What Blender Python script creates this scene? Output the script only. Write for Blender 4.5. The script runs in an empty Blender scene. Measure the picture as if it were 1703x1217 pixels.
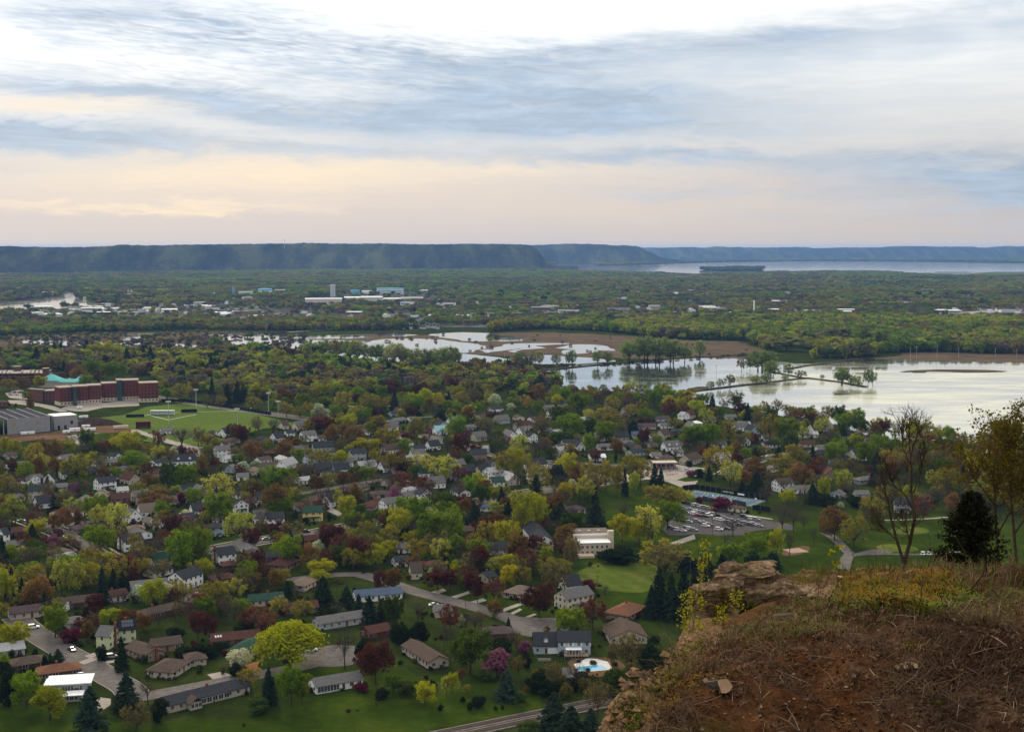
import bpy, math, random
import numpy as np
from mathutils import Vector, Matrix
R = math.radians
sc = bpy.context.scene
COL = sc.collection
random.seed(7)
RNG = np.random.default_rng(7)

# ---------------------------------------------------------------- camera
F, CX, CY, HZ, CAMZ = 2180.0, 851.5, 608.5, 412.0, 155.0
TH = math.atan((CY - HZ) / F)
cam = bpy.data.objects.new('camera', bpy.data.cameras.new('camera'))
COL.objects.link(cam)
cam.location = (0, 0, CAMZ)
cam.rotation_euler = (math.pi / 2 - TH, 0, 0)
cam.data.sensor_width = 36.0
cam.data.lens = F / 1703.0 * 36.0
cam.data.clip_start, cam.data.clip_end = 0.5, 60000
sc.camera = cam
sc.view_settings.view_transform = 'Standard'
sc.view_settings.look = 'None'
sc.view_settings.gamma = 1.0
sc.view_settings.exposure = 0.24
sc.cycles.use_denoising = True
sc.cycles.max_bounces = 6
sc.cycles.diffuse_bounces = 3
sc.cycles.glossy_bounces = 2
sc.cycles.transmission_bounces = 3
sc.cycles.transparent_max_bounces = 4
sc.cycles.volume_bounces = 0
sc.cycles.caustics_reflective = False
sc.cycles.caustics_refractive = False

# ---------------------------------------------------------------- world sky
class NT:
    """small helper around a node tree"""
    def __init__(s, tree):
        s.t = tree
        tree.nodes.clear()
    def n(s, typ, **kw):
        nd = s.t.nodes.new(typ)
        for k, v in kw.items():
            if k.startswith('i_'):
                nd.inputs[int(k[2:])].default_value = v
            else:
                setattr(nd, k, v)
        return nd
    def l(s, a, b):
        s.t.links.new(a, b)
    def val(s, x, sock):
        if isinstance(x, (int, float)):
            sock.default_value = x
        elif isinstance(x, (tuple, list)):
            sock.default_value = x
        else:
            s.l(x, sock)
    def m(s, op, a, b=0.0, c=0.0, clamp=False):
        nd = s.t.nodes.new('ShaderNodeMath')
        nd.operation = op
        nd.use_clamp = clamp
        s.val(a, nd.inputs[0]); s.val(b, nd.inputs[1]); s.val(c, nd.inputs[2])
        return nd.outputs[0]
    def mix(s, f, a, b, mode='MIX'):
        nd = s.t.nodes.new('ShaderNodeMix')
        nd.data_type = 'RGBA'
        nd.blend_type = mode
        s.val(f, nd.inputs[0]); s.val(a, nd.inputs[6]); s.val(b, nd.inputs[7])
        return nd.outputs[2]
    def noise(s, vec, scale, detail=4, rough=0.55, dist=0.0):
        nd = s.t.nodes.new('ShaderNodeTexNoise')
        if vec is not None:
            s.l(vec, nd.inputs['Vector'])
        nd.inputs['Scale'].default_value = scale
        nd.inputs['Detail'].default_value = detail
        nd.inputs['Roughness'].default_value = rough
        nd.inputs['Distortion'].default_value = dist
        return nd.outputs[0]
    def ramp(s, fac, stops, interp='LINEAR'):
        nd = s.t.nodes.new('ShaderNodeValToRGB')
        cr = nd.color_ramp
        cr.interpolation = interp
        while len(cr.elements) < len(stops):
            cr.elements.new(0.5)
        for e, (p, c) in zip(cr.elements, stops):
            e.position = p
            e.color = (c[0], c[1], c[2], 1) if isinstance(c, (tuple, list)) else (c, c, c, 1)
        s.l(fac, nd.inputs[0])
        return nd.outputs[0]
    def comb(s, x, y, z=0.0):
        nd = s.t.nodes.new('ShaderNodeCombineXYZ')
        s.val(x, nd.inputs[0]); s.val(y, nd.inputs[1]); s.val(z, nd.inputs[2])
        return nd.outputs[0]

SUN_AZ, SUN_EL = R(-20), R(28)          # a little to the west of the view, behind the cloud
world = bpy.data.worlds.new('World')
sc.world = world
world.use_nodes = True
w = NT(world.node_tree)
tc = w.n('ShaderNodeTexCoord')
sep = w.n('ShaderNodeSeparateXYZ')
w.l(tc.outputs['Generated'], sep.inputs[0])
X, Y, Z = sep.outputs
az = w.m('ARCTAN2', X, Y)
el = w.m('ARCSINE', Z)
# broad light of the overcast evening sky, warm low down and white higher up, falling off away from the sun
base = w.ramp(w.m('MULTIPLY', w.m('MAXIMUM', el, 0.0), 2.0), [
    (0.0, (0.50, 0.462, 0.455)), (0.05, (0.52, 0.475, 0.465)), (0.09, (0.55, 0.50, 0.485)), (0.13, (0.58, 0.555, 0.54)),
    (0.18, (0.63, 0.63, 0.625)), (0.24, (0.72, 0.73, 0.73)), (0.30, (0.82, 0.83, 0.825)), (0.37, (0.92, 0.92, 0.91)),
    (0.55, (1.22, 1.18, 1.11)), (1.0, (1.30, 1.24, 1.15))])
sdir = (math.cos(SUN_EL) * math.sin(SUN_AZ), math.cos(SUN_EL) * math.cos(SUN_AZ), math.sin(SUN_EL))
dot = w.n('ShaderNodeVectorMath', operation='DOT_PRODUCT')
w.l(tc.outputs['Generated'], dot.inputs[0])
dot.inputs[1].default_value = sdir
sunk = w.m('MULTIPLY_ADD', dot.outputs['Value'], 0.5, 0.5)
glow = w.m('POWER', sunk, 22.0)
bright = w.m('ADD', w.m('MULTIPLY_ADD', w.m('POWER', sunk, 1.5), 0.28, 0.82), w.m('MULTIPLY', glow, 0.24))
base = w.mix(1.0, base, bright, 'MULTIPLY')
# cloud sheets: long soft bands broken by stretched noise
n1 = w.noise(w.comb(w.m('MULTIPLY', az, 5.0), w.m('MULTIPLY', el, 34.0), 3.1), 1.0, 5, 0.55, 0.6)
n2 = w.noise(w.comb(w.m('MULTIPLY_ADD', el, 18.0, w.m('MULTIPLY', az, 15.0)), w.m('MULTIPLY', el, 150.0), 1.7), 1.0, 5, 0.6, 0.4)
n3 = w.noise(w.comb(w.m('MULTIPLY', az, 40.0), w.m('MULTIPLY_ADD', az, 26.0, w.m('MULTIPLY', el, 330.0)), 9.7), 1.0, 3, 0.5, 0.8)
wob1 = w.noise(w.comb(w.m('MULTIPLY', az, 7.0), w.m('MULTIPLY', el, 26.0), 12.3), 1.0, 6, 0.62, 0.5)
wob2 = w.noise(w.comb(w.m('MULTIPLY', az, 26.0), w.m('MULTIPLY', el, 110.0), 5.5), 1.0, 5, 0.65, 0.8)
EL2 = w.m('ADD', w.m('ADD', el, w.m('MULTIPLY', w.m('SUBTRACT', wob1, 0.5), 0.036)), w.m('MULTIPLY', w.m('SUBTRACT', wob2, 0.5), 0.020))
AZ2 = w.m('ADD', az, w.m('MULTIPLY', w.m('SUBTRACT', n1, 0.5), 0.22))
def blob(px, py, sx, sy, k, tilt=0.0):
    a0, e0 = (px - CX) / F, (HZ - py) / F
    da = w.m('SUBTRACT', AZ2, a0)
    de = w.m('SUBTRACT', w.m('SUBTRACT', EL2, e0), w.m('MULTIPLY', da, tilt))
    q = w.m('ADD', w.m('POWER', w.m('ABSOLUTE', w.m('MULTIPLY', da, F / sx)), 2.0), w.m('POWER', w.m('ABSOLUTE', w.m('MULTIPLY', de, F / sy)), 2.0))
    return w.m('MULTIPLY', w.m('EXPONENT', w.m('MULTIPLY', q, -1.0)), k)
def total(items):
    s = items[0]
    for i in items[1:]:
        s = w.m('ADD', s, i)
    return s
grey = total([blob(880, 186, 430, 44, 1.12, 0.01), blob(270, 178, 240, 24, 1.05, -0.10), blob(60, 242, 260, 26, 1.35, -0.03),
              blob(520, 258, 330, 14, 0.62), blob(1690, 312, 330, 46, 1.35), blob(1080, 268, 330, 14, 0.72),
              blob(330, 60, 380, 52, 0.70, -0.12), blob(1360, 78, 210, 34, 0.60, 0.05), blob(1660, 70, 130, 40, 0.4), blob(930, 110, 330, 30, 0.6),
              blob(1050, 225, 260, 16, 0.5), blob(40, 125, 160, 30, 0.35), blob(30, 300, 200, 16, 0.45), blob(1150, 320, 160, 10, 0.35)])
# beyond the frame the same kind of cloud sheet goes on, driven by noise alone
inframe = w.m('MULTIPLY', w.m('SUBTRACT', 1.0, w.m('MULTIPLY', w.m('SUBTRACT', w.m('ABSOLUTE', az), 0.45), 5.0, clamp=True)),
              w.m('SUBTRACT', 1.0, w.m('MULTIPLY', w.m('SUBTRACT', el, 0.22), 8.0, clamp=True)))
pl = w.m('ADD', Z, 0.12)
ng = w.noise(w.comb(w.m('DIVIDE', X, pl), w.m('DIVIDE', Y, pl), 0.3), 0.8, 5, 0.55, 0.4)
gen = w.m('MULTIPLY', w.m('SUBTRACT', ng, 0.42), 3.0, clamp=True)
mask = w.m('MULTIPLY', grey, w.m('MULTIPLY_ADD', n1, 2.1, 0.02))
mask = w.m('ADD', mask, w.m('MULTIPLY', w.m('SUBTRACT', n2, 0.5), 0.75))
mask = w.m('ADD', mask, w.m('MULTIPLY', w.m('MULTIPLY', w.m('SUBTRACT', n3, 0.5), 1.7), blob(420, 105, 520, 70, 1.0)))
mixm = w.n('ShaderNodeMix')
w.l(inframe, mixm.inputs[0]); w.l(gen, mixm.inputs[2]); w.l(mask, mixm.inputs[3])
mask = w.m('MULTIPLY', mixm.outputs[0], 1.0, clamp=True)
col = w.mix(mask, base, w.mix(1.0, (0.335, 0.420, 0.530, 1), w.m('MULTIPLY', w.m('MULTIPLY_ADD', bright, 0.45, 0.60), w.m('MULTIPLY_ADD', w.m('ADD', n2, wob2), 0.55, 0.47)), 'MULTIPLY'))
# the low strip of sunlit cloud towards the west
warm = total([blob(420, 300, 430, 32, 1.3), blob(280, 348, 300, 8, 1.1), blob(1050, 350, 330, 26, 0.28), blob(80, 188, 170, 16, 1.0, -0.06), blob(860, 285, 180, 12, 0.5)])
warm = w.m('MULTIPLY', w.m('MULTIPLY', warm, w.m('MULTIPLY_ADD', n2, 1.1, 0.25)), 0.72, clamp=True)
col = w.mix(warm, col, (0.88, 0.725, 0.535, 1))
sky = w.n('ShaderNodeTexSky', sky_type='NISHITA', sun_disc=False)
sky.sun_elevation = SUN_EL
sky.sun_rotation = SUN_AZ
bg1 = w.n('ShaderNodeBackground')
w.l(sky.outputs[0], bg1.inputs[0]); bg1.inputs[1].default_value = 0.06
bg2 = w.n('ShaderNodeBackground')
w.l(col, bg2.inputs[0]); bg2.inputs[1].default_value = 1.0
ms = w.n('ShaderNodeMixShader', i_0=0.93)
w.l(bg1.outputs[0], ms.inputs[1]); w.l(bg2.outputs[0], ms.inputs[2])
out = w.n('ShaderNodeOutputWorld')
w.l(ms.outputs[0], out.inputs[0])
world.cycles.sampling_method = 'MANUAL'
world.cycles.sample_map_resolution = 512

sun = bpy.data.objects.new('sun', bpy.data.lights.new('sun', 'SUN'))
COL.objects.link(sun)
sun.data.energy = 2.9
sun.data.angle = R(10)
sun.data.color = (1.0, 0.84, 0.60)
sun.rotation_euler = Vector(sdir).to_track_quat('Z', 'Y').to_euler()

# ---------------------------------------------------------------- projection: photograph pixel <-> valley floor
ST, CT = math.sin(TH), math.cos(TH)
def ray(px, py):
    a, b = (px - CX) / F, -(py - CY) / F
    return Vector((a, b * ST + CT, b * CT - ST))
def gp(px, py, z=0.0):
    d = ray(px, py)
    t = (z - CAMZ) / d.z
    return Vector((d.x * t, d.y * t, z))
def at_depth(px, py, dep):
    """the point on that line of sight at a distance DEP along the view"""
    d = ray(px, py)
    return Vector((0, 0, CAMZ)) + d * dep
def depth(p):
    return p[1] * CT - (p[2] - CAMZ) * ST
def to_px(p):
    x, y, z = p[0], p[1], p[2] - CAMZ
    f = y * CT - z * ST
    u = y * ST + z * CT
    return CX + F * x / f, CY - F * u / f

# tiles used to note positions: (x0, y0, zoom)
TILES = {'A': (0, 690, 4.679), 'B': (340, 690, 4.679), 'C': (680, 690, 4.679), 'D': (1020, 690, 4.679), 'E': (1360, 690, 4.682),
         'F': (0, 950, 4.559), 'G': (340, 950, 4.559), 'H': (680, 950, 4.559), 'I': (1000, 910, 3.964), 'J': (1343, 910, 3.964),
         'K': (0, 380, 3.926), 'L': (430, 380, 3.926), 'M': (860, 380, 3.926), 'N': (1273, 380, 3.926),
         'O': (0, 580, 7.605), 'P': (240, 640, 5.322), 'Q': (560, 640, 5.322), 'U': (880, 640, 5.322), 'S': (1100, 780, 8.515),
         'V': (870, 1010, 7.741), 'W': (1430, 640, 3.802), 'T': (1120, 880, 6.087), 'X': (380, 460, 4.731), '0': (0, 0, 1.0)}
def TP(t, x, y):
    a, b, k = TILES[t]
    return a + x / k, b + y / k

# ---------------------------------------------------------------- numpy noise
_P = np.random.default_rng(3).random((256, 256))
def vnoise(x, y):
    xi, yi = np.floor(x).astype(int), np.floor(y).astype(int)
    fx, fy = x - xi, y - yi
    fx, fy = fx * fx * (3 - 2 * fx), fy * fy * (3 - 2 * fy)
    a = _P[xi & 255, yi & 255]; b = _P[(xi + 1) & 255, yi & 255]
    c = _P[xi & 255, (yi + 1) & 255]; d = _P[(xi + 1) & 255, (yi + 1) & 255]
    return (a * (1 - fx) + b * fx) * (1 - fy) + (c * (1 - fx) + d * fx) * fy
def fbm(x, y, o=4, g=0.5):
    s, a, t = 0, 1.0, 0
    for i in range(o):
        s = s + a * (vnoise(x * 2 ** i + 17.3 * i, y * 2 ** i + 5.1 * i) - 0.5) * 2
        t += a; a *= g
    return s / t

# ---------------------------------------------------------------- materials
MATS = {}
def mat(name, c, rough=0.8, var=0.18, scale=0.6, spec=0.0, metal=0.0, bump=0.0, c2=None, detail=4):
    m = bpy.data.materials.new(name)
    m.use_nodes = True
    t = NT(m.node_tree)
    p = t.n('ShaderNodeBsdfPrincipled')
    o = t.n('ShaderNodeOutputMaterial')
    t.l(p.outputs[0], o.inputs[0])
    tc = t.n('ShaderNodeTexCoord')
    nz = t.noise(tc.outputs['Object'], scale, detail, 0.6)
    if c2 is None:
        a = tuple(min(1, v * (1 - var)) for v in c) + (1,)
        b = tuple(min(1, v * (1 + var)) for v in c) + (1,)
    else:
        a, b = tuple(c) + (1,), tuple(c2) + (1,)
    f = t.m('MULTIPLY_ADD', t.m('SUBTRACT', nz, 0.5), 2.2, 0.5, clamp=True)
    t.l(t.mix(f, a, b), p.inputs['Base Color'])
    p.inputs['Roughness'].default_value = rough
    p.inputs['Specular IOR Level'].default_value = spec
    p.inputs['Metallic'].default_value = metal
    if bump:
        bn = t.n('ShaderNodeBump')
        bn.inputs['Strength'].default_value = bump
        bn.inputs['Distance'].default_value = 0.05
        t.l(t.noise(tc.outputs['Object'], scale * 3, 5, 0.65), bn.inputs['Height'])
        t.l(bn.outputs[0], p.inputs['Normal'])
    MATS[name] = m
    return m
def patch_mat(name, stops, scales, rough=0.9, spec=0.1, stripe=None):
    """ground cover: several noise scales summed and run through a colour ramp"""
    m = bpy.data.materials.new(name)
    m.use_nodes = True
    t = NT(m.node_tree)
    p = t.n('ShaderNodeBsdfPrincipled'); o = t.n('ShaderNodeOutputMaterial')
    t.l(p.outputs[0], o.inputs[0])
    g = t.n('ShaderNodeNewGeometry')
    s = None
    for sc_, wt in scales:
        nz = t.m('MULTIPLY', t.noise(g.outputs['Position'], sc_, 4, 0.6), wt)
        s = nz if s is None else t.m('ADD', s, nz)
    s = t.m('DIVIDE', s, sum(k for _, k in scales))
    s = t.m('MULTIPLY_ADD', t.m('SUBTRACT', s, 0.5), 2.0, 0.5, clamp=True)
    if stripe:      # mower passes
        sx = t.n('ShaderNodeSeparateXYZ'); t.l(g.outputs['Position'], sx.inputs[0])
        u = t.m('ADD', t.m('MULTIPLY', sx.outputs[0], math.cos(stripe[1]) * 6.28 / stripe[0]), t.m('MULTIPLY', sx.outputs[1], math.sin(stripe[1]) * 6.28 / stripe[0]))
        s = t.m('ADD', s, t.m('MULTIPLY', t.m('SINE', u), stripe[2]))
    t.l(t.ramp(s, stops), p.inputs['Base Color'])
    p.inputs['Roughness'].default_value = 1.0
    p.inputs['Specular IOR Level'].default_value = 0.0
    MATS[name] = m
    return m
def leaf_mat(name, trans=0.35):
    """leaves: colour from the tree's own 'tint', varied clump by clump"""
    m = bpy.data.materials.new(name)
    m.use_nodes = True
    t = NT(m.node_tree)
    at = t.n('ShaderNodeAttribute', attribute_type='INSTANCER', attribute_name='tint')
    tc = t.n('ShaderNodeTexCoord')
    oi = t.n('ShaderNodeObjectInfo')
    nz = t.noise(tc.outputs['Object'], 9.0, 3, 0.6)
    k = t.m('MULTIPLY_ADD', t.m('SUBTRACT', nz, 0.5), 1.3, 1.0)
    k = t.m('MULTIPLY', k, t.m('MULTIPLY_ADD', oi.outputs['Random'], 0.3, 0.85))
    c = t.mix(1.0, at.outputs['Color'], t.comb(k, k, t.m('MULTIPLY', k, k)), 'MULTIPLY')
    d = t.n('ShaderNodeBsdfDiffuse'); tr = t.n('ShaderNodeBsdfTranslucent')
    t.l(c, d.inputs[0]); t.l(c, tr.inputs[0])
    mx = t.n('ShaderNodeMixShader', i_0=trans)
    t.l(d.outputs[0], mx.inputs[1]); t.l(tr.outputs[0], mx.inputs[2])
    o = t.n('ShaderNodeOutputMaterial')
    t.l(mx.outputs[0], o.inputs[0])
    MATS[name] = m
    return m
LEAF = leaf_mat('leaf', 0.38)
NEEDLE = leaf_mat('needle', 0.12)
TWIG = mat('twig', (0.085, 0.068, 0.058), 0.9, 0.35, 3)
BARK = mat('bark', (0.062, 0.05, 0.04), 0.9, 0.3, 3)

GRASS = patch_mat('grass', [(0.2, (0.018, 0.016, 0.010)), (0.40, (0.017, 0.024, 0.006)), (0.55, (0.024, 0.038, 0.006)), (0.7, (0.040, 0.038, 0.018)), (0.9, (0.065, 0.055, 0.036))],
                  [(0.012, 0.5), (0.06, 0.8), (0.5, 0.5), (2.5, 0.3)])
LAWN = patch_mat('lawn', [(0.2, (0.014, 0.022, 0.003)), (0.5, (0.024, 0.042, 0.004)), (0.8, (0.050, 0.066, 0.008))], [(0.03, 0.8), (0.2, 0.5), (2.0, 0.35)])
TURF = patch_mat('sports turf', [(0.2, (0.060, 0.092, 0.016)), (0.8, (0.090, 0.125, 0.026))], [(0.02, 0.6), (0.2, 0.6)], stripe=(11.0, R(70), 0.16))
FAIRWAY = patch_mat('fairway', [(0.2, (0.042, 0.070, 0.010)), (0.5, (0.070, 0.095, 0.015)), (0.8, (0.115, 0.115, 0.035))], [(0.03, 1.0), (0.3, 0.4)], stripe=(9.0, R(20), 0.07))
MARSH = patch_mat('marsh reeds', [(0.2, (0.045, 0.035, 0.026)), (0.5, (0.090, 0.066, 0.045)), (0.8, (0.125, 0.098, 0.060))], [(0.006, 0.5), (0.03, 0.7), (0.2, 0.4)])
ASPHALT = patch_mat('asphalt', [(0.2, (0.078, 0.070, 0.067)), (0.5, (0.115, 0.104, 0.099)), (0.8, (0.16, 0.145, 0.137))], [(0.05, 0.6), (0.4, 0.6), (3.0, 0.4)], 0.85, 0.25)
LOTASPHALT = patch_mat('parking asphalt', [(0.2, (0.055, 0.050, 0.055)), (0.8, (0.095, 0.087, 0.088))], [(0.05, 0.6), (0.4, 0.6)], 0.85, 0.25)
CONCRETE = patch_mat('concrete', [(0.2, (0.22, 0.20, 0.18)), (0.8, (0.33, 0.30, 0.27))], [(0.1, 0.5), (1.0, 0.5)], 0.85, 0.2)
SOIL = patch_mat('bare soil', [(0.2, (0.055, 0.032, 0.018)), (0.8, (0.16, 0.10, 0.06))], [(0.05, 0.5), (0.5, 0.6)])
TOWN = patch_mat('town ground', [(0.25, (0.03, 0.036, 0.02)), (0.5, (0.06, 0.058, 0.05)), (0.75, (0.16, 0.155, 0.15))], [(0.008, 0.6), (0.04, 0.8), (0.15, 0.4)])

def water_mat():
    m = bpy.data.materials.new('water')
    m.use_nodes = True
    t = NT(m.node_tree)
    g = t.n('ShaderNodeNewGeometry')
    mp = t.n('ShaderNodeMapping')
    mp.inputs['Scale'].default_value = (0.35, 1.0, 1.0)
    t.l(g.outputs['Position'], mp.inputs[0])
    algae = t.noise(mp.outputs[0], 0.02, 6, 0.62, 0.6)
    wind = t.noise(mp.outputs[0], 0.05, 5, 0.6)
    p = t.n('ShaderNodeBsdfPrincipled')
    p.inputs['Base Color'].default_value = (0.10, 0.105, 0.085, 1)
    p.inputs['Roughness'].default_value = 0.06
    t.l(t.ramp(wind, [(0.4, 0.03), (0.62, 0.14)]), p.inputs['Roughness'])
    p.inputs['IOR'].default_value = 1.33
    gl = t.n('ShaderNodeBsdfGlossy')
    gl.inputs['Color'].default_value = (0.88, 0.85, 0.80, 1)
    t.l(t.ramp(wind, [(0.4, 0.02), (0.62, 0.12)]), gl.inputs['Roughness'])
    mx = t.n('ShaderNodeMixShader', i_0=0.78)
    t.l(p.outputs[0], mx.inputs[1]); t.l(gl.outputs[0], mx.inputs[2])
    al = t.n('ShaderNodeBsdfPrincipled')
    t.l(t.ramp(wind, [(0.35, (0.44, 0.44, 0.29)), (0.65, (0.58, 0.58, 0.45))]), al.inputs['Base Color'])
    al.inputs['Roughness'].default_value = 0.35
    # floating weed keeps to the large shallow lake in the east (world metres)
    sp = t.n('ShaderNodeSeparateXYZ')
    t.l(g.outputs['Position'], sp.inputs[0])
    east = t.m('MULTIPLY', t.m('SUBTRACT', sp.outputs[0], 200.0), 0.006, clamp=True)
    near = t.m('MULTIPLY', t.m('SUBTRACT', 1790.0, sp.outputs[1]), 0.006, clamp=True)
    fac = t.m('MULTIPLY', t.m('MULTIPLY', t.ramp(algae, [(0.40, 0.0), (0.58, 0.75)]), east), near)
    m2 = t.n('ShaderNodeMixShader')
    t.l(fac, m2.inputs[0]); t.l(mx.outputs[0], m2.inputs[1]); t.l(al.outputs[0], m2.inputs[2])
    o = t.n('ShaderNodeOutputMaterial')
    t.l(m2.outputs[0], o.inputs[0])
    MATS['water'] = m
    return m
WATER = water_mat()

def hill_mat():
    m = bpy.data.materials.new('wooded bluff')
    m.use_nodes = True
    t = NT(m.node_tree)
    g = t.n('ShaderNodeNewGeometry')
    mp = t.n('ShaderNodeMapping'); mp.inputs['Scale'].default_value = (1.0, 0.22, 0.5); t.l(g.outputs['Position'], mp.inputs[0])
    a = t.noise(mp.outputs[0], 0.0075, 6, 0.62)  # stretched noise paints the light and shade of ravines into the colour
    b = t.noise(g.outputs['Position'], 0.05, 3, 0.7)
    f = t.m('MULTIPLY_ADD', t.m('SUBTRACT', t.m('ADD', t.m('MULTIPLY', a, 0.72), t.m('MULTIPLY', b, 0.28)), 0.5), 3.6, 0.5, clamp=True)
    c = t.ramp(f, [(0.15, (0.010, 0.012, 0.012)), (0.42, (0.028, 0.028, 0.025)), (0.60, (0.042, 0.048, 0.026)), (0.85, (0.080, 0.084, 0.038))])
    p = t.n('ShaderNodeBsdfPrincipled')
    t.l(c, p.inputs['Base Color'])
    p.inputs['Roughness'].default_value = 1.0
    p.inputs['Specular IOR Level'].default_value = 0.0
    bn = t.n('ShaderNodeBump')
    bn.inputs['Strength'].default_value = 1.0
    bn.inputs['Distance'].default_value = 22.0
    t.l(t.noise(g.outputs['Position'], 0.045, 4, 0.7), bn.inputs['Height'])
    t.l(bn.outputs[0], p.inputs['Normal'])
    o = t.n('ShaderNodeOutputMaterial')
    t.l(p.outputs[0], o.inputs[0])
    return m
HILL = hill_mat()

# ---------------------------------------------------------------- object helpers
def link(name, me, parent=None, m=None):
    o = bpy.data.objects.new(name, me)
    COL.objects.link(o)
    if parent is not None:
        o.parent = parent
    if m is not None and me is not None and not me.materials:
        me.materials.append(m)
    return o
def mesh(name, v, f, m=None, smooth=False):
    me = bpy.data.meshes.new(name)
    me.from_pydata([tuple(a) for a in v], [], [tuple(a) for a in f])
    if m is not None:
        me.materials.append(m)
    if smooth:
        me.polygons.foreach_set('use_smooth', [True] * len(me.polygons))
    me.update()
    return me
def quadmesh(name, P, m, mi=None):
    """P: n x 4 x 3 array of loose quads"""
    n = len(P)
    me = bpy.data.meshes.new(name)
    me.vertices.add(n * 4)
    me.vertices.foreach_set('co', np.ascontiguousarray(P, dtype=np.float32).ravel())
    me.loops.add(n * 4)
    me.loops.foreach_set('vertex_index', np.arange(n * 4, dtype=np.int32))
    me.polygons.add(n)
    me.polygons.foreach_set('loop_start', np.arange(0, n * 4, 4, dtype=np.int32))
    me.polygons.foreach_set('loop_total', np.full(n, 4, dtype=np.int32))
    ms = m if isinstance(m, (list, tuple)) else [m]
    for k in ms:
        me.materials.append(k)
    if mi is not None:
        me.polygons.foreach_set('material_index', np.ascontiguousarray(mi, dtype=np.int32))
    me.update(calc_edges=True)
    return me
def tag(o, label=None, cat=None, group=None, kind=None):
    if label: o['label'] = label
    if cat: o['category'] = cat
    if group: o['group'] = group
    if kind: o['kind'] = kind
    return o
def struct(o, label=None):
    o['kind'] = 'structure'
    if label: o['label'] = label
    return o
def empty(name, loc, rz=0.0):
    o = bpy.data.objects.new(name, None)
    o.empty_display_size = 0.5
    COL.objects.link(o)
    o.location = loc
    o.rotation_euler = (0, 0, rz)
    return o
def pts(tile, flat):
    return [TP(tile, flat[i], flat[i + 1]) for i in range(0, len(flat), 2)]
_ZC = 0
def poly_sheet(name, pix, z, m, smooth=0, wob=0.0):
    """a flat patch of ground bounded by a pixel outline"""
    global _ZC
    _ZC += 1; z = z + _ZC * 0.0002
    P = [gp(x, y) for x, y in pix]
    for _ in range(smooth):
        Q = []
        for i in range(len(P)):
            a, b = P[i], P[(i + 1) % len(P)]
            Q += [a * 0.75 + b * 0.25, a * 0.25 + b * 0.75]
        P = Q
    if wob:
        Q = []
        for i in range(len(P)):
            a, b = P[i], P[(i + 1) % len(P)]
            n = max(1, min(12, int((b - a).length / 14)))
            Q += [a.lerp(b, j / n) for j in range(n)]
        xs, ys = np.array([p.x for p in Q]), np.array([p.y for p in Q])
        dx, dy = fbm(xs / 70, ys / 70, 4, 0.6) * wob, fbm(xs / 70 + 50, ys / 70 + 9, 4, 0.6) * wob
        P = [p + Vector((dx[i] * 1.3, dy[i], 0)) for i, p in enumerate(Q)]
    v = [(p.x, p.y, z) for p in P]
    from mathutils.geometry import tessellate_polygon
    tris = tessellate_polygon([[Vector(a) for a in v]])
    f = []
    for t in tris:
        a, b, c = (Vector(v[i]) for i in t)
        f.append(t if (b - a).cross(c - a).z > 0 else (t[0], t[2], t[1]))
    return link(name, mesh(name, v, f, m))
def ribbon(name, P, width, z, m, closed=False, thick=0.0):
    """a strip of constant width along world points"""
    global _ZC
    _ZC += 1; z = z + _ZC * 0.0002
    P = [Vector((p[0], p[1], 0)) for p in P]
    # round the corners
    for _ in range(2):
        Q = [P[0]]
        for a, b in zip(P[:-1], P[1:]):
            Q += [a * 0.75 + b * 0.25, a * 0.25 + b * 0.75]
        Q.append(P[-1]); P = Q
    v, f = [], []
    for i, p in enumerate(P):
        d = (P[min(i + 1, len(P) - 1)] - P[max(i - 1, 0)]).normalized()
        nrm = Vector((-d.y, d.x, 0))
        v += [p + nrm * width / 2 + Vector((0, 0, z)), p - nrm * width / 2 + Vector((0, 0, z))]
    for i in range(len(P) - 1):
        f.append((2 * i, 2 * i + 1, 2 * i + 3, 2 * i + 2))
    if thick:
        n = len(v)
        v += [p - Vector((0, 0, thick)) for p in v]
        for i in range(len(P) - 1):
            a, b, c, d = 2 * i, 2 * i + 1, 2 * i + 3, 2 * i + 2
            f += [(a, d, d + n, a + n), (b, b + n, c + n, c)]
    return link(name, mesh(name, v, f, m))
def inside(px, py, poly):
    c = False
    n = len(poly)
    for i in range(n):
        x0, y0 = poly[i]; x1, y1 = poly[i - 1]
        if (y0 > py) != (y1 > py) and px < (x1 - x0) * (py - y0) / (y1 - y0) + x0:
            c = not c
    return c
def inside_np(X, Y, poly):
    c = np.zeros(X.shape, bool)
    n = len(poly)
    for i in range(n):
        x0, y0 = poly[i]; x1, y1 = poly[i - 1]
        if y0 == y1: continue
        k = ((y0 > Y) != (y1 > Y)) & (X < (x1 - x0) * (Y - y0) / (y1 - y0) + x0)
        c ^= k
    return c

# ---------------------------------------------------------------- the valley floor and the bluffs
v = [(-14000, -120, 0), (14000, -120, 0), (14000, 24500, 0), (-14000, 24500, 0)]
struct(link('ground', mesh('ground', v, [(0, 1, 2, 3)], GRASS)), 'grassy valley floor reaching out to the far bluffs')

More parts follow.
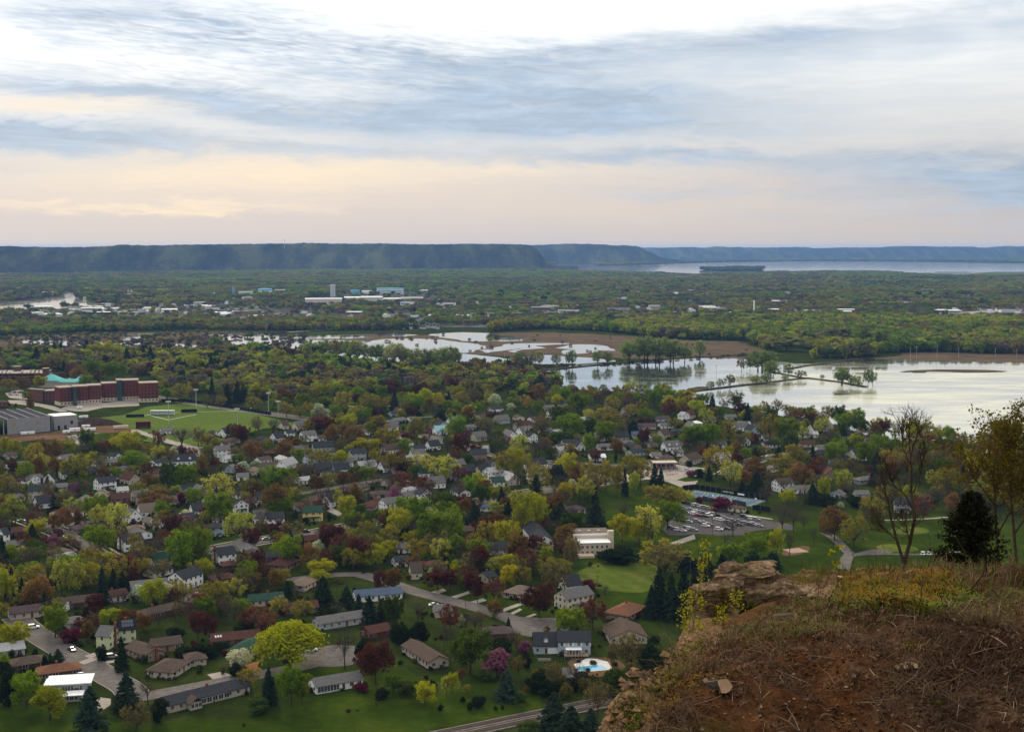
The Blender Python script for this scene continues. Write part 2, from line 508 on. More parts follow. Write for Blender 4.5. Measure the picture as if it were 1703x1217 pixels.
def bluff(name, prof, d_base, rise, back, seed, dx, label):
    """a long wooded ridge: PROF gives (pixel x, pixel y of its skyline); it rises from the floor at D_BASE over RISE metres"""
    xs = np.array([p[0] for p in prof], float); ys = np.array([p[1] for p in prof], float)
    d0, d1 = d_base if isinstance(d_base, tuple) else (d_base, d_base)
    dxs = np.interp(xs, [0, xs[-1]], [d0, d1]) + rise
    wx = (xs - CX) / F * dxs
    U = np.arange(wx[0], wx[-1], dx)
    py = np.interp(U, wx, ys)
    dtop = np.interp(U, wx, dxs)
    d_base = (dtop - rise)[None, :]
    top = CAMZ - (py - HZ) / F * dtop + fbm(U / 420 + seed, U * 0 + 3.3, 4, 0.6) * dtop * 0.0015
    nv = 46
    V = np.concatenate([np.linspace(0, 1, 36), 1 + np.linspace(0.05, 1, 10) ** 1.5])
    XX, VV = np.meshgrid(U, V)
    # ravines cut back into the front
    rav = fbm(XX / 900 + seed, XX * 0 + seed, 4, 0.55)
    fr = fbm(XX / 260 + seed * 3 + VV * 0.35, VV * 1.2, 4, 0.55)
    DD = d_base + np.where(VV <= 1, VV * rise, rise + (VV - 1) * back) + rav * rise * 0.55 * np.clip(1.3 - VV, 0.15, 1)
    s = np.clip(VV, 0, 1)
    prof_ = np.where(s < 0.18, s * 0.9, 0.162 + (s - 0.18) / 0.82 * 0.838) ** 1.0
    h = np.sin(np.clip(prof_, 0, 1) * math.pi / 2) ** 1.15
    ZZ = top[None, :] * h + fr * 48 * np.clip(np.sin(s * math.pi), 0, 1) + np.where(VV > 1, fbm(XX / 140, VV * 9, 2) * 4 - (VV - 1) * 6, 0)
    bump = (RNG.random(XX.shape) - 0.5) * 9 * np.clip(s * 3, 0, 1)
    ZZ = np.maximum(ZZ + bump, -3)
    ZZ[0, :] = -4
    vv = np.stack([XX, DD, ZZ], -1).reshape(-1, 3)
    n = len(U); f = []
    for j in range(len(V) - 1):
        for i in range(n - 1):
            a = j * n + i
            f.append((a, a + 1, a + n + 1, a + n))
    me = mesh(name, vv, f, HILL, smooth=True)
    return struct(link(name, me), label)
bluff('hill', [(-420, 415), (-160, 412), (0, 411), (120, 411), (250, 409), (330, 408), (440, 406), (600, 405.5), (640, 405), (700, 407), (800, 408), (860, 408), (882, 409), (893, 416), (905, 431), (925, 441), (960, 446)],
      (7300, 9400), 620, 900, 2.0, 16, 'long wooded bluff across the river, filling the skyline from the picture edge')
bluff('hill', [(830, 409), (900, 407.5), (950, 407), (1000, 407.5), (1040, 408.5), (1062, 410.5), (1085, 422), (1110, 431), (1150, 436)],
      12900, 800, 1200, 5.0, 26, 'second blue bluff ending in a steep nose above the lake')
bluff('hill', [(880, 412), (1040, 412), (1090, 412.6), (1110, 411.6), (1150, 410.6), (1175, 411.4), (1188, 410.4), (1215, 412.4), (1300, 411.8), (1360, 412), (1440, 411), (1520, 411.4), (1640, 410.8), (1703, 410.4), (1900, 411)],
      19000, 900, 500, 8.0, 40, 'farthest pale blue hills along the horizon beyond the lake')

# haze: the evening air over the valley
hz = mesh('haze', [(x, y, z) for z in (-5, 186) for x, y in ((-14600, -160), (14600, -160), (14600, 24600), (-14600, 24600))],
          [(3, 2, 1, 0), (4, 5, 6, 7), (0, 1, 5, 4), (1, 2, 6, 5), (2, 3, 7, 6), (3, 0, 4, 7)])
hm = bpy.data.materials.new('haze')
hm.use_nodes = True
t = NT(hm.node_tree)
pv = t.n('ShaderNodeVolumePrincipled')
pv.inputs['Color'].default_value = (0.25, 0.50, 1.0, 1)
pv.inputs['Density'].default_value = 0.000028
pv.inputs['Anisotropy'].default_value = 0.2
o_ = t.n('ShaderNodeOutputMaterial')
t.l(pv.outputs[0], o_.inputs['Volume'])
hz.materials.append(hm)
tag(link('haze', hz), 'thin blue evening haze over the whole valley', None, None, 'stuff')

# ================================================================ water, marsh, roads, lots
Z_GRASS, Z_MARSH, Z_WATER, Z_DIKE = 0.02, 0.10, 0.16, 0.22
def px(flat):
    return [(flat[i], flat[i + 1]) for i in range(0, len(flat), 2)]
# far town floor
struct(poly_sheet('ground', px([-80, 556, -80, 470, 300, 462, 700, 470, 900, 500, 1400, 462, 1780, 458, 1800, 545, 1300, 540, 820, 545, 500, 540, 300, 540]), 0.03, TOWN), 'streets and yards of the town beyond the marsh')
# marsh
for lab, fl in (('brown reed marsh in front of the long wood', [820, 555, 870, 552, 1000, 555, 1130, 567, 1245, 568, 1270, 588, 1240, 598, 1180, 600, 1090, 597, 1010, 595, 860, 594, 800, 590, 745, 588, 690, 580, 560, 576, 490, 566, 505, 557, 640, 556, 700, 558]),
                ('tan reed bank along the far shore of the large lake', [1465, 600, 1480, 588, 1560, 585, 1640, 588, 1760, 590, 1760, 604, 1640, 602, 1560, 603, 1510, 600]),
                ('muddy marsh on the far side of the campus woods', [-60, 575, -40, 561, 130, 556, 330, 551, 500, 553, 520, 575, 380, 586, 200, 588, 60, 585])):
    struct(poly_sheet('marsh', px(fl), Z_MARSH, MARSH, 1, 26), lab)
def water(lab, fl, sm=1, z=Z_WATER, wob=22):
    struct(poly_sheet('water', px(fl), z, WATER, sm, wob), lab)
water('large pale lake with floating weed', [880, 640, 900, 628, 906, 615, 965, 606, 1040, 603, 1100, 599, 1176, 595, 1240, 597, 1300, 600, 1330, 606, 1400, 601, 1470, 597, 1530, 599, 1600, 602, 1800, 604, 1860, 760, 1640, 775, 1480, 735, 1300, 690, 1150, 668, 1040, 652, 930, 646], 1, Z_WATER, 8)
water('narrow bright pond between the lake dike and the reeds', [850, 596, 890, 590, 960, 592, 1010, 597, 1030, 599, 1010, 603, 940, 606, 880, 606])
water('small pond with a brown islet', [856, 582, 862, 575, 885, 576, 902, 580, 890, 586, 866, 587])
water('long bright channel in the reeds', [912, 577, 940, 572, 985, 574, 1022, 579, 1020, 584, 975, 583, 935, 580])
water('curved pool in the reeds', [935, 586, 950, 581, 985, 582, 985, 588, 955, 590])
water('largest pond in the marsh, behind the poplars', [585, 574, 605, 567, 640, 564, 690, 564, 735, 566, 785, 571, 815, 578, 800, 584, 768, 588, 715, 586, 650, 582, 600, 580])
water('ribbon of water linking the ponds along the reeds', [500, 566, 560, 565, 600, 568, 590, 574, 540, 573, 505, 572])
water('thin water line beyond the reed strips', [690, 557, 740, 553, 800, 553, 850, 559, 880, 566, 850, 569, 800, 566, 745, 562])
water('narrow waterway crossing the reeds', [812, 580, 850, 573, 905, 570, 950, 571, 900, 574, 850, 580, 815, 588])
water('narrow pool at the top of the marsh', [612, 556, 640, 551, 670, 553, 685, 558, 650, 560])
water('bright pool below the substation', [716, 560, 740, 554, 780, 552, 812, 558, 836, 567, 790, 568, 745, 565])
water('flooded strip at the foot of the poplars', [535, 588, 545, 580, 640, 584, 730, 586, 830, 594, 880, 604, 830, 610, 700, 605, 590, 600])
water('bright pool left of the marsh', [460, 572, 475, 563, 500, 559, 516, 563, 508, 570, 530, 578, 520, 585, 480, 582])
water('wide bright bend of the river', [-60, 508, 0, 505, 60, 500, 105, 494, 112, 486, 124, 488, 128, 497, 160, 503, 150, 511, 90, 514, 0, 518, -60, 520], 1, Z_WATER, 8)
water('river reach seen between the woods', [60, 452, 100, 451, 100, 454, 60, 455])
water('shallow pool in the western marsh', [196, 561, 240, 554, 280, 553, 262, 561, 212, 567])
water('long thin slough through the western marsh', [40, 572, 120, 569, 240, 570, 330, 573, 320, 577, 200, 575, 80, 577], 1, Z_WATER, 12)
water('narrow slough between the bare wood and the reeds', [330, 562, 420, 558, 540, 557, 620, 558, 610, 562, 480, 565, 380, 567], 1, Z_WATER, 12)
water('muddy pool near the picture edge', [30, 566, 70, 561, 125, 563, 110, 571, 40, 573])
water('bright slough behind the campus woods', [310, 557, 350, 552, 430, 551, 520, 553, 500, 558, 400, 559])
water('pool among dead trees', [250, 579, 290, 571, 340, 575, 345, 583, 280, 585])
water('slough at the edge of the bare wood', [365, 572, 400, 566, 460, 563, 470, 568, 420, 576])
water('far reach of the lake below the steep bluff', [880, 446, 905, 440, 985, 437.5, 1000, 443, 1090, 440, 1165, 437.2, 1290, 435, 1420, 434, 1535, 436, 1720, 439, 1900, 440, 1900, 452, 1720, 452, 1560, 454, 1450, 455, 1273, 455, 1165, 458, 1090, 457, 985, 453, 900, 450], 1, 1.2, 60)
water('pale backwater under the bluff nose', [905, 437.5, 925, 435.5, 945, 437, 930, 438.8], 1, 1.2)
water('pale sliver of water beyond the spit', [1100, 429.2, 1115, 427.6, 1135, 429.3, 1120, 430.4], 1, 1.2)
def dike(lab, fl, width):
    o = ribbon('dike', [gp(x, y) for x, y in px(fl)], width, 1.1, DIKEM, thick=1.6)
    struct(o, lab)
DIKEM = patch_mat('dike', [(0.2, (0.035, 0.030, 0.018)), (0.8, (0.10, 0.085, 0.05))], [(0.05, 0.5), (0.4, 0.5)])
dike('low earth dike crossing the near side of the lake', [1143, 652, 1200, 645, 1290, 635, 1340, 629], 6)
dike('earth spit running out into the lake', [1340, 629, 1400, 636, 1440, 644], 6)
dike('thin dike running to the far shore', [1310, 614, 1345, 608, 1412, 599, 1440, 597], 6)
dike('dark causeway along the back of the lake', [895, 617, 1000, 606, 1080, 600, 1130, 595, 1240, 591, 1300, 590], 9)
dike('broken dike joining the spit to the causeway', [1273, 617, 1310, 624, 1341, 630], 5)
for fl in ([1497, 620, 1520, 615.5, 1580, 614, 1640, 615, 1680, 619, 1620, 620, 1560, 618], [1520, 618.6, 1545, 617, 1545, 620, 1525, 620.6], [1690, 618, 1740, 616, 1740, 620], [1130, 648, 1160, 642, 1178, 647, 1150, 650]):
    struct(poly_sheet('mudflat', px(fl), 0.3, DIKEM, 1, 10), 'dark mud bar in the shallow lake')
struct(poly_sheet('mudflat', px([872, 583, 900, 578, 930, 582, 940, 588, 900, 590, 868, 588]), 0.24, MARSH, 1, 16), 'brown reed islet between two ponds')
struct(poly_sheet('embankment', px([1165, 449.5, 1180, 447, 1230, 446.5, 1268, 448, 1262, 450.4, 1200, 451.2]), 2.0, HILL, 1), 'dark wooded island in the far lake')

# roads
ROADS = []
def road(lab, tile, fl, width, m=None, walk=True):
    pix = pts(tile, fl) if tile else px(fl)
    P = [gp(x, y) for x, y in pix]
    ROADS.append(([(p.x, p.y) for p in P], width))
    if walk:
        struct(ribbon('kerb', P, width + 0.7, 0.10, CONCRETE, thick=0.14), 'pale kerb edging ' + lab.split(' ', 1)[1])
    struct(ribbon('road', P, width, 0.112, m or ASPHALT), lab)
    if walk is True:
        for s in (1, -1):
            off = []
            for i, p in enumerate(P):
                d = (P[min(i + 1, len(P) - 1)] - P[max(i - 1, 0)]).normalized()
                off.append(p + Vector((-d.y, d.x, 0)) * s * (width / 2 + 3.2))
            struct(ribbon('pavement', off, 1.5, 0.106, CONCRETE), 'pale footpath beside ' + lab.split(' ', 1)[1])
def disc(name, lab, x, y, r, m, z, n=28):
    global _ZC
    _ZC += 1; z = z + _ZC * 0.0002
    c = gp(x, y)
    v = [(c.x + r * math.cos(2 * math.pi * i / n), c.y + r * math.sin(2 * math.pi * i / n), z) for i in range(n)]
    return struct(link(name, mesh(name, v, [tuple(range(n))], m)), lab)
road('the wide grey street running down to the corner', 'F', [120, 345, 210, 430, 300, 490, 480, 600, 700, 720, 850, 815, 965, 875, 1010, 930], 11, None, 'kerb')
road('the grey street leading to the willow cul-de-sac', '', [228, 1160, 245, 1157, 340, 1139, 397, 1128, 458, 1117, 504, 1108, 545, 1094], 9, None, False)
disc('road', 'round end of the willow cul-de-sac', 558, 1090, 13.5, ASPHALT, 0.118)
road('the curving street below the red maples', '', [600, 955, 640, 966, 687, 983, 746, 998, 785, 1008, 833, 1022, 866, 1036, 880, 1046], 9.5, None, False)
road('the short branch street beside the red maples', '', [850, 1029, 880, 1031, 925, 1032], 8, None, False)
disc('road', 'cul-de-sac round the small green island', 897, 1045, 12, ASPHALT, 0.118)
road('the main street crossing the neighbourhood', '', [-40, 990, 20, 968, 80, 955, 200, 936, 300, 918, 353, 914, 404, 904, 443, 897, 511, 889, 560, 879, 618, 868, 723, 848, 812, 831, 868, 820, 906, 814, 956, 809, 1020, 799, 1090, 790], 11)
road('the cross street by the hip-roofed brick house', '', [40, 862, 83, 878, 128, 897, 168, 921, 190, 934], 9)
road('the lane ending beside the white house', 'F', [1400, 120, 1480, 160, 1560, 200], 8, None, False)
disc('road', 'small cul-de-sac behind the brown roofs', 335, 990, 12, ASPHALT, 0.118)
road('the lane by the tan garage', '', [470, 968, 500, 961, 560, 955, 600, 955], 8, None, False)
road('the street by the white cottages', '', [700, 722, 760, 738, 830, 757, 895, 771, 960, 785, 1010, 799], 10)
road('the street behind the petrol station', '', [905, 766, 960, 770, 1040, 775, 1090, 772], 9, None, False)
road('the street on the hill above the tennis courts', '', [1205, 790, 1236, 772, 1262, 763, 1310, 756, 1360, 752], 9)
road('the straight road along the sports field fence', 'P', [60, 104, 330, 145, 700, 200, 1120, 258, 1400, 296, 1540, 312], 10, None, True)
road('the street through the far cottages', '', [560, 714, 640, 700, 720, 692, 800, 690], 9, None, False)
road('the street behind the yellow house', 'B', [560, 640, 800, 602, 1060, 560, 1400, 500], 8, None, False)
road('the lane between white houses', 'A', [230, 860, 400, 870, 600, 845, 800, 815, 1050, 745], 8, None, False)
road('the street past the oval lawn', 'A', [700, 325, 960, 318, 1160, 322, 1400, 330], 8, None, False)
road('the levee road along the marsh', 'L', [-60, 690, 150, 680, 400, 662, 620, 648, 830, 637, 900, 632], 9, CONCRETE, False)
road('the pale gravel drive beside the woods', 'L', [700, 890, 900, 880, 1100, 900, 1350, 920, 1420, 930], 9, CONCRETE, False)
road('the lane crossing the park', 'Q', [100, 190, 300, 190, 500, 188], 5, CONCRETE, False)
def sheet(name, lab, tile, fl, m, z, sm=0):
    return struct(poly_sheet(name, pts(tile, fl) if tile else px(fl), z, m, sm), lab)
sheet('pavement', 'wide concrete forecourt of the petrol station', 'D', [60, 440, 190, 430, 330, 400, 480, 385, 720, 415, 700, 450, 640, 540, 520, 560, 420, 520, 250, 500, 190, 510, 60, 520], CONCRETE, 0.123)
sheet('lawn', 'grass wedge at the corner of the forecourt', 'D', [490, 505, 560, 485, 660, 475, 690, 500, 640, 515, 560, 520], LAWN, 0.14)
sheet('lawn', 'bright park lawn around the parking lot', '', [985, 818, 1100, 800, 1140, 812, 1290, 860, 1320, 900, 1420, 910, 1440, 960, 1300, 985, 1150, 960, 1100, 1040, 1000, 1040, 930, 960, 1000, 900, 1010, 860], LAWN, 0.05)
sheet('lawn', 'golf course lawn beyond the dark cedar', '', [1280, 870, 1400, 862, 1480, 862, 1560, 855, 1720, 880, 1760, 990, 1500, 990, 1300, 985], LAWN, 0.055)
sheet('lawn', 'pale green on the golf course', 'E', [550, 885, 700, 865, 860, 885, 870, 920, 700, 930, 570, 920], FAIRWAY, 0.07, 2)
sheet('lawn', 'pale strip of fairway beside the cart path', 'E', [430, 1020, 560, 1000, 720, 1015, 810, 1050, 700, 1070, 520, 1062], FAIRWAY, 0.07, 2)
sheet('lawn', 'wide pale fairway below the flat-roofed hall', '', [935, 965, 990, 935, 1050, 925, 1100, 940, 1095, 985, 1020, 985], FAIRWAY, 0.07, 2)
sheet('lawn', 'deep green lawn along the railway', '', [-60, 1185, 60, 1170, 180, 1200, 270, 1200, 420, 1195, 520, 1160, 620, 1130, 760, 1120, 900, 1155, 900, 1180, 760, 1205, 640, 1230, 560, 1300, -80, 1300], LAWN, 0.05)
sheet('parking_lot', 'asphalt parking lot of the golf club', 'D', [380, 890, 470, 800, 505, 690, 560, 672, 900, 755, 1010, 785, 1250, 830, 1380, 850, 1420, 900, 1240, 885, 1050, 912, 1030, 935, 860, 940, 640, 925, 530, 940, 430, 935], LOTASPHALT, 0.12, 0)
sheet('path', 'concrete entrance drive to the parking lot', 'D', [430, 1000, 630, 930, 640, 965, 500, 1010], CONCRETE, 0.13)
sheet('lawn', 'oval grass island in the parking lot', 'D', [1045, 915, 1120, 898, 1230, 898, 1290, 908, 1280, 935, 1130, 945, 1050, 935], LAWN, 0.14, 1)
sheet('path', 'pale path along the clubhouse lawn', 'D', [1000, 770, 1040, 775, 1240, 808, 1240, 816, 1030, 785], CONCRETE, 0.14)
road('the dark golf cart path', 'E', [60, 915, 130, 960, 190, 1020, 250, 1085, 300, 1090, 420, 1060], 5.5, None, False)
road('the golf cart path past the two carts', 'E', [250, 1090, 420, 1085, 620, 1082, 800, 1086, 980, 1078, 1180, 1055], 3.0, None, False)
road('the near end of the golf cart path', 'E', [250, 1085, 215, 1130, 200, 1200], 6, None, False)
road('the pale cart path below the big grey roof', 'E', [520, 820, 720, 815, 860, 808, 1010, 795], 2.2, CONCRETE, False)
sheet('path', 'mound of grey asphalt beside the cart path', 'E', [330, 1085, 400, 1045, 500, 1045, 620, 1080], ASPHALT, 0.115, 1)
sheet('lawn', 'large mown sports field', '', [118, 700, 205, 690, 245, 676, 330, 668, 440, 692, 506, 708, 440, 712, 340, 742, 250, 735, 120, 716], TURF, 0.06)
sheet('pavement', 'grey terrace in front of the brick hall', 'O', [760, 760, 900, 700, 1350, 680, 1673, 640, 1760, 650, 1760, 720, 1300, 745, 1100, 790, 950, 790], CONCRETE, 0.08)
sheet('path', 'pale running path round the oval lawn', 'A', [520, 165, 620, 145, 880, 125, 1070, 112, 1180, 150, 1330, 195, 1500, 240, 1590, 250, 1590, 330, 1480, 310, 1440, 260, 1290, 215, 1160, 170, 1060, 140, 900, 140, 640, 160, 600, 180, 720, 215, 640, 240, 560, 220], CONCRETE, 0.075)
sheet('lawn', 'oval lawn inside the pale path', 'A', [600, 170, 720, 145, 960, 135, 1090, 145, 1170, 185, 1060, 205, 840, 215, 720, 210, 640, 190], LAWN, 0.09, 1)
sheet('construction_yard', 'bare soil of the building site', 'O', [-60, 1080, 100, 1085, 600, 1060, 860, 1010, 1020, 960, 1400, 940, 1660, 1000, 1660, 1060, 860, 1075, 830, 1160, 480, 1150, 200, 1180, -60, 1180], SOIL, 0.08)
sheet('parking_lot', 'student car park beside the brick hall', 'O', [60, 560, 240, 520, 420, 560, 420, 640, 300, 640, 120, 620], CONCRETE, 0.08)
sheet('road', 'campus drive behind the construction site', 'O', [100, 650, 300, 650, 700, 730, 860, 790, 760, 800, 500, 730, 120, 690], CONCRETE, 0.08)
sheet('parking_lot', 'paved lots behind the green roofs', 'O', [560, 360, 620, 330, 900, 370, 960, 420, 760, 420], CONCRETE, 0.08)
sheet('lawn', 'lawn around the houses behind the willow', '', [400, 1120, 480, 1090, 640, 1080, 700, 1130, 560, 1150], LAWN, 0.045)
sheet('lawn', 'front lawns along the curving street', '', [690, 975, 730, 960, 870, 985, 960, 1010, 930, 1028, 870, 1024, 800, 1005], LAWN, 0.05)
sheet('lawn', 'lawn of the yellow house', 'B', [640, 850, 900, 820, 1060, 830, 1060, 850, 780, 890, 480, 940, 200, 990, 80, 1010, 60, 980, 200, 950, 420, 900], LAWN, 0.05)
sheet('lawn', 'lawns in the park by the red roofs', '', [470, 665, 560, 655, 700, 660, 720, 690, 600, 700, 500, 695], LAWN, 0.05)
sheet('lawn', 'airfield grass near the far lake', '', [1480, 455, 1560, 450.5, 1760, 450, 1760, 459, 1600, 460], FAIRWAY, 0.06)
sheet('parking_lot', 'grey runway apron near the far lake', '', [1530, 455, 1600, 451.5, 1640, 453, 1600, 456], CONCRETE, 0.08)
sheet('parking_lot', 'broad pale lots beyond the eastern woods', '', [1590, 520, 1640, 516, 1780, 515, 1780, 535, 1660, 535, 1620, 528], CONCRETE, 0.08)
sheet('parking_lot', 'dark tilled field among the pale lots', '', [1615, 520, 1680, 517.5, 1780, 517, 1780, 522, 1660, 523], LOTASPHALT, 0.1)
sheet('parking_lot', 'pale yards of the western industrial park', '', [60, 529, 110, 526, 300, 527, 420, 531, 420, 534, 300, 533, 180, 533, 60, 533], CONCRETE, 0.08)
sheet('parking_lot', 'pale yards of the factory district', '', [560, 499, 640, 496, 735, 498, 735, 501, 640, 502, 560, 502], CONCRETE, 0.08)
sheet('lawn', 'green levee bank above the marsh', 'L', [0, 700, 300, 685, 620, 660, 850, 648, 900, 655, 620, 680, 300, 700, 0, 720], LAWN, 0.13)
sheet('driveway', 'concrete drive of the modern white house', 'F', [700, 1010, 740, 950, 800, 960, 840, 965, 840, 1010, 780, 1050, 720, 1060], CONCRETE, 0.07)
sheet('driveway', 'concrete drive of the hip-roofed ranch', 'G', [20, 780, 130, 760, 250, 800, 80, 830], CONCRETE, 0.07)
sheet('path', 'red brick walk by the white blossom tree', 'G', [265, 700, 300, 710, 370, 690, 420, 680, 400, 720, 460, 760, 400, 770, 330, 730], mat('red paving', (0.24, 0.10, 0.065), 0.9), 0.07)
for i, fl in enumerate(([150, 160, 260, 130, 285, 145, 200, 182], [290, 200, 450, 150, 470, 165, 330, 212], [440, 235, 560, 205, 590, 220, 470, 258], [690, 290, 850, 235, 870, 250, 720, 305], [880, 345, 950, 318, 970, 326, 900, 355], [750, 325, 840, 280, 860, 290, 775, 335])):
    sheet('driveway', 'concrete driveway %s under the red maples' % ('first second third fourth fifth sixth'.split()[i]), 'H', fl, CONCRETE, 0.07)
for i, fl in enumerate(([640, 640, 720, 615, 760, 630, 680, 660], [800, 680, 870, 670, 870, 690, 810, 700], [420, 740, 520, 700, 545, 712, 470, 755], [590, 690, 700, 650, 740, 670, 640, 705], [560, 440, 620, 420, 660, 440, 600, 460])):
    sheet('driveway', 'driveway %s off the wide grey street' % ('first second third fourth fifth'.split()[i]), 'F', fl, CONCRETE, 0.12)
sheet('driveway', 'wide driveway of the yellow house', 'B', [930, 720, 980, 712, 1080, 770, 1050, 790, 960, 750], CONCRETE, 0.07)

# ================================================================ trees
def unit(v):
    return v / np.maximum(np.linalg.norm(v, axis=-1, keepdims=True), 1e-9)
def leaf_quads(C, N, s, rng, aspect=1.0):
    """loose quads centred at C facing N with half-sizes s"""
    n = len(C)
    r = rng.normal(size=(n, 3))
    a = unit(np.cross(N, r)); b = np.cross(N, a)
    s = np.broadcast_to(np.asarray(s, float), (n,))
    a = a * s[:, None]; b = b * (s * aspect)[:, None]
    k = 0.65 + 0.5 * rng.random((n, 4, 1))
    P = np.stack([-a - b, a - b, a + b, -a + b], 1) * k + C[:, None, :]
    P += (N * 1.0)[:, None, :] * (rng.normal(size=(n, 4, 1)) * 0.25) * s[:, None, None]
    return P
def sphere_dirs(n, rng):
    return unit(rng.normal(size=(n, 3)))
def lobes_round(rng, k, rx, rz, zc, lr):
    L = []
    g = math.pi * (3 - 5 ** 0.5)
    for i in range(k):
        u = 1 - 2 * (i + 0.5) / k
        th = g * i + rng.random() * 0.6
        rad = math.sqrt(1 - u * u)
        q = 0.78 + 0.3 * rng.random()
        c = np.array([rad * math.cos(th) * rx * q, rad * math.sin(th) * rx * q, zc + u * rz * q * 0.95]) + rng.normal(size=3) * lr * 0.33
        L.append((c, lr * (0.55 + 0.75 * rng.random())))
    L.append((np.array([0, 0, zc]), lr * 1.3))
    return L
def crown_from_lobes(L, n, size, rng, upbias=0.35, shell=0.3, aspect=1.0, jitter=0.55, hang=0.0):
    w_ = np.array([r ** 2 for _, r in L]); w_ /= w_.sum()
    idx = rng.choice(len(L), n, p=w_)
    C0 = np.array([c for c, _ in L])[idx]; r = np.array([r for _, r in L])[idx]
    d = sphere_dirs(n, rng)
    d[:, 2] += upbias * rng.random(n); d = unit(d)
    C = C0 + d * (r * (1 - shell + shell * 1.3 * rng.random(n)))[:, None]
    N = unit(d + np.array([0, 0, 0.35]) + rng.normal(size=(n, 3)) * jitter)
    return leaf_quads(C, N, size * (0.6 + 0.8 * rng.random(n)), rng, aspect)
def tube(pts_, radii, sides=5):
    """tapered tube as quads (n x 4 x 3)"""
    Q = []
    P = [np.array(p, float) for p in pts_]
    rings = []
    for i, p in enumerate(P):
        d = P[min(i + 1, len(P) - 1)] - P[max(i - 1, 0)]
        d = d / max(np.linalg.norm(d), 1e-9)
        a = np.cross(d, [0.31, 0.87, 0.38]); a /= max(np.linalg.norm(a), 1e-9)
        b = np.cross(d, a)
        rings.append([p + radii[i] * (math.cos(2 * math.pi * k / sides) * a + math.sin(2 * math.pi * k / sides) * b) for k in range(sides)])
    for i in range(len(P) - 1):
        for k in range(sides):
            k2 = (k + 1) % sides
            Q.append([rings[i][k], rings[i][k2], rings[i + 1][k2], rings[i + 1][k]])
    return Q
def trunk_mesh(name, rng, L, zf=0.30, r0=0.020, nl=6, lean=0.02):
    f = np.array([rng.normal() * lean, rng.normal() * lean, zf])
    Q = tube([(0, 0, -0.01), (f[0] * 0.4, f[1] * 0.4, zf * 0.5), f], [r0 * 1.35, r0, r0 * 0.85], 7)
    ends = [c for c, _ in L]
    idx = rng.permutation(len(ends))[:nl]
    for i in idx:
        e = ends[i]
        m = (f + e) / 2 + rng.normal(size=3) * 0.03 + np.array([0, 0, 0.03])
        Q += tube([f * 0.97, m, e], [r0 * 0.6, r0 * 0.4, r0 * 0.12], 4)
    return quadmesh(name, np.array(Q), BARK)
def twig_quads(rng, depth=5, n0=5, zf=0.25, spread=0.62, up=0.55, w0=0.0075, ratio=0.72, l0=0.30, kids=3, env=(0.46, 0.40, 0.6)):
    """bare branches: (limb quads, fine twig quads)"""
    limbs, twigs = [], []
    def grow(p, d, ln, wd, dep):
        e = p + d * ln
        q = np.array([e[0] / env[0], e[1] / env[0], (e[2] - env[2]) / env[1]])
        k = np.linalg.norm(q)
        if k > 1.0:
            e = p + (e - p) * max(0.25, 1.0 / k ** 1.5)
        if dep >= depth - 1:
            limbs.extend(tube([p, e], [wd, wd * 0.65], 3))
        else:
            a = np.cross(d, rng.normal(size=3)); a /= np.linalg.norm(a)
            twigs.append([p - a * wd, p + a * wd, e + a * wd * 0.5, e - a * wd * 0.5])
        if dep <= 0:
            return
        for _ in range(kids):
            nd = d * 0.8 + rng.normal(size=3) * spread + np.array([0, 0, up * 0.35])
            nd /= np.linalg.norm(nd)
            s = p + (e - p) * (0.45 + 0.55 * rng.random())
            grow(s, nd, ln * ratio * (0.75 + 0.5 * rng.random()), wd * 0.62, dep - 1)
    for i in range(n0):
        th = 2 * math.pi * (i + rng.random() * 0.6) / n0
        tl = 0.35 + 0.5 * rng.random()
        d = np.array([math.cos(th) * tl, math.sin(th) * tl, up + 0.3]); d /= np.linalg.norm(d)
        grow(np.array([0, 0, zf * (0.8 + 0.3 * rng.random())]), d, l0, w0, depth)
    return limbs, twigs
def join(*arrs):
    return np.concatenate([np.array(a, float).reshape(-1, 4, 3) for a in arrs if len(a)], 0)

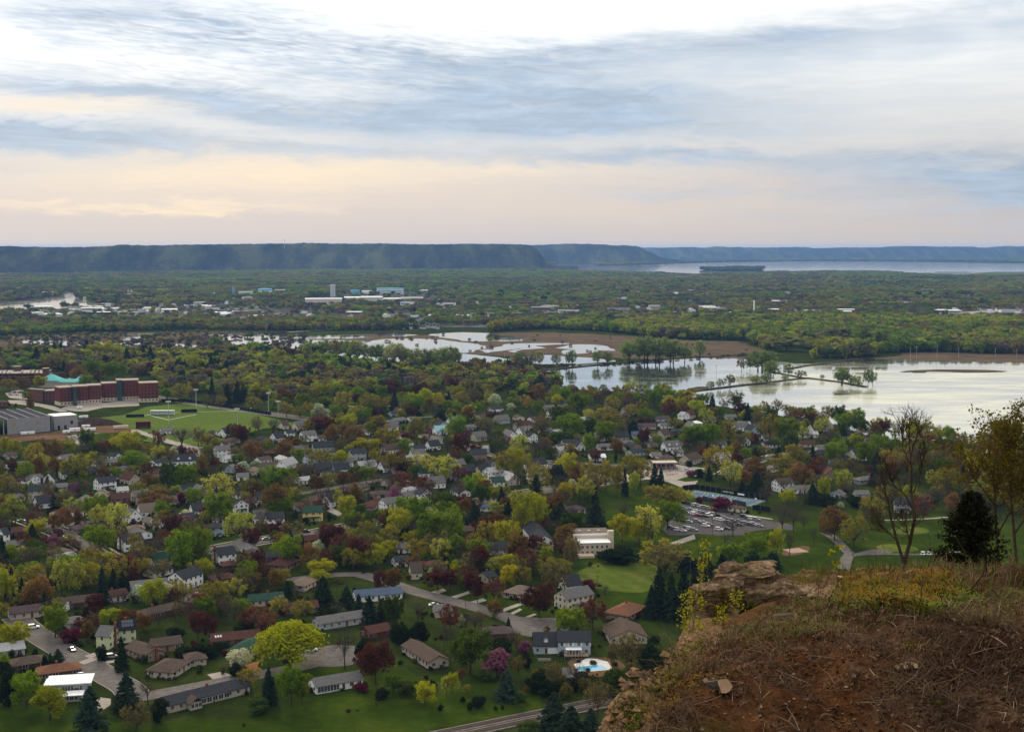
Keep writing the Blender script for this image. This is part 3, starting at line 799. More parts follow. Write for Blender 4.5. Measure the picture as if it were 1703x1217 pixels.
KIND = {}          # kind -> list of (trunk mesh, crown mesh, crown name, material of object)
def rng_(s):
    return np.random.default_rng(s)
def build_kinds():
    full, loose, bare, bud, spruce, pear, orn, lowp = [], [], [], [], [], [], [], []
    for s in range(8):
        r = rng_(100 + s)
        L = lobes_round(r, 19, 0.37, 0.30, 0.60, 0.140)
        L += [(np.array([r.normal() * 0.2, r.normal() * 0.2, 0.62 + r.random() * 0.3]), 0.06 + 0.05 * r.random()) for _ in range(7)]
        full.append((trunk_mesh('trunk', r, L), quadmesh('crown', crown_from_lobes(L, 3800, 0.0165, r, 0.35, 0.65, 1.0, 0.75), LEAF)))
    for s in range(4):           # airy spring crowns with the limbs showing through
        r = rng_(140 + s)
        L = lobes_round(r, 22, 0.40, 0.33, 0.60, 0.105)
        a, b = twig_quads(r, 4, 5, 0.26, 0.55, 0.6, 0.010, 0.74, 0.30, 3)
        tw = join(a, b)
        q = crown_from_lobes(L, 1900, 0.0165, r, 0.2, 0.9, jitter=0.9)
        loose.append((trunk_mesh('trunk', r, L, 0.28, 0.021, 9), quadmesh('crown', np.concatenate([q, tw]), [LEAF, TWIG], np.r_[np.zeros(len(q)), np.ones(len(tw))])))
    for s in range(4):
        r = rng_(180 + s)
        a, b = twig_quads(r, 5, 5, 0.24, 0.60, 0.62, 0.0105, 0.74, 0.27, 3)
        tw = join(a, b)
        L = lobes_round(r, 10, 0.3, 0.3, 0.6, 0.1)
        bare.append((trunk_mesh('trunk', r, L, 0.27, 0.019, 6), quadmesh('crown', tw, TWIG)))
    for s in range(3):           # buds only just open: twigs dusted with colour
        r = rng_(220 + s)
        a, b = twig_quads(r, 5, 5, 0.22, 0.58, 0.62, 0.0085, 0.74, 0.27, 3)
        tw = join(a, b)
        L = lobes_round(r, 20, 0.38, 0.33, 0.58, 0.11)
        q = crown_from_lobes(L, 1150, 0.0155, r, 0.1, 1.0, jitter=1.0)
        bud.append((trunk_mesh('trunk', r, L, 0.26, 0.019, 8), quadmesh('crown', np.concatenate([q, tw]), [LEAF, TWIG], np.r_[np.zeros(len(q)), np.ones(len(tw))])))
    for s in range(4):
        r = rng_(260 + s)
        Q = []
        nb = 120
        for i in range(nb):
            z = 0.06 + 0.93 * (i / nb) ** 0.9
            R_ = 0.44 * (1.0 - z) ** 0.78 * (0.75 + 0.4 * r.random()) + 0.012
            th = i * 2.399 + r.normal() * 0.3
            m = max(6, int(46 * R_ / 0.3))
            tpar = r.random(m) ** 0.7
            C = np.stack([np.cos(th + r.normal(size=m) * 0.16) * R_ * tpar, np.sin(th + r.normal(size=m) * 0.16) * R_ * tpar, z - 0.10 * R_ * tpar - 0.05 * tpar ** 2 * R_ + r.normal(size=m) * 0.010], 1)
            N = unit(np.stack([np.cos(th) * 0.5 + r.normal(size=m) * 0.4, np.sin(th) * 0.5 + r.normal(size=m) * 0.4, 0.8 + r.normal(size=m) * 0.3], 1))
            Q.append(leaf_quads(C, N, 0.017 + 0.008 * r.random(m), r, 0.8))
        tr = quadmesh('trunk', np.array(tube([(0, 0, -0.01), (0, 0, 0.5), (0, 0, 0.98)], [0.02, 0.012, 0.003], 6)), BARK)
        spruce.append((tr, quadmesh('crown', np.concatenate(Q), NEEDLE)))
    for s in range(3):           # upright oval street trees
        r = rng_(300 + s)
        L = lobes_round(r, 16, 0.34, 0.37, 0.56, 0.15)
        pear.append((trunk_mesh('trunk', r, L, 0.2, 0.018, 6), quadmesh('crown', crown_from_lobes(L, 2600, 0.020, r, 0.3, 0.5, jitter=0.8), LEAF)))
    for s in range(3):           # low round shrubs and small ornamental trees
        r = rng_(340 + s)
        L = lobes_round(r, 13, 0.34, 0.36, 0.52, 0.19)
        orn.append((trunk_mesh('trunk', r, L, 0.16, 0.03, 5), quadmesh('crown', crown_from_lobes(L, 1900, 0.030, r), LEAF)))
    for s in range(5):           # trees seen from a mile away
        r = rng_(380 + s)
        L = lobes_round(r, 11, 0.33, 0.26, 0.56, 0.19)
        lowp.append((trunk_mesh('trunk', r, L, 0.3, 0.022, 3), quadmesh('crown', crown_from_lobes(L, 230, 0.068, r, 0.5, 0.25, jitter=0.45), LEAF)))
    r = rng_(500)
    L = []
    for i in range(26):
        th = i * 2.4; q = math.sqrt((i + 0.5) / 26)
        L.append((np.array([math.cos(th) * q * 0.40, math.sin(th) * q * 0.40, 0.86 - 0.34 * q ** 2 + r.normal() * 0.02]), 0.10 + 0.04 * r.random()))
    q1 = crown_from_lobes(L, 4200, 0.0125, r, 0.4, 0.35)
    C = np.repeat(np.array([c for c, _ in L]), 120, 0); m = len(C)
    C = C + r.normal(size=(m, 3)) * np.array([0.07, 0.07, 0.0]); dr = r.random(m) * (0.10 + 0.16 * (np.hypot(C[:, 0], C[:, 1]) / 0.45))
    C[:, 2] -= dr
    q2 = leaf_quads(C, unit(np.stack([C[:, 0], C[:, 1], 0.1 * np.ones(m)], 1) + r.normal(size=(m, 3)) * 0.25), 0.013, r)
    q2[:, :, 2] = (q2[:, :, 2] - C[:, None, 2]) * 1.7 + C[:, None, 2]
    willow = [(trunk_mesh('trunk', r, L, 0.24, 0.035, 12, 0.04), quadmesh('crown', np.concatenate([q1, q2]), LEAF))]
    KIND.update(full=full, loose=loose, bare=bare, bud=bud, spruce=spruce, pear=pear, orn=orn, lowp=lowp, willow=willow)
build_kinds()

# code -> (kind, name, colour words, tint rgb)
CODE = {
    'g': ('full', 'broadleaf_tree', 'bright green', (0.125, 0.190, 0.009)),
    'G': ('full', 'broadleaf_tree', 'dark green', (0.058, 0.090, 0.010)),
    'y': ('full', 'spring_leaf_tree', 'yellow-green', (0.265, 0.275, 0.012)),
    'Y': ('full', 'spring_leaf_tree', 'bright yellow', (0.36, 0.34, 0.010)),
    'l': ('loose', 'budding_tree', 'pale yellow-green', (0.32, 0.33, 0.045)),
    'o': ('loose', 'budding_tree', 'olive', (0.215, 0.190, 0.022)),
    'q': ('bud', 'thin_leaved_tree', 'thin brownish-olive', (0.130, 0.112, 0.032)),
    'n': ('pear', 'oval_street_tree', 'orange-brown', (0.160, 0.092, 0.024)),
    'r': ('full', 'red_leaf_tree', 'dark red', (0.080, 0.026, 0.018)),
    'R': ('loose', 'red_leaf_tree', 'thin brownish-red', (0.120, 0.044, 0.026)),
    'b': ('bare', 'bare_tree', 'leafless grey-brown', (0.1, 0.08, 0.07)),
    'c': ('spruce', 'spruce_tree', 'dark', (0.020, 0.034, 0.018)),
    'C': ('spruce', 'spruce_tree', 'blue-green', (0.030, 0.050, 0.030)),
    'd': ('orn', 'evergreen_shrub', 'dark green', (0.018, 0.030, 0.010)),
    'e': ('orn', 'green_shrub', 'mid green', (0.055, 0.085, 0.016)),
    'p': ('orn', 'blossom_tree', 'pink', (0.21, 0.085, 0.135)),
    'm': ('orn', 'crabapple_tree', 'crimson', (0.120, 0.018, 0.040)),
    'w': ('orn', 'blossom_tree', 'white-flowered', (0.38, 0.42, 0.25)),
    'W': ('willow', 'willow_tree', 'bright yellow-green', (0.31, 0.35, 0.010)),
    'a': ('loose', 'lakeside_tree', 'green', (0.16, 0.20, 0.03)),
    'k': ('lowp', 'lakeside_tree', 'green', (0.095, 0.130, 0.025)),
}
TREES = []       # records for labels: object, position, pixel, words
def tree(code, x, top, wpx, hpx, tile='0', group=None, label=None, name=None, tint=None, low=False):
    kind, nm, words_, tn = CODE[code]
    k = TILES[tile][2]
    bx, by = TP(tile, x, top + hpx)
    base = gp(bx, by)
    s = depth(base) / F
    H = hpx / k * s * 1.10
    Wd = wpx / k * s * 1.14
    H = max(H, 1.0)
    tm, cm = random.choice(KIND[kind])
    root = empty(name or nm, base, random.random() * 6.28)
    W2 = Wd / (0.98 if kind in ('full', 'loose', 'bare', 'bud', 'willow', 'lowp') else 0.92 if kind != 'spruce' else 0.80)
    an = random.uniform(0.86, 1.14)
    root.scale = (W2 * an, W2 / an, H / (0.97 if kind != 'spruce' else 1.0))
    t_ = link('trunk', tm, root)
    c_ = link('crown', cm, root)
    j = 0.16
    b = random.uniform(1 - j, 1 + j)
    tn = tint or tn
    c_['tint'] = [tn[0] * b * random.uniform(0.9, 1.1), tn[1] * b, tn[2] * b]
    tag(root, label, 'tree' if 'shrub' not in nm else 'shrub', group)
    TREES.append(dict(o=root, c=c_, pos=base, px=(bx, by), code=code, words=words_, nm=name or nm, H=H, W=Wd, label=label))
    return root

# ================================================================ woods: stuff, instanced from crowns of real trees
def gn_scatter(name, P, S, RZ, T, protos, label):
    """one stuff object: crowns of standing trees repeated over the points P"""
    n = len(P)
    me = bpy.data.meshes.new(name)
    me.vertices.add(n)
    me.vertices.foreach_set('co', np.ascontiguousarray(P, dtype=np.float32).ravel())
    def attr(nm, typ, data, key):
        a = me.attributes.new(nm, typ, 'POINT')
        a.data.foreach_set(key, np.ascontiguousarray(data, dtype=np.float32 if typ != 'INT' else np.int32).ravel())
    attr('scl', 'FLOAT_VECTOR', S, 'vector')
    attr('rz', 'FLOAT_VECTOR', np.stack([np.zeros(n), np.zeros(n), RZ], 1), 'vector')
    attr('tint', 'FLOAT_COLOR', np.concatenate([T, np.ones((n, 1))], 1), 'color')
    attr('pick', 'INT', RNG.integers(0, len(protos), n), 'value')
    o = link(name, me)
    ng = bpy.data.node_groups.new(name, 'GeometryNodeTree')
    ng.interface.new_socket('Geometry', in_out='INPUT', socket_type='NodeSocketGeometry')
    ng.interface.new_socket('Geometry', in_out='OUTPUT', socket_type='NodeSocketGeometry')
    N = ng.nodes
    gi, go = N.new('NodeGroupInput'), N.new('NodeGroupOutput')
    jn = N.new('GeometryNodeJoinGeometry')
    for pr in reversed(protos):
        oi = N.new('GeometryNodeObjectInfo')
        oi.transform_space = 'ORIGINAL'
        oi.inputs['Object'].default_value = pr
        oi.inputs['As Instance'].default_value = True
        ng.links.new(oi.outputs['Geometry'], jn.inputs[0])
    iop = N.new('GeometryNodeInstanceOnPoints')
    ng.links.new(gi.outputs[0], iop.inputs['Points'])
    ng.links.new(jn.outputs[0], iop.inputs['Instance'])
    iop.inputs['Pick Instance'].default_value = True
    def named(nm, typ):
        a = N.new('GeometryNodeInputNamedAttribute')
        a.data_type = typ
        a.inputs['Name'].default_value = nm
        return a.outputs['Attribute']
    ng.links.new(named('pick', 'INT'), iop.inputs['Instance Index'])
    ng.links.new(named('scl', 'FLOAT_VECTOR'), iop.inputs['Scale'])
    ng.links.new(named('rz', 'FLOAT_VECTOR'), iop.inputs['Rotation'])
    ng.links.new(iop.outputs[0], go.inputs[0])
    md = o.modifiers.new('scatter', 'NODES')
    md.node_group = ng
    tag(o, label, None, None, 'stuff')
    return o

PAL = {'g': (0.105, 0.165, 0.020), 'G': (0.058, 0.095, 0.018), 'y': (0.205, 0.225, 0.022), 'o': (0.150, 0.140, 0.034), 'b': (0.090, 0.074, 0.060),
       'n': (0.140, 0.098, 0.034), 'r': (0.085, 0.030, 0.022), 'c': (0.022, 0.034, 0.020), 'l': (0.19, 0.205, 0.06), 'w': (0.3, 0.3, 0.2)}
WATERPX, KEEPOUT = [], []
# a few trees that stand apart along the water: things of their own, and the patterns for the woods
far_protos = []
SHORE = [ # tile, code, x, top, w, h
 ('L', 'k', 330, 735, 90, 100), ('L', 'k', 420, 735, 95, 105), ('L', 'k', 515, 735, 100, 110), ('L', 'k', 600, 738, 100, 115), ('L', 'k', 650, 740, 110, 120), ('L', 'k', 765, 765, 80, 100), ('L', 'k', 815, 768, 70, 95),
 ('L', 'k', 890, 755, 95, 120), ('L', 'k', 930, 770, 80, 115), ('L', 'k', 975, 790, 70, 95), ('L', 'k', 1030, 790, 90, 100), ('L', 'k', 1100, 795, 85, 105), ('L', 'k', 1160, 795, 90, 105), ('L', 'k', 1210, 785, 100, 120), ('L', 'k', 1265, 785, 90, 125),
 ('L', 'k', 710, 780, 60, 80), ('M', 'k', 20, 810, 80, 95), ('M', 'k', 90, 820, 50, 85), ('M', 'k', 148, 805, 45, 90), ('M', 'k', 255, 820, 50, 75), ('M', 'k', 360, 800, 50, 95), ('M', 'k', 525, 805, 60, 80), ('M', 'k', 590, 810, 55, 75),
 ('M', 'k', 735, 740, 110, 120), ('M', 'k', 830, 715, 130, 140), ('M', 'k', 930, 718, 130, 140), ('M', 'k', 1020, 735, 120, 125), ('M', 'k', 1095, 750, 80, 105), ('M', 'k', 800, 765, 50, 90), ('M', 'k', 1195, 738, 60, 105), ('M', 'k', 1180, 655, 70, 60),
 ('M', 'k', 1600, 805, 150, 120), ('M', 'k', 1520, 850, 40, 70), ('M', 'k', 1465, 850, 45, 75), ('M', 'k', 1655, 870, 80, 90), ('N', 'k', 515, 750, 60, 110), ('N', 'k', 630, 735, 110, 115), ('N', 'k', 755, 678, 110, 120), ('N', 'k', 645, 665, 130, 110),
 ('N', 'k', 495, 915, 90, 95), ('N', 'k', 560, 960, 60, 60), ('N', 'k', 605, 970, 60, 60), ('N', 'k', 670, 925, 50, 95), ('N', 'k', 150, 890, 60, 70), ('N', 'k', 230, 930, 60, 45), ('N', 'k', 130, 955, 40, 45), ('N', 'k', 370, 955, 25, 30), ('N', 'k', 15, 800, 70, 80), ('N', 'k', 280, 665, 130, 110), ('N', 'k', 140, 700, 230, 100), ('N', 'k', 480, 650, 200, 110),
 ('M', 'k', 1390, 960, 60, 70), ('M', 'k', 1325, 985, 40, 55), ('M', 'k', 1265, 1000, 45, 50), ('M', 'k', 1560, 965, 60, 50), ('M', 'k', 1630, 950, 60, 60), ('K', 'k', 420, 478, 60, 50), ('K', 'k', 495, 485, 60, 42), ('K', 'k', 180, 495, 70, 30), ('K', 'k', 60, 515, 70, 45), ('K', 'k', 1410, 715, 110, 90), ('K', 'k', 630, 695, 80, 50), ('K', 'k', 755, 695, 50, 45), ('K', 'k', 955, 690, 80, 40),
]
for (tl, cd, x, tp, wd, hh) in SHORE:
    tn = random.choice([(0.105, 0.145, 0.03), (0.12, 0.145, 0.04), (0.14, 0.16, 0.05), (0.085, 0.12, 0.025), (0.13, 0.13, 0.05)])
    if tl in 'LM' or (tl == 'N' and 880 < tp):
        cd, tn = 'a', tuple(v * 1.7 for v in tn)
        wd *= 1.3; hh *= 1.12
        if hh > 90:
            tree(cd, x + random.uniform(-30, 30), tp + random.uniform(2, 25), wd * 0.85, hh * 0.85, tl, 'trees along the lake and ponds', None, None, tuple(v * random.uniform(0.7, 1.1) for v in tn))
    tree(cd, x, tp, wd, hh, tl, 'trees along the lake and ponds', None, None, tn)
seen = set()
for r_ in TREES:
    if r_['code'] == 'k' and r_['c'].data.name not in seen:
        seen.add(r_['c'].data.name)
        far_protos.append(r_['c'])

LAKEFAR = [(880, 446), (905, 439), (1100, 438), (1290, 433), (1420, 432), (1720, 437), (1900, 439), (1900, 452), (1560, 454), (1273, 455), (1165, 459), (1090, 457), (985, 454), (900, 450)]
RIVER = [(-60, 506), (0, 503), (60, 498), (105, 492), (112, 485), (126, 486), (131, 498), (165, 504), (158, 513), (60, 518), (-60, 523)]
INDU = [(30, 526), (150, 509), (330, 509), (560, 517), (560, 532), (300, 533), (60, 533)]
FACT = [(505, 504), (505, 498), (560, 490), (545, 487), (690, 485), (735, 492), (740, 503), (640, 506)]
EAST = [(1590, 536), (1590, 519), (1640, 514), (1790, 514), (1790, 537)]
AIR = [(1480, 456), (1560, 449.5), (1800, 449), (1800, 460), (1600, 461)]
random.seed(99)
FARPTS = []
while len(FARPTS) < 280:
    x, y = random.uniform(-20, 1720), random.uniform(474, 534)
    if any(inside(x, y, q) for q in (RIVER, LAKEFAR, AIR, FACT)) or (x > 815 and y > 527):
        continue
    if y < 486 and random.random() < 0.6: continue
    FARPTS.append((x, y))
FARBIG = []
while len(FARBIG) < 62:
    x, y = random.uniform(-20, 1720), random.uniform(472, 533)
    if any(inside(x, y, q) for q in (RIVER, LAKEFAR, AIR, FACT)) or (x > 815 and y > 526): continue
    if any(abs(x - a) < 45 and abs(y - b) < 6 for a, b in FARBIG): continue
    FARBIG.append((x, y))
FARBIG += [(1300, 523), (1345, 521), (1560, 522), (1180, 515), (900, 517)]
FARW = np.array([tuple(gp(x, y))[:2] for x, y in FARPTS])
BIGW = np.array([tuple(gp(x, y))[:2] for x, y in FARBIG])
def wood(name, label, poly, space, wid, hgt, pal, protos, holes=(), dens=1.0, patch=220.0, seed=1, patchy=0.0, hvar=0.25, clear=False):
    """POLY: pixel outline on the floor; SPACE metres between trees; PAL {'g': weight}"""
    rng = rng_(seed)
    W_ = [gp(*p) for p in poly]
    x0, x1 = min(p.x for p in W_), max(p.x for p in W_)
    y0, y1 = min(p.y for p in W_), max(p.y for p in W_)
    gx, gy = np.meshgrid(np.arange(x0, x1, space), np.arange(y0, y1, space))
    gx = gx + (rng.random(gx.shape) - 0.5) * space * 0.95; gy = gy + (rng.random(gx.shape) - 0.5) * space * 0.95
    gx, gy = gx.ravel(), gy.ravel()
    k = inside_np(gx, gy, [(p.x, p.y) for p in W_])
    # keep what the picture can plausibly see
    k &= np.abs(gx) < gy * 0.47 + 60
    for h in holes:
        k &= ~inside_np(gx, gy, [(q.x, q.y) for q in (gp(*p) for p in h)])
    if patchy:
        k &= (fbm(gx / patch * 1.7 + 9, gy / patch * 1.7, 3) * 0.5 + 0.5) > patchy * rng.random(len(gx))
    if clear:
        dx = np.abs(gx[:, None] - FARW[None, :, 0]); dy = gy[:, None] - FARW[None, :, 1]
        k &= ~((dx < 10) & (dy < 12) & (dy > -150)).any(1)
        dx = np.abs(gx[:, None] - BIGW[None, :, 0]); dy = gy[:, None] - BIGW[None, :, 1]
        k &= ~((dx < 34) & (dy < 40) & (dy > -190)).any(1)
    if dens < 1:
        k &= rng.random(len(gx)) < dens
    gx, gy = gx[k], gy[k]
    n = len(gx)
    keys = list(pal); wts = np.array([pal[a] for a in keys], float)
    # neighbours tend to be of one kind
    fld = np.stack([fbm(gx / patch + 31 * i, gy / patch + 7 * i, 3, 0.6) for i in range(len(keys))], 1)
    sc_ = np.log(wts / wts.sum())[None, :] + fld * 3.4 + rng.gumbel(size=fld.shape) * 0.75
    ch = sc_.argmax(1)
    T = np.array([PAL[a] for a in keys])[ch] * 1.18 * (0.8 + 0.4 * rng.random((n, 1)))
    s = (1 - hvar + 2 * hvar * rng.random(n)) * (1 + 0.45 * fbm(gx / patch / 0.6 + 77, gy / patch / 0.6, 3))
    wv = wid * s * (0.85 + 0.35 * rng.random(n))
    S = np.stack([wv, wv, hgt * s], 1)
    con = np.array([a == 'c' for a in keys])[ch]
    S[con, 0] *= 0.6; S[con, 1] *= 0.6; S[con, 2] *= 1.15
    return gn_scatter(name, np.stack([gx, gy, np.full(n, -0.3)], 1), S, rng.random(n) * 6.28, T, protos, label)

wood('floodplain_forest', 'muted green floodplain forest along the foot of the bluffs', [(-200, 470), (-200, 452), (400, 452), (880, 447), (980, 449), (1165, 454), (1270, 450), (1900, 449), (1900, 462), (1200, 468), (900, 474), (500, 476), (100, 480)],
     34, 46, 17, {'g': 3, 'o': 4, 'b': 3, 'G': 2}, far_protos, [LAKEFAR, AIR], patch=500, seed=11, hvar=0.15)
wood('floodplain_forest', 'far shore woods between the lake and the blue hills', [(850, 447), (905, 436), (1000, 435), (1090, 436), (1165, 435), (1290, 432.5), (1420, 431.5), (1900, 431), (1900, 438), (1535, 434.5), (1290, 434), (1100, 438), (1000, 441.5), (985, 436.5), (905, 439)],
     55, 75, 16, {'g': 2, 'o': 3, 'b': 3, 'G': 3}, far_protos, [], patch=600, seed=12, hvar=0.15)
wood('distant_woods', 'green and olive woods and gardens of the far town', [(-200, 506), (-200, 478), (100, 478), (500, 474), (900, 471), (1200, 465), (1900, 459), (1900, 500), (1300, 500), (900, 505), (500, 500), (200, 506)],
     22, 24, 15, {'g': 3, 'o': 5, 'b': 3, 'G': 2, 'y': 0.6, 'c': 0.2, 'r': 0.2}, far_protos, [RIVER, FACT], patch=260, seed=13, patchy=0.62, clear=True)
wood('distant_woods', 'olive and green trees across the nearer streets of the far town', [(-200, 548), (-200, 505), (200, 505), (500, 500), (900, 503), (1300, 498), (1900, 498), (1900, 530), (1300, 528), (840, 540), (700, 542), (500, 546), (300, 548), (100, 552)],
     15, 17, 13, {'g': 3, 'o': 5, 'b': 4, 'G': 2, 'y': 1, 'c': 0.3, 'r': 0.3, 'n': 1}, far_protos, [RIVER, INDU, FACT, EAST], patch=160, seed=14, patchy=0.66, clear=True)
wood('marsh_woods', 'long dense wood on the far side of the reed marsh', [(815, 552), (830, 536), (900, 531), (1100, 530), (1300, 528), (1560, 534), (1900, 536), (1900, 592), (1640, 588), (1560, 585), (1480, 587), (1440, 596), (1330, 596), (1280, 588), (1245, 566), (1130, 565), (1000, 551), (900, 547)],
     11, 15, 16, {'g': 4, 'y': 4, 'o': 2.5, 'b': 2.5, 'G': 1.5, 'n': 0.6}, far_protos, [[(1275, 590), (1290, 575), (1340, 580), (1390, 590), (1330, 599)]], patch=150, seed=15, hvar=0.2)
wood('riverside_woods', 'grey and green wood between the industrial yards and the western marsh', [(-200, 566), (-200, 541), (60, 541), (300, 545), (580, 545), (720, 545), (640, 550), (500, 550), (330, 548), (130, 553)],
     11.5, 14, 14, {'g': 3, 'b': 4, 'o': 3, 'G': 2, 'y': 0.8}, far_protos, [], patch=120, seed=16, hvar=0.2)
wood('marsh_woods', 'low scrub along the pond banks', [(830, 610), (880, 608), (1000, 608), (1160, 596), (1240, 590), (1290, 590), (1240, 593), (1130, 597), (1000, 606), (890, 616)],
     7, 6, 3.5, {'G': 2, 'o': 2, 'b': 1}, far_protos, [], patch=60, seed=17, dens=0.8)
wood('campus_woods', 'dense mixed wood behind the brick halls and the sports field', [(-200, 630), (-200, 590), (0, 586), (200, 590), (380, 588), (470, 590), (560, 602), (700, 608), (850, 616), (905, 628), (940, 648), (880, 652), (700, 648), (560, 656), (440, 668), (340, 655), (270, 650), (262, 626), (190, 622), (80, 616)],
     11, 13, 13, {'g': 3, 'y': 3, 'o': 4.5, 'b': 3, 'n': 2, 'G': 2.2, 'c': 2.2, 'r': 0.7}, [c for c in far_protos], [[(560, 612), (620, 601), (700, 602), (800, 612), (700, 616)]], patch=70, seed=18)
wood('island_woods', 'dark trees covering the island in the far lake', [(1165, 449.8), (1180, 447.4), (1230, 447), (1268, 448.2), (1262, 450.3), (1200, 451)], 32, 46, 22, {'G': 2, 'b': 1}, far_protos, [], patch=200, seed=19, hvar=0.1)

wood('distant_woods', 'scattered trees between the sheds of the western industrial park', INDU, 15, 13, 9, {'g': 3, 'o': 4, 'b': 3, 'G': 2}, far_protos, [RIVER], patch=120, seed=24, dens=0.13)
wood('distant_woods', 'scattered trees among the factory blocks', FACT, 18, 16, 12, {'g': 3, 'o': 4, 'b': 3, 'G': 2}, far_protos, [], patch=120, seed=25, dens=0.10)

wood('marsh_woods', 'bare grey trees and scrub standing in the western marsh', [(-60, 575), (-40, 563), (130, 557), (330, 552), (500, 553), (520, 560), (500, 574), (380, 584), (200, 586), (60, 583)], 10, 8, 6.5, {'b': 6, 'o': 2.5, 'G': 1}, far_protos, [[(196, 561), (240, 554), (280, 553), (262, 561), (212, 567)], [(310, 557), (350, 552), (430, 551), (520, 553), (500, 558), (400, 559)], [(365, 572), (400, 566), (460, 563), (470, 568), (420, 576)]], patch=60, seed=31, dens=0.22)
wood('marsh_woods', 'low green and grey brush round the reed ponds', [(490, 566), (560, 556), (700, 557), (870, 552), (1000, 555), (1130, 567), (1245, 568), (1240, 596), (1090, 596), (860, 593), (745, 587), (560, 576)], 14, 6, 3.2, {'b': 3, 'o': 4, 'y': 1}, far_protos, [], patch=50, seed=32, dens=0.05)

# ================================================================ houses
WALLC = {'W': ('white', (0.79, 0.80, 0.80)), 'C': ('cream', (0.60, 0.53, 0.40)), 'Y': ('yellow', (0.66, 0.53, 0.20)), 'B': ('dark brick', (0.12, 0.045, 0.036)),
         'T': ('tan brick', (0.24, 0.175, 0.13)), 'G': ('grey', (0.36, 0.37, 0.38)), 'L': ('blue-grey', (0.36, 0.43, 0.49)), 'N': ('pale green', (0.52, 0.56, 0.36)),
         'K': ('dark brown', (0.10, 0.065, 0.048)), 'S': ('beige', (0.44, 0.385, 0.31)), 'P': ('pinkish', (0.46, 0.37, 0.33)), 'H': ('tan', (0.50, 0.42, 0.31))}
ROOFC = {'d': ('dark grey', (0.040, 0.043, 0.050)), 'b': ('brown', (0.082, 0.062, 0.052)), 'g': ('grey', (0.130, 0.125, 0.124)), 'r': ('red-brown', (0.080, 0.040, 0.034)),
         'n': ('dark green', (0.032, 0.062, 0.048)), 't': ('tan', (0.150, 0.115, 0.095)), 'l': ('light grey', (0.34, 0.34, 0.35)), 'u': ('blue', (0.075, 0.105, 0.155)),
         'w': ('white', (0.74, 0.75, 0.76)), 'm': ('mauve-brown', (0.080, 0.058, 0.060)), 'q': ('turquoise', (0.26, 0.46, 0.50)), 'o': ('orange-brown', (0.150, 0.075, 0.048)), 'k': ('near-black', (0.02, 0.022, 0.028))}
WM = {k: mat('wall ' + n, c, 0.75, 0.07, 0.8) for k, (n, c) in WALLC.items()}
RM = {k: mat('shingle ' + n, c, 0.9, 0.22, 1.2, bump=0.3) for k, (n, c) in ROOFC.items()}
TRIM = mat('white trim', (0.76, 0.77, 0.77), 0.5, 0.04, 1)
GLASS = mat('window glass', (0.016, 0.019, 0.024), 0.12, 0.3, 0.5, spec=0.5)
BRICKM = mat('red brick', (0.20, 0.070, 0.045), 0.9, 0.25, 2)
DOORM = mat('door paint', (0.12, 0.05, 0.04), 0.6, 0.1, 1)
METAL = mat('galvanised metal', (0.42, 0.43, 0.44), 0.45, 0.08, 1, metal=0.5)
BLACK = mat('black paint', (0.018, 0.018, 0.02), 0.6, 0.2, 1)

def boxv(x0, y0, z0, x1, y1, z1):
    return [(x0, y0, z0), (x1, y0, z0), (x1, y1, z0), (x0, y1, z0), (x0, y0, z1), (x1, y0, z1), (x1, y1, z1), (x0, y1, z1)]
BOXF = [(0, 3, 2, 1), (4, 5, 6, 7), (0, 1, 5, 4), (1, 2, 6, 5), (2, 3, 7, 6), (3, 0, 4, 7)]
class MB:
    def __init__(s):
        s.v, s.f = [], []
    def add(s, v, f):
        n = len(s.v)
        s.v += [tuple(a) for a in v]; s.f += [tuple(i + n for i in q) for q in f]
        return s
    def box(s, *a):
        return s.add(boxv(*a), BOXF)
    def tube(s, P, r, sides=6):
        q = np.array(tube(P, r, sides)).reshape(-1, 3)
        return s.add(q, [(4 * i, 4 * i + 1, 4 * i + 2, 4 * i + 3) for i in range(len(q) // 4)])
    def build(s, name, m, parent=None, smooth=False):
        return link(name, mesh(name, s.v, s.f, m, smooth), parent)
UNITF = MB().box(-0.5, -0.07, -0.5, 0.5, 0.0, 0.5)
ME_FRAME = mesh('window_frame', UNITF.v, UNITF.f, TRIM)
U2 = MB().box(-0.44, -0.10, -0.45, -0.03, -0.072, 0.45).box(0.03, -0.10, -0.45, 0.44, -0.072, 0.45)
ME_PANE = mesh('pane', U2.v, U2.f, GLASS)
U4 = MB().box(-0.5, -0.06, 0, 0.5, 0.0, 1)
ME_DOOR = mesh('door', U4.v, U4.f, DOORM)
U5 = MB().box(-0.5, -0.06, 0, 0.5, 0.0, 1)
ME_GAR = mesh('garage_door', U5.v, U5.f, TRIM)
U6 = MB().box(-0.5, -0.5, 0, 0.5, 0.5, 1).box(-0.6, -0.6, 0.93, 0.6, 0.6, 1.02)
ME_CHIM = mesh('chimney', U6.v, U6.f, BRICKM)

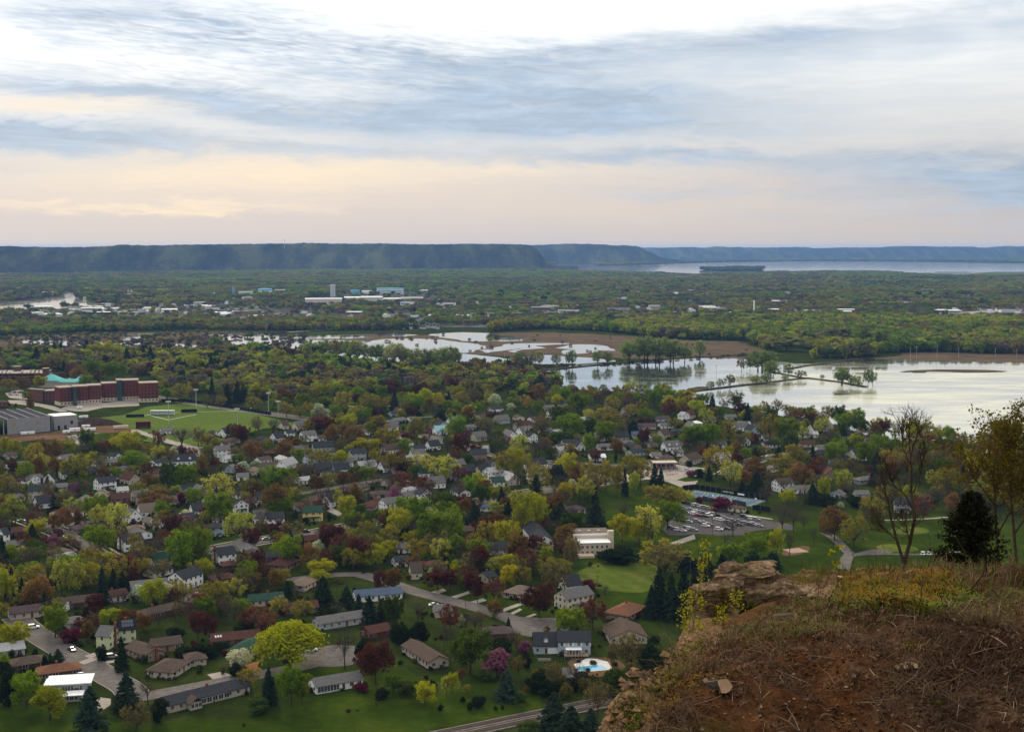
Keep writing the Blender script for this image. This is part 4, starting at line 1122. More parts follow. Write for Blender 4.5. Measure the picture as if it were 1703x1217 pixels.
def window(root, x, y, z, w_, h_, face):
    o = link('window', ME_FRAME, root)
    o.location = (x, y, z)
    o.rotation_euler = (0, 0, 0 if face == 'y' else -math.pi / 2)
    o.scale = (w_, 1, h_)
    link('pane', ME_PANE, o)
    return o
def gable_wall(L, W, He, rise, along):
    """closed shell of four walls with gable ends; ridge along x or y; centred on the origin"""
    b = MB()
    x, y = L / 2, W / 2
    if along == 'x':
        v = [(-x, -y, -0.3), (x, -y, -0.3), (x, y, -0.3), (-x, y, -0.3), (-x, -y, He), (x, -y, He), (x, y, He), (-x, y, He), (-x, 0, He + rise), (x, 0, He + rise)]
        f = [(0, 1, 5, 4), (2, 3, 7, 6), (3, 0, 4, 8, 7), (1, 2, 6, 9, 5)]
    else:
        v = [(-x, -y, -0.3), (x, -y, -0.3), (x, y, -0.3), (-x, y, -0.3), (-x, -y, He), (x, -y, He), (x, y, He), (-x, y, He), (0, -y, He + rise), (0, y, He + rise)]
        f = [(0, 1, 5, 8, 4), (2, 3, 7, 9, 6), (3, 0, 4, 7), (1, 2, 6, 5)]
    return b.add(v, f)
def gable_roof(L, W, He, rise, along, oh=0.45, th=0.22):
    b = MB()
    if along == 'y':
        L, W = W, L
    s = rise / (W / 2)
    x, y = L / 2 + oh, W / 2 + oh
    ze, zr = He - s * oh, He + rise
    v = []
    for dz in (th, 0.02):
        v += [(-x, -y, ze + dz), (x, -y, ze + dz), (-x, 0, zr + dz), (x, 0, zr + dz), (-x, y, ze + dz), (x, y, ze + dz)]
    f = [(0, 1, 3, 2), (2, 3, 5, 4), (6, 8, 9, 7), (8, 10, 11, 9), (0, 6, 7, 1), (4, 5, 11, 10), (0, 2, 8, 6), (2, 4, 10, 8), (1, 7, 9, 3), (3, 9, 11, 5)]
    if along == 'y':
        v = [(-b_, a, c) for a, b_, c in v]
    return b.add(v, f)
def hip_roof(L, W, He, rise, oh=0.6, th=0.2):
    swap = W > L
    if swap:
        L, W = W, L
    x, y = L / 2 + oh, W / 2 + oh
    s = rise / (W / 2)
    r = max(L / 2 - W / 2, 0.05)
    ze, zr = He - s * oh * 0.4, He + rise
    v = [(-x, -y, ze), (x, -y, ze), (x, y, ze), (-x, y, ze), (-r, 0, zr), (r, 0, zr), (-x, -y, ze - th), (x, -y, ze - th), (x, y, ze - th), (-x, y, ze - th)]
    f = [(0, 1, 5, 4), (1, 2, 5), (2, 3, 4, 5), (3, 0, 4), (6, 9, 8, 7), (0, 6, 7, 1), (1, 7, 8, 2), (2, 8, 9, 3), (3, 9, 6, 0)]
    if swap:
        v = [(-b_, a, c) for a, b_, c in v]
    return MB().add(v, f)
def frame_at(tile, x0, xs, x1, yb, W0=None, gable='l'):
    """from the picture: nearest corner, and how far the two visible walls run from it -> centre, rotation, length, depth"""
    P = gp(*TP(tile, xs, yb))
    k = TILES[tile][2]
    s = depth(P) / F
    wl, wr = max((xs - x0) / k * s, 0.3), max((x1 - xs) / k * s, 0.3)
    W0 = W0 or 8.5
    if gable != 'r':                                   # left wall is the short side
        a = math.asin(min(max(wl / W0, 0.06), 0.88))
        LL = wl / math.sin(a) if wl / W0 > 0.06 else W0
        LR = wr / math.cos(a)
    else:
        c = min(max(wr / W0, 0.10), 0.985)
        a = math.acos(c)
        LR = wr / c
        LL = wl / max(math.sin(a), 0.1)
    LR, LL = min(max(LR, 3.0), 45), min(max(LL, 3.0), 45)
    if gable == 'hip':
        LL = max(LL, 8.0)
    phi = math.atan2(P.x, P.y)
    rz = -phi + a
    ex, ey = Vector((math.cos(rz), math.sin(rz), 0)), Vector((-math.sin(rz), math.cos(rz), 0))
    return P + ex * LR / 2 + ey * LL / 2, rz, LR, LL
HOUSES = []
def house(line, name='house', label=None, short=None, group='houses of the neighbourhood'):
    a = line.split()
    tile, x0, xs, x1, yb, gb, st, wc, rc = a[0], float(a[1]), float(a[2]), float(a[3]), float(a[4]), a[5], float(a[6]), a[7], a[8]
    opt = a[9:]
    C, rz, L, W = frame_at(tile, x0, xs, x1, yb, 9.0 if st >= 2 else 8.2, gb)
    root = empty(name, C, rz)
    He = {1: 2.7, 1.5: 3.4, 2: 5.3}[st]
    span = W if gb == 'l' else L
    rise = span / 2 * {1: 0.46, 1.5: 0.95, 2: 0.62}[st]
    rise = min(rise, 3.9 if st == 1.5 else 3.0)
    if gb == 'hip':
        b = MB().box(-L / 2, -W / 2, -0.3, L / 2, W / 2, He)
        b.build('wall', WM[wc], root)
        rise = min(min(L, W) / 2 * 0.42, 2.9)
        rf = hip_roof(L, W, He, rise).build('roof', RM[rc], root)
    else:
        al = 'x' if gb == 'l' else 'y'
        gable_wall(L, W, He, rise, al).build('wall', WM[wc], root)
        rf = gable_roof(L, W, He, rise, al).build('roof', RM[rc], root)
    near = depth(C) < 1150
    # windows on the two walls turned to the viewer
    for face, ln, off in (('y', L, -W / 2), ('x', W, -L / 2)):
        n = max(1, int(ln / 2.9)) if near else max(1, int(ln / 4.5))
        for fl in range(2 if st == 2 else 1):
            for i in range(n):
                u = (i + 0.5) / n * ln - ln / 2 + random.uniform(-0.2, 0.2)
                z = 1.65 + fl * 2.65
                if fl == 0 and 'gar' in opt and face == 'y' and i == n - 1:
                    continue
                ww, hh = random.choice([(1.1, 1.35), (1.5, 1.3), (1.0, 1.4)]) if st > 1 or gb != 'hip' else random.choice([(1.3, 1.1), (2.1, 1.3), (1.0, 1.1)])
                if fl == 0 and face == 'y' and i == n // 2 and n > 2:
                    d = link('door', ME_DOOR, root); d.location = (u, off, 0.15); d.scale = (1.0, 1, 2.1)
                elif face == 'y':
                    window(root, u, off, z, ww, hh, 'y')
                else:
                    window(root, off, -u, z, ww, hh, 'x')
        gabled = (gb == 'l' and face == 'x') or (gb == 'r' and face == 'y')
        if gabled and st in (1.5, 2) and ln > 4:
            if face == 'y': window(root, 0, off, He + rise * 0.38, 1.0, 1.1, 'y')
            else: window(root, off, 0, He + rise * 0.38, 1.0, 1.1, 'x')
    if 'gar' in opt:
        g = link('garage_door', ME_GAR, root); g.location = (L / 2 - 2.2, -W / 2, 0.1); g.scale = (min(4.4, L * 0.6), 1, 2.2)
    if 'garx' in opt:
        g = link('garage_door', ME_GAR, root); g.location = (-L / 2, 0, 0.1); g.rotation_euler = (0, 0, -math.pi / 2); g.scale = (min(4.6, W * 0.7), 1, 2.2)
    if 'chim' in opt or random.random() < 0.35:
        ch = link('chimney', ME_CHIM, rf)
        if 'chim' in opt and gb != 'hip':
            if gb == 'l': ch.location = (-L / 2 - 0.35, -W * 0.06, 0)
            else: ch.location = (L * 0.06, -W / 2 - 0.35, 0)
            ch.scale = (0.75, 0.75, He + rise + 1.3)
            if gb == 'r': ch.scale = (0.75, 0.75, He + rise + 1.3)
        else:
            ch.location = (random.uniform(-0.2, 0.2) * L, 0.4, He + rise * 0.4); ch.scale = (0.7, 0.7, rise * 0.6 + 0.9)
    if 'porch' in opt:
        b = MB().box(-L * 0.32, -W / 2 - 2.2, 2.55, L * 0.32, -W / 2 - 0.02, 2.75)
        b.build('porch_roof', RM[rc] if 'wporch' not in opt else TRIM, root)
        for sx in (-1, 1):
            MB().box(sx * L * 0.29 - 0.1, -W / 2 - 2.1, -0.1, sx * L * 0.29 + 0.1, -W / 2 - 1.9, 2.55).build('porch_post', TRIM, root)
    nd = 2 if 'dormers' in opt else 1 if 'dormer' in opt else 0
    for i in range(nd):
        u = (i + 0.5) / nd * L - L / 2
        y0, z0 = -W / 2 + W * 0.10, He + rise * 0.22
        dm = MB()
        v = [(u - 0.9, y0, z0 - 0.2), (u + 0.9, y0, z0 - 0.2), (u + 0.9, y0, z0 + 1.2), (u, y0, z0 + 2.1), (u - 0.9, y0, z0 + 1.2),
             (u - 0.9, y0 + 2.6, z0 - 0.2), (u + 0.9, y0 + 2.6, z0 - 0.2), (u + 0.9, y0 + 2.6, z0 + 1.2), (u, y0 + 3.2, z0 + 2.1), (u - 0.9, y0 + 2.6, z0 + 1.2)]
        dm.add(v, [(0, 1, 2, 3, 4), (1, 6, 7, 2), (0, 4, 9, 5)])
        dd = dm.build('dormer', WM[wc], root)
        MB().add([(u - 1.2, y0 - 0.3, z0 + 1.02), (u, y0 - 0.3, z0 + 2.24), (u + 1.2, y0 - 0.3, z0 + 1.02), (u - 1.2, y0 + 2.9, z0 + 1.02), (u, y0 + 3.5, z0 + 2.24), (u + 1.2, y0 + 2.9, z0 + 1.02)],
                 [(0, 1, 4, 3), (1, 2, 5, 4)]).build('dormer_roof', RM[rc], dd)
        wn = link('dormer_window', ME_FRAME, dd); wn.location = (u, y0 - 0.02, z0 + 0.65); wn.scale = (1.0, 1, 1.1)
    if 'solar' in opt:
        s_ = rise / (W / 2)
        th = math.atan(s_)
        for i in range(4):
            for j in range(2):
                u = -L / 2 + 0.8 + (i + 0.5) * (L - 1.6) / 4
                yy = -W / 2 + 0.8 + (j + 0.5) * (W / 2 - 1.2) / 2
                p = MB().box(-(L - 1.6) / 8 + 0.05, -(W / 2 - 1.2) / 4, 0, (L - 1.6) / 8 - 0.05, (W / 2 - 1.2) / 4, 0.06).build('solar_panel', SOLAR, rf)
                p.location = (u, yy, He + (yy + W / 2) * s_ + 0.34)
                p.rotation_euler = (th, 0, 0)
    if 'skylights' in opt:
        for i in range(3):
            s_ = rise / (W / 2); yy = -W / 4
            p = MB().box(-0.3, -0.6, 0, 0.3, 0.6, 0.1).build('skylight', TRIM, rf)
            p.location = (-L / 2 + 1.6 + i * 1.0, yy, He + (yy + W / 2) * s_ + 0.28); p.rotation_euler = (math.atan(s_), 0, 0)
    px_ = to_px(C)
    wn, rn = WALLC[wc][0], ROOFC[rc][0]
    words_ = '%s %s with %s roof' % (wn, {1: 'low house', 1.5: 'steep-gabled house', 2: 'two-storey house'}[st] if gb != 'hip' else {1: 'hip-roofed ranch', 1.5: 'hip-roofed house', 2: 'hip-roofed two-storey house'}[st], rn)
    if 'gar' in opt and L < 9: words_ = '%s garage with %s roof' % (wn, rn)
    if 'porch' in opt: words_ += ' and porch'
    elif 'chim' in opt: words_ += ' and chimney'
    elif 'dormers' in opt or 'dormer' in opt: words_ += ' and dormer'
    tag(root, label, 'house', group)
    HOUSES.append(dict(o=root, pos=C, px=px_, words=words_, nm='', H=He + rise, W=max(L, W), label=label, rz=rz, L=L, D=W, He=He, rise=rise))
    return HOUSES[-1]
SOLAR = mat('solar cells', (0.012, 0.018, 0.045), 0.2, 0.2, 1, spec=0.6)

LIST = '''A 730 775 903 592 l 2 W d porch
A 342 425 440 540 l 1.5 W d
A 215 225 370 660 l 2 S d
A 390 400 522 600 l 1 G g
A 935 1010 1092 545 r 1.5 S r
A 905 915 998 625 l 1 W l
A 1010 1062 1172 702 l 2 C g
A 1065 1098 1220 800 l 1.5 W t
A 1190 1240 1284 890 r 1 W t gar
A 1112 1160 1192 868 r 1 W t
A 1472 1505 1600 792 l 1.5 W d
A 85 95 214 952 l 1 B r
A -20 36 58 1008 l 2 W d
A 365 440 572 1122 hip 1 S t
A 915 965 1112 1066 l 2 W d chim
A 1150 1200 1342 1202 l 1.5 W n
A 1338 1345 1520 398 l 1.5 W d dormers
A 838 900 942 350 r 1 W d
A 400 420 508 352 l 1.5 W d
A 458 486 512 500 l 1.5 W d
A 790 820 914 402 l 1 G g
A 1385 1410 1524 607 l 1 L d
A 1160 1215 1312 404 l 1 W d
A 990 1000 1122 928 hip 1 H t
A 745 830 838 642 l 1 C t
A 40 60 202 1062 l 1 G g
A 1090 1110 1182 562 l 1 G d
A 20 60 130 345 l 1 S b
A 640 690 760 470 l 1 K d
A 1250 1290 1400 1010 hip 1 T b
B 20 65 114 174 r 1 W d
B 115 165 188 174 l 1.5 W d
B 580 612 658 112 l 1.5 C b
B 680 722 788 120 l 1.5 C g
B 506 560 624 214 l 1.5 W d
B 738 772 874 210 l 2 W g
B 878 892 952 208 l 1 W b
B 620 642 704 167 l 1 W d
B 112 165 192 288 l 1.5 W r
B 130 200 278 238 hip 1.5 S b
B 312 400 434 268 l 1.5 G d
B 668 692 816 298 l 1 W b
B 835 852 1008 288 l 1.5 G d
B 430 440 596 328 hip 1 K r
B 1368 1412 1518 310 l 1.5 W b chim
B 1122 1140 1260 354 l 2 G d
B 140 240 274 452 l 1 L g
B 248 258 344 514 l 1 W g gar
B 340 390 472 472 r 1 H t
B 850 870 992 464 l 1.5 K d
B 992 1012 1134 464 l 1.5 W d
B 1375 1422 1452 562 l 1 S b
B 1480 1500 1604 562 hip 1 T o
B 1290 1310 1452 652 hip 1 P m
B 760 862 1004 702 hip 1 T b
B 383 410 442 702 l 1.5 W d chim
B 222 232 342 772 r 2 W d porch
B 475 490 622 884 l 2 W d
B 375 390 478 852 l 1.5 W g
B 60 100 152 852 l 1 W g
B 195 210 388 927 hip 1 S b
B 1195 1300 1447 747 hip 1 T r
B 228 300 432 1112 r 1 G g
B 470 490 602 1152 l 1 K d
B 490 640 747 1216 hip 1 T r
B 1455 1490 1602 1184 l 1 W d
B 750 790 887 1017 l 1 K r
B 130 150 252 1216 hip 1 K r
B 1490 1510 1602 1077 l 1 W g
B 1040 1060 1130 170 l 1 S b
B 1180 1200 1290 160 l 1 W g
C 12 40 134 290 l 1 W d
C 125 166 247 277 l 1.5 W d
C 130 175 192 147 l 1.5 B b
C 410 430 524 122 l 1 G g
C 735 797 832 182 l 1.5 W d
C 830 882 907 167 l 1.5 W g
C 650 690 788 72 l 1.5 G g
C 1315 1350 1402 62 l 1 W l
C 1180 1200 1292 242 l 1 W d
C 1285 1342 1362 242 l 1.5 L g
C 1395 1412 1532 360 l 1 W w
C 1455 1480 1587 277 l 1 W g
C 1118 1172 1222 280 l 1 W b
C 68 86 190 492 l 1.5 W n
C 385 400 517 477 l 1.5 K d
C 505 560 657 482 l 1.5 S d
C 632 650 747 587 l 2 W n
C 748 790 812 527 l 1.5 C g
C 235 250 402 517 l 2 G g
C 548 560 647 752 hip 1 W u
C 575 600 774 1130 l 2 W d porch
C 395 420 547 942 l 1 K b
C 1210 1240 1377 772 hip 1 P m
C 100 150 302 1216 hip 1 T r
C 560 590 682 292 l 1 W l
C 300 330 420 60 l 1 W g
C 520 560 630 40 l 1 C b
C 920 960 1040 60 l 1 W b
C 1000 1030 1120 150 l 1 G g
C -20 10 60 60 l 1 W g
C 1060 1100 1180 30 l 1.5 W d
C 300 330 420 345 l 1 C b
D 95 150 264 324 l 1 L d
D 262 290 347 267 l 1 C b
D 350 365 472 362 hip 1 S b
D 185 200 332 112 l 1 P m
D 345 370 467 107 l 1 W g
D 440 460 577 152 hip 1 K d
D 605 620 692 87 hip 1 W w
D 130 150 217 177 l 1 L u
D 275 290 347 192 l 1 W b
D 330 392 442 187 l 1.5 S b
D 450 470 547 322 l 1 W g
D 960 975 1067 97 l 1 W l
D 1135 1170 1262 202 l 1 W b
D 1440 1460 1567 252 l 1 S r
D 1440 1460 1593 177 l 1 W l
D 1230 1290 1402 602 l 2 W b
D 1375 1400 1542 612 l 1 W g
D 1390 1420 1502 422 hip 1 P b
D 40 70 157 252 l 1 G g
D 280 300 377 345 l 1 W g
D 520 540 612 242 l 1 T r
D 760 780 882 257 l 1 W g
D 950 992 1062 502 l 1.5 B r
D 700 720 800 60 l 1 S b
D 560 600 640 30 l 1.5 P r
D 1080 1100 1190 120 l 1 W g
D 860 880 960 40 l 1 G g
E 25 62 152 502 r 1.5 T o
E 260 330 462 542 hip 1 G g
E 95 200 217 652 l 1 L g
E 0 12 167 127 l 1 W l
E 165 180 267 192 l 1.5 L d
E 780 800 872 682 l 1 G b
E 270 300 402 652 l 1 G g
E 1130 1150 1212 692 l 1 L g
E 360 380 472 222 l 1 S b
F 60 80 327 372 l 1 S m
F 395 410 722 302 l 1 K b
F 432 470 545 318 r 1 W b gar
F 715 760 967 252 l 1 W r
F 980 1000 1312 167 l 1 L g
F 1130 1160 1377 622 l 1 T b
F 1020 1100 1412 382 hip 1 K b
F 60 90 352 772 hip 1 K b
F 280 300 602 832 hip 1 K o
F -40 -20 177 662 l 1 G l
F 480 530 652 442 hip 1 G g
F 1085 1170 1312 52 l 1 W d
G 30 80 242 107 hip 1 T r
G 325 345 602 272 l 1 S n
G 590 610 862 337 l 1 K r
G 820 880 1227 447 l 1 G g
G 1180 1260 1422 522 l 1 B r
G 1125 1150 1502 237 l 1 W u
G 640 760 862 152 hip 1 H t
G 180 330 482 662 hip 1 S n
H 560 580 797 522 hip 1 K m
H 1130 1200 1312 167 l 1.5 W d
H 715 840 947 217 hip 1 P t
H 520 600 672 92 l 1 S d
H 180 200 342 352 l 1 S g
H 0 20 102 62 l 1.5 C b
P 130 160 260 440 l 1 W g'''
for ln in LIST.strip().split('\n'):
    house(ln)
# the ones that stand out in the picture, with labels of their own
def merge(a, b):
    """wing A becomes part of house B"""
    ra, rb = a['o'], b['o']
    ma = Matrix.Translation(a['pos']) @ Matrix.Rotation(a['rz'], 4, 'Z')
    mb = Matrix.Translation(b['pos']) @ Matrix.Rotation(b['rz'], 4, 'Z')
    for ch in list(ra.children):
        m_ = ch.matrix_basis.copy()
        ch.parent = rb
        ch.matrix_basis = mb.inverted() @ ma @ m_
    bpy.data.objects.remove(ra)
    HOUSES.remove(a)
LAND = []        # (pixel x, pixel y, name) used to tell other things apart
def hero(line, label, short, nm='house'):
    h = house(line, nm, label)
    LAND.append((h['px'][0], h['px'][1], short))
    h['hero'] = True
    return h
hero('B 755 772 922 832 l 2 Y n chim porch', 'bright yellow two-storey house with a dark green roof and brick chimney', 'the yellow house')
hero('F 1278 1392 1540 146 l 2 W d', 'white gabled two-storey house with a dark roof on the lane end', 'the white lane-end house')
H_GREEN = hero('F 735 825 905 592 r 2 N g chim', 'pale green two-storey house with a light roof slope and tall brick chimney', 'the pale green house')
merge(house('F 905 912 1028 545 l 2 N k solar'), H_GREEN)
hero('F 955 1100 1245 692 r 1 T b chim dormer', 'brown-roofed house with brick chimney and white dormer behind the dark spruce', 'the dormered brown house')
H_CORNER = hero('F 1120 1310 1447 817 hip 1 S b', 'low beige ranch with a wide grey-brown hip roof at the street corner', 'the corner ranch')
merge(house('F 1395 1420 1562 725 hip 1 S b'), H_CORNER)
hero('A 540 600 742 927 hip 1 T m', 'orange-tan brick house under a mauve hip roof on the cross street', 'the mauve-roofed brick house')
hero('A 868 874 1010 724 l 2 B r chim', 'dark red brick two-storey house with a white side door', 'the dark brick house')
hero('B 18 40 157 954 hip 2 L d chim', 'blue-grey two-storey house with a dark hip roof beside the main street', 'the blue-grey hipped house')
hero('B 60 110 247 1174 l 2 W d chim', 'white two-storey house with a tall dark chimney beside the main street', 'the white chimney house')
hero('B 560 640 727 432 l 1.5 W l', 'white house with a long pale gambrel-like roof among leafless trees', 'the pale-roofed white house')
hero('B 1060 1200 1287 607 hip 1 P m', 'wide low modern house with a flat-looking mauve roof', 'the wide mauve-roofed house')
hero('C 183 215 302 157 l 1.5 W q', 'small white house with a turquoise roof', 'the turquoise-roofed house')
hero('C 882 980 1128 1062 r 2 W d', 'large white two-storey house with a dark roof beside the fairway', 'the large white fairway house')
hero('D 368 412 527 284 l 1.5 W g dormers', 'white cottage with two dormers in a steep grey roof near the petrol station', 'the dormered white cottage')
hero('D 512 602 692 392 l 1.5 S b', 'plain beige gabled house next to the petrol station', 'the beige gabled house')
hero('E 590 602 722 760 l 2 G d porch', 'house with a big plain grey roof and porch beside the golf course', 'the big grey-roofed house')
hero('G 40 60 422 582 l 1 K r skylights', 'long brown-roofed house with skylights behind the white blossom tree', 'the skylit brown house')
hero('H 1100 1200 1402 302 l 2 C g porch', 'cream two-storey house with a long grey roof behind the red tree', 'the cream long-roofed house')
hero('I 20 175 307 492 hip 1 T o', 'sprawling house with a bright orange-brown hip roof above the pool', 'the orange-roofed house')
hero('I 10 60 302 640 r 1 S b', 'grey-brown gabled house directly below the orange-roofed house', 'the grey-brown gabled house')
hero('H -60 150 302 742 r 1 S b', 'tan ranch with white-framed sunroom windows and a crossing gable', 'the sunroom ranch')

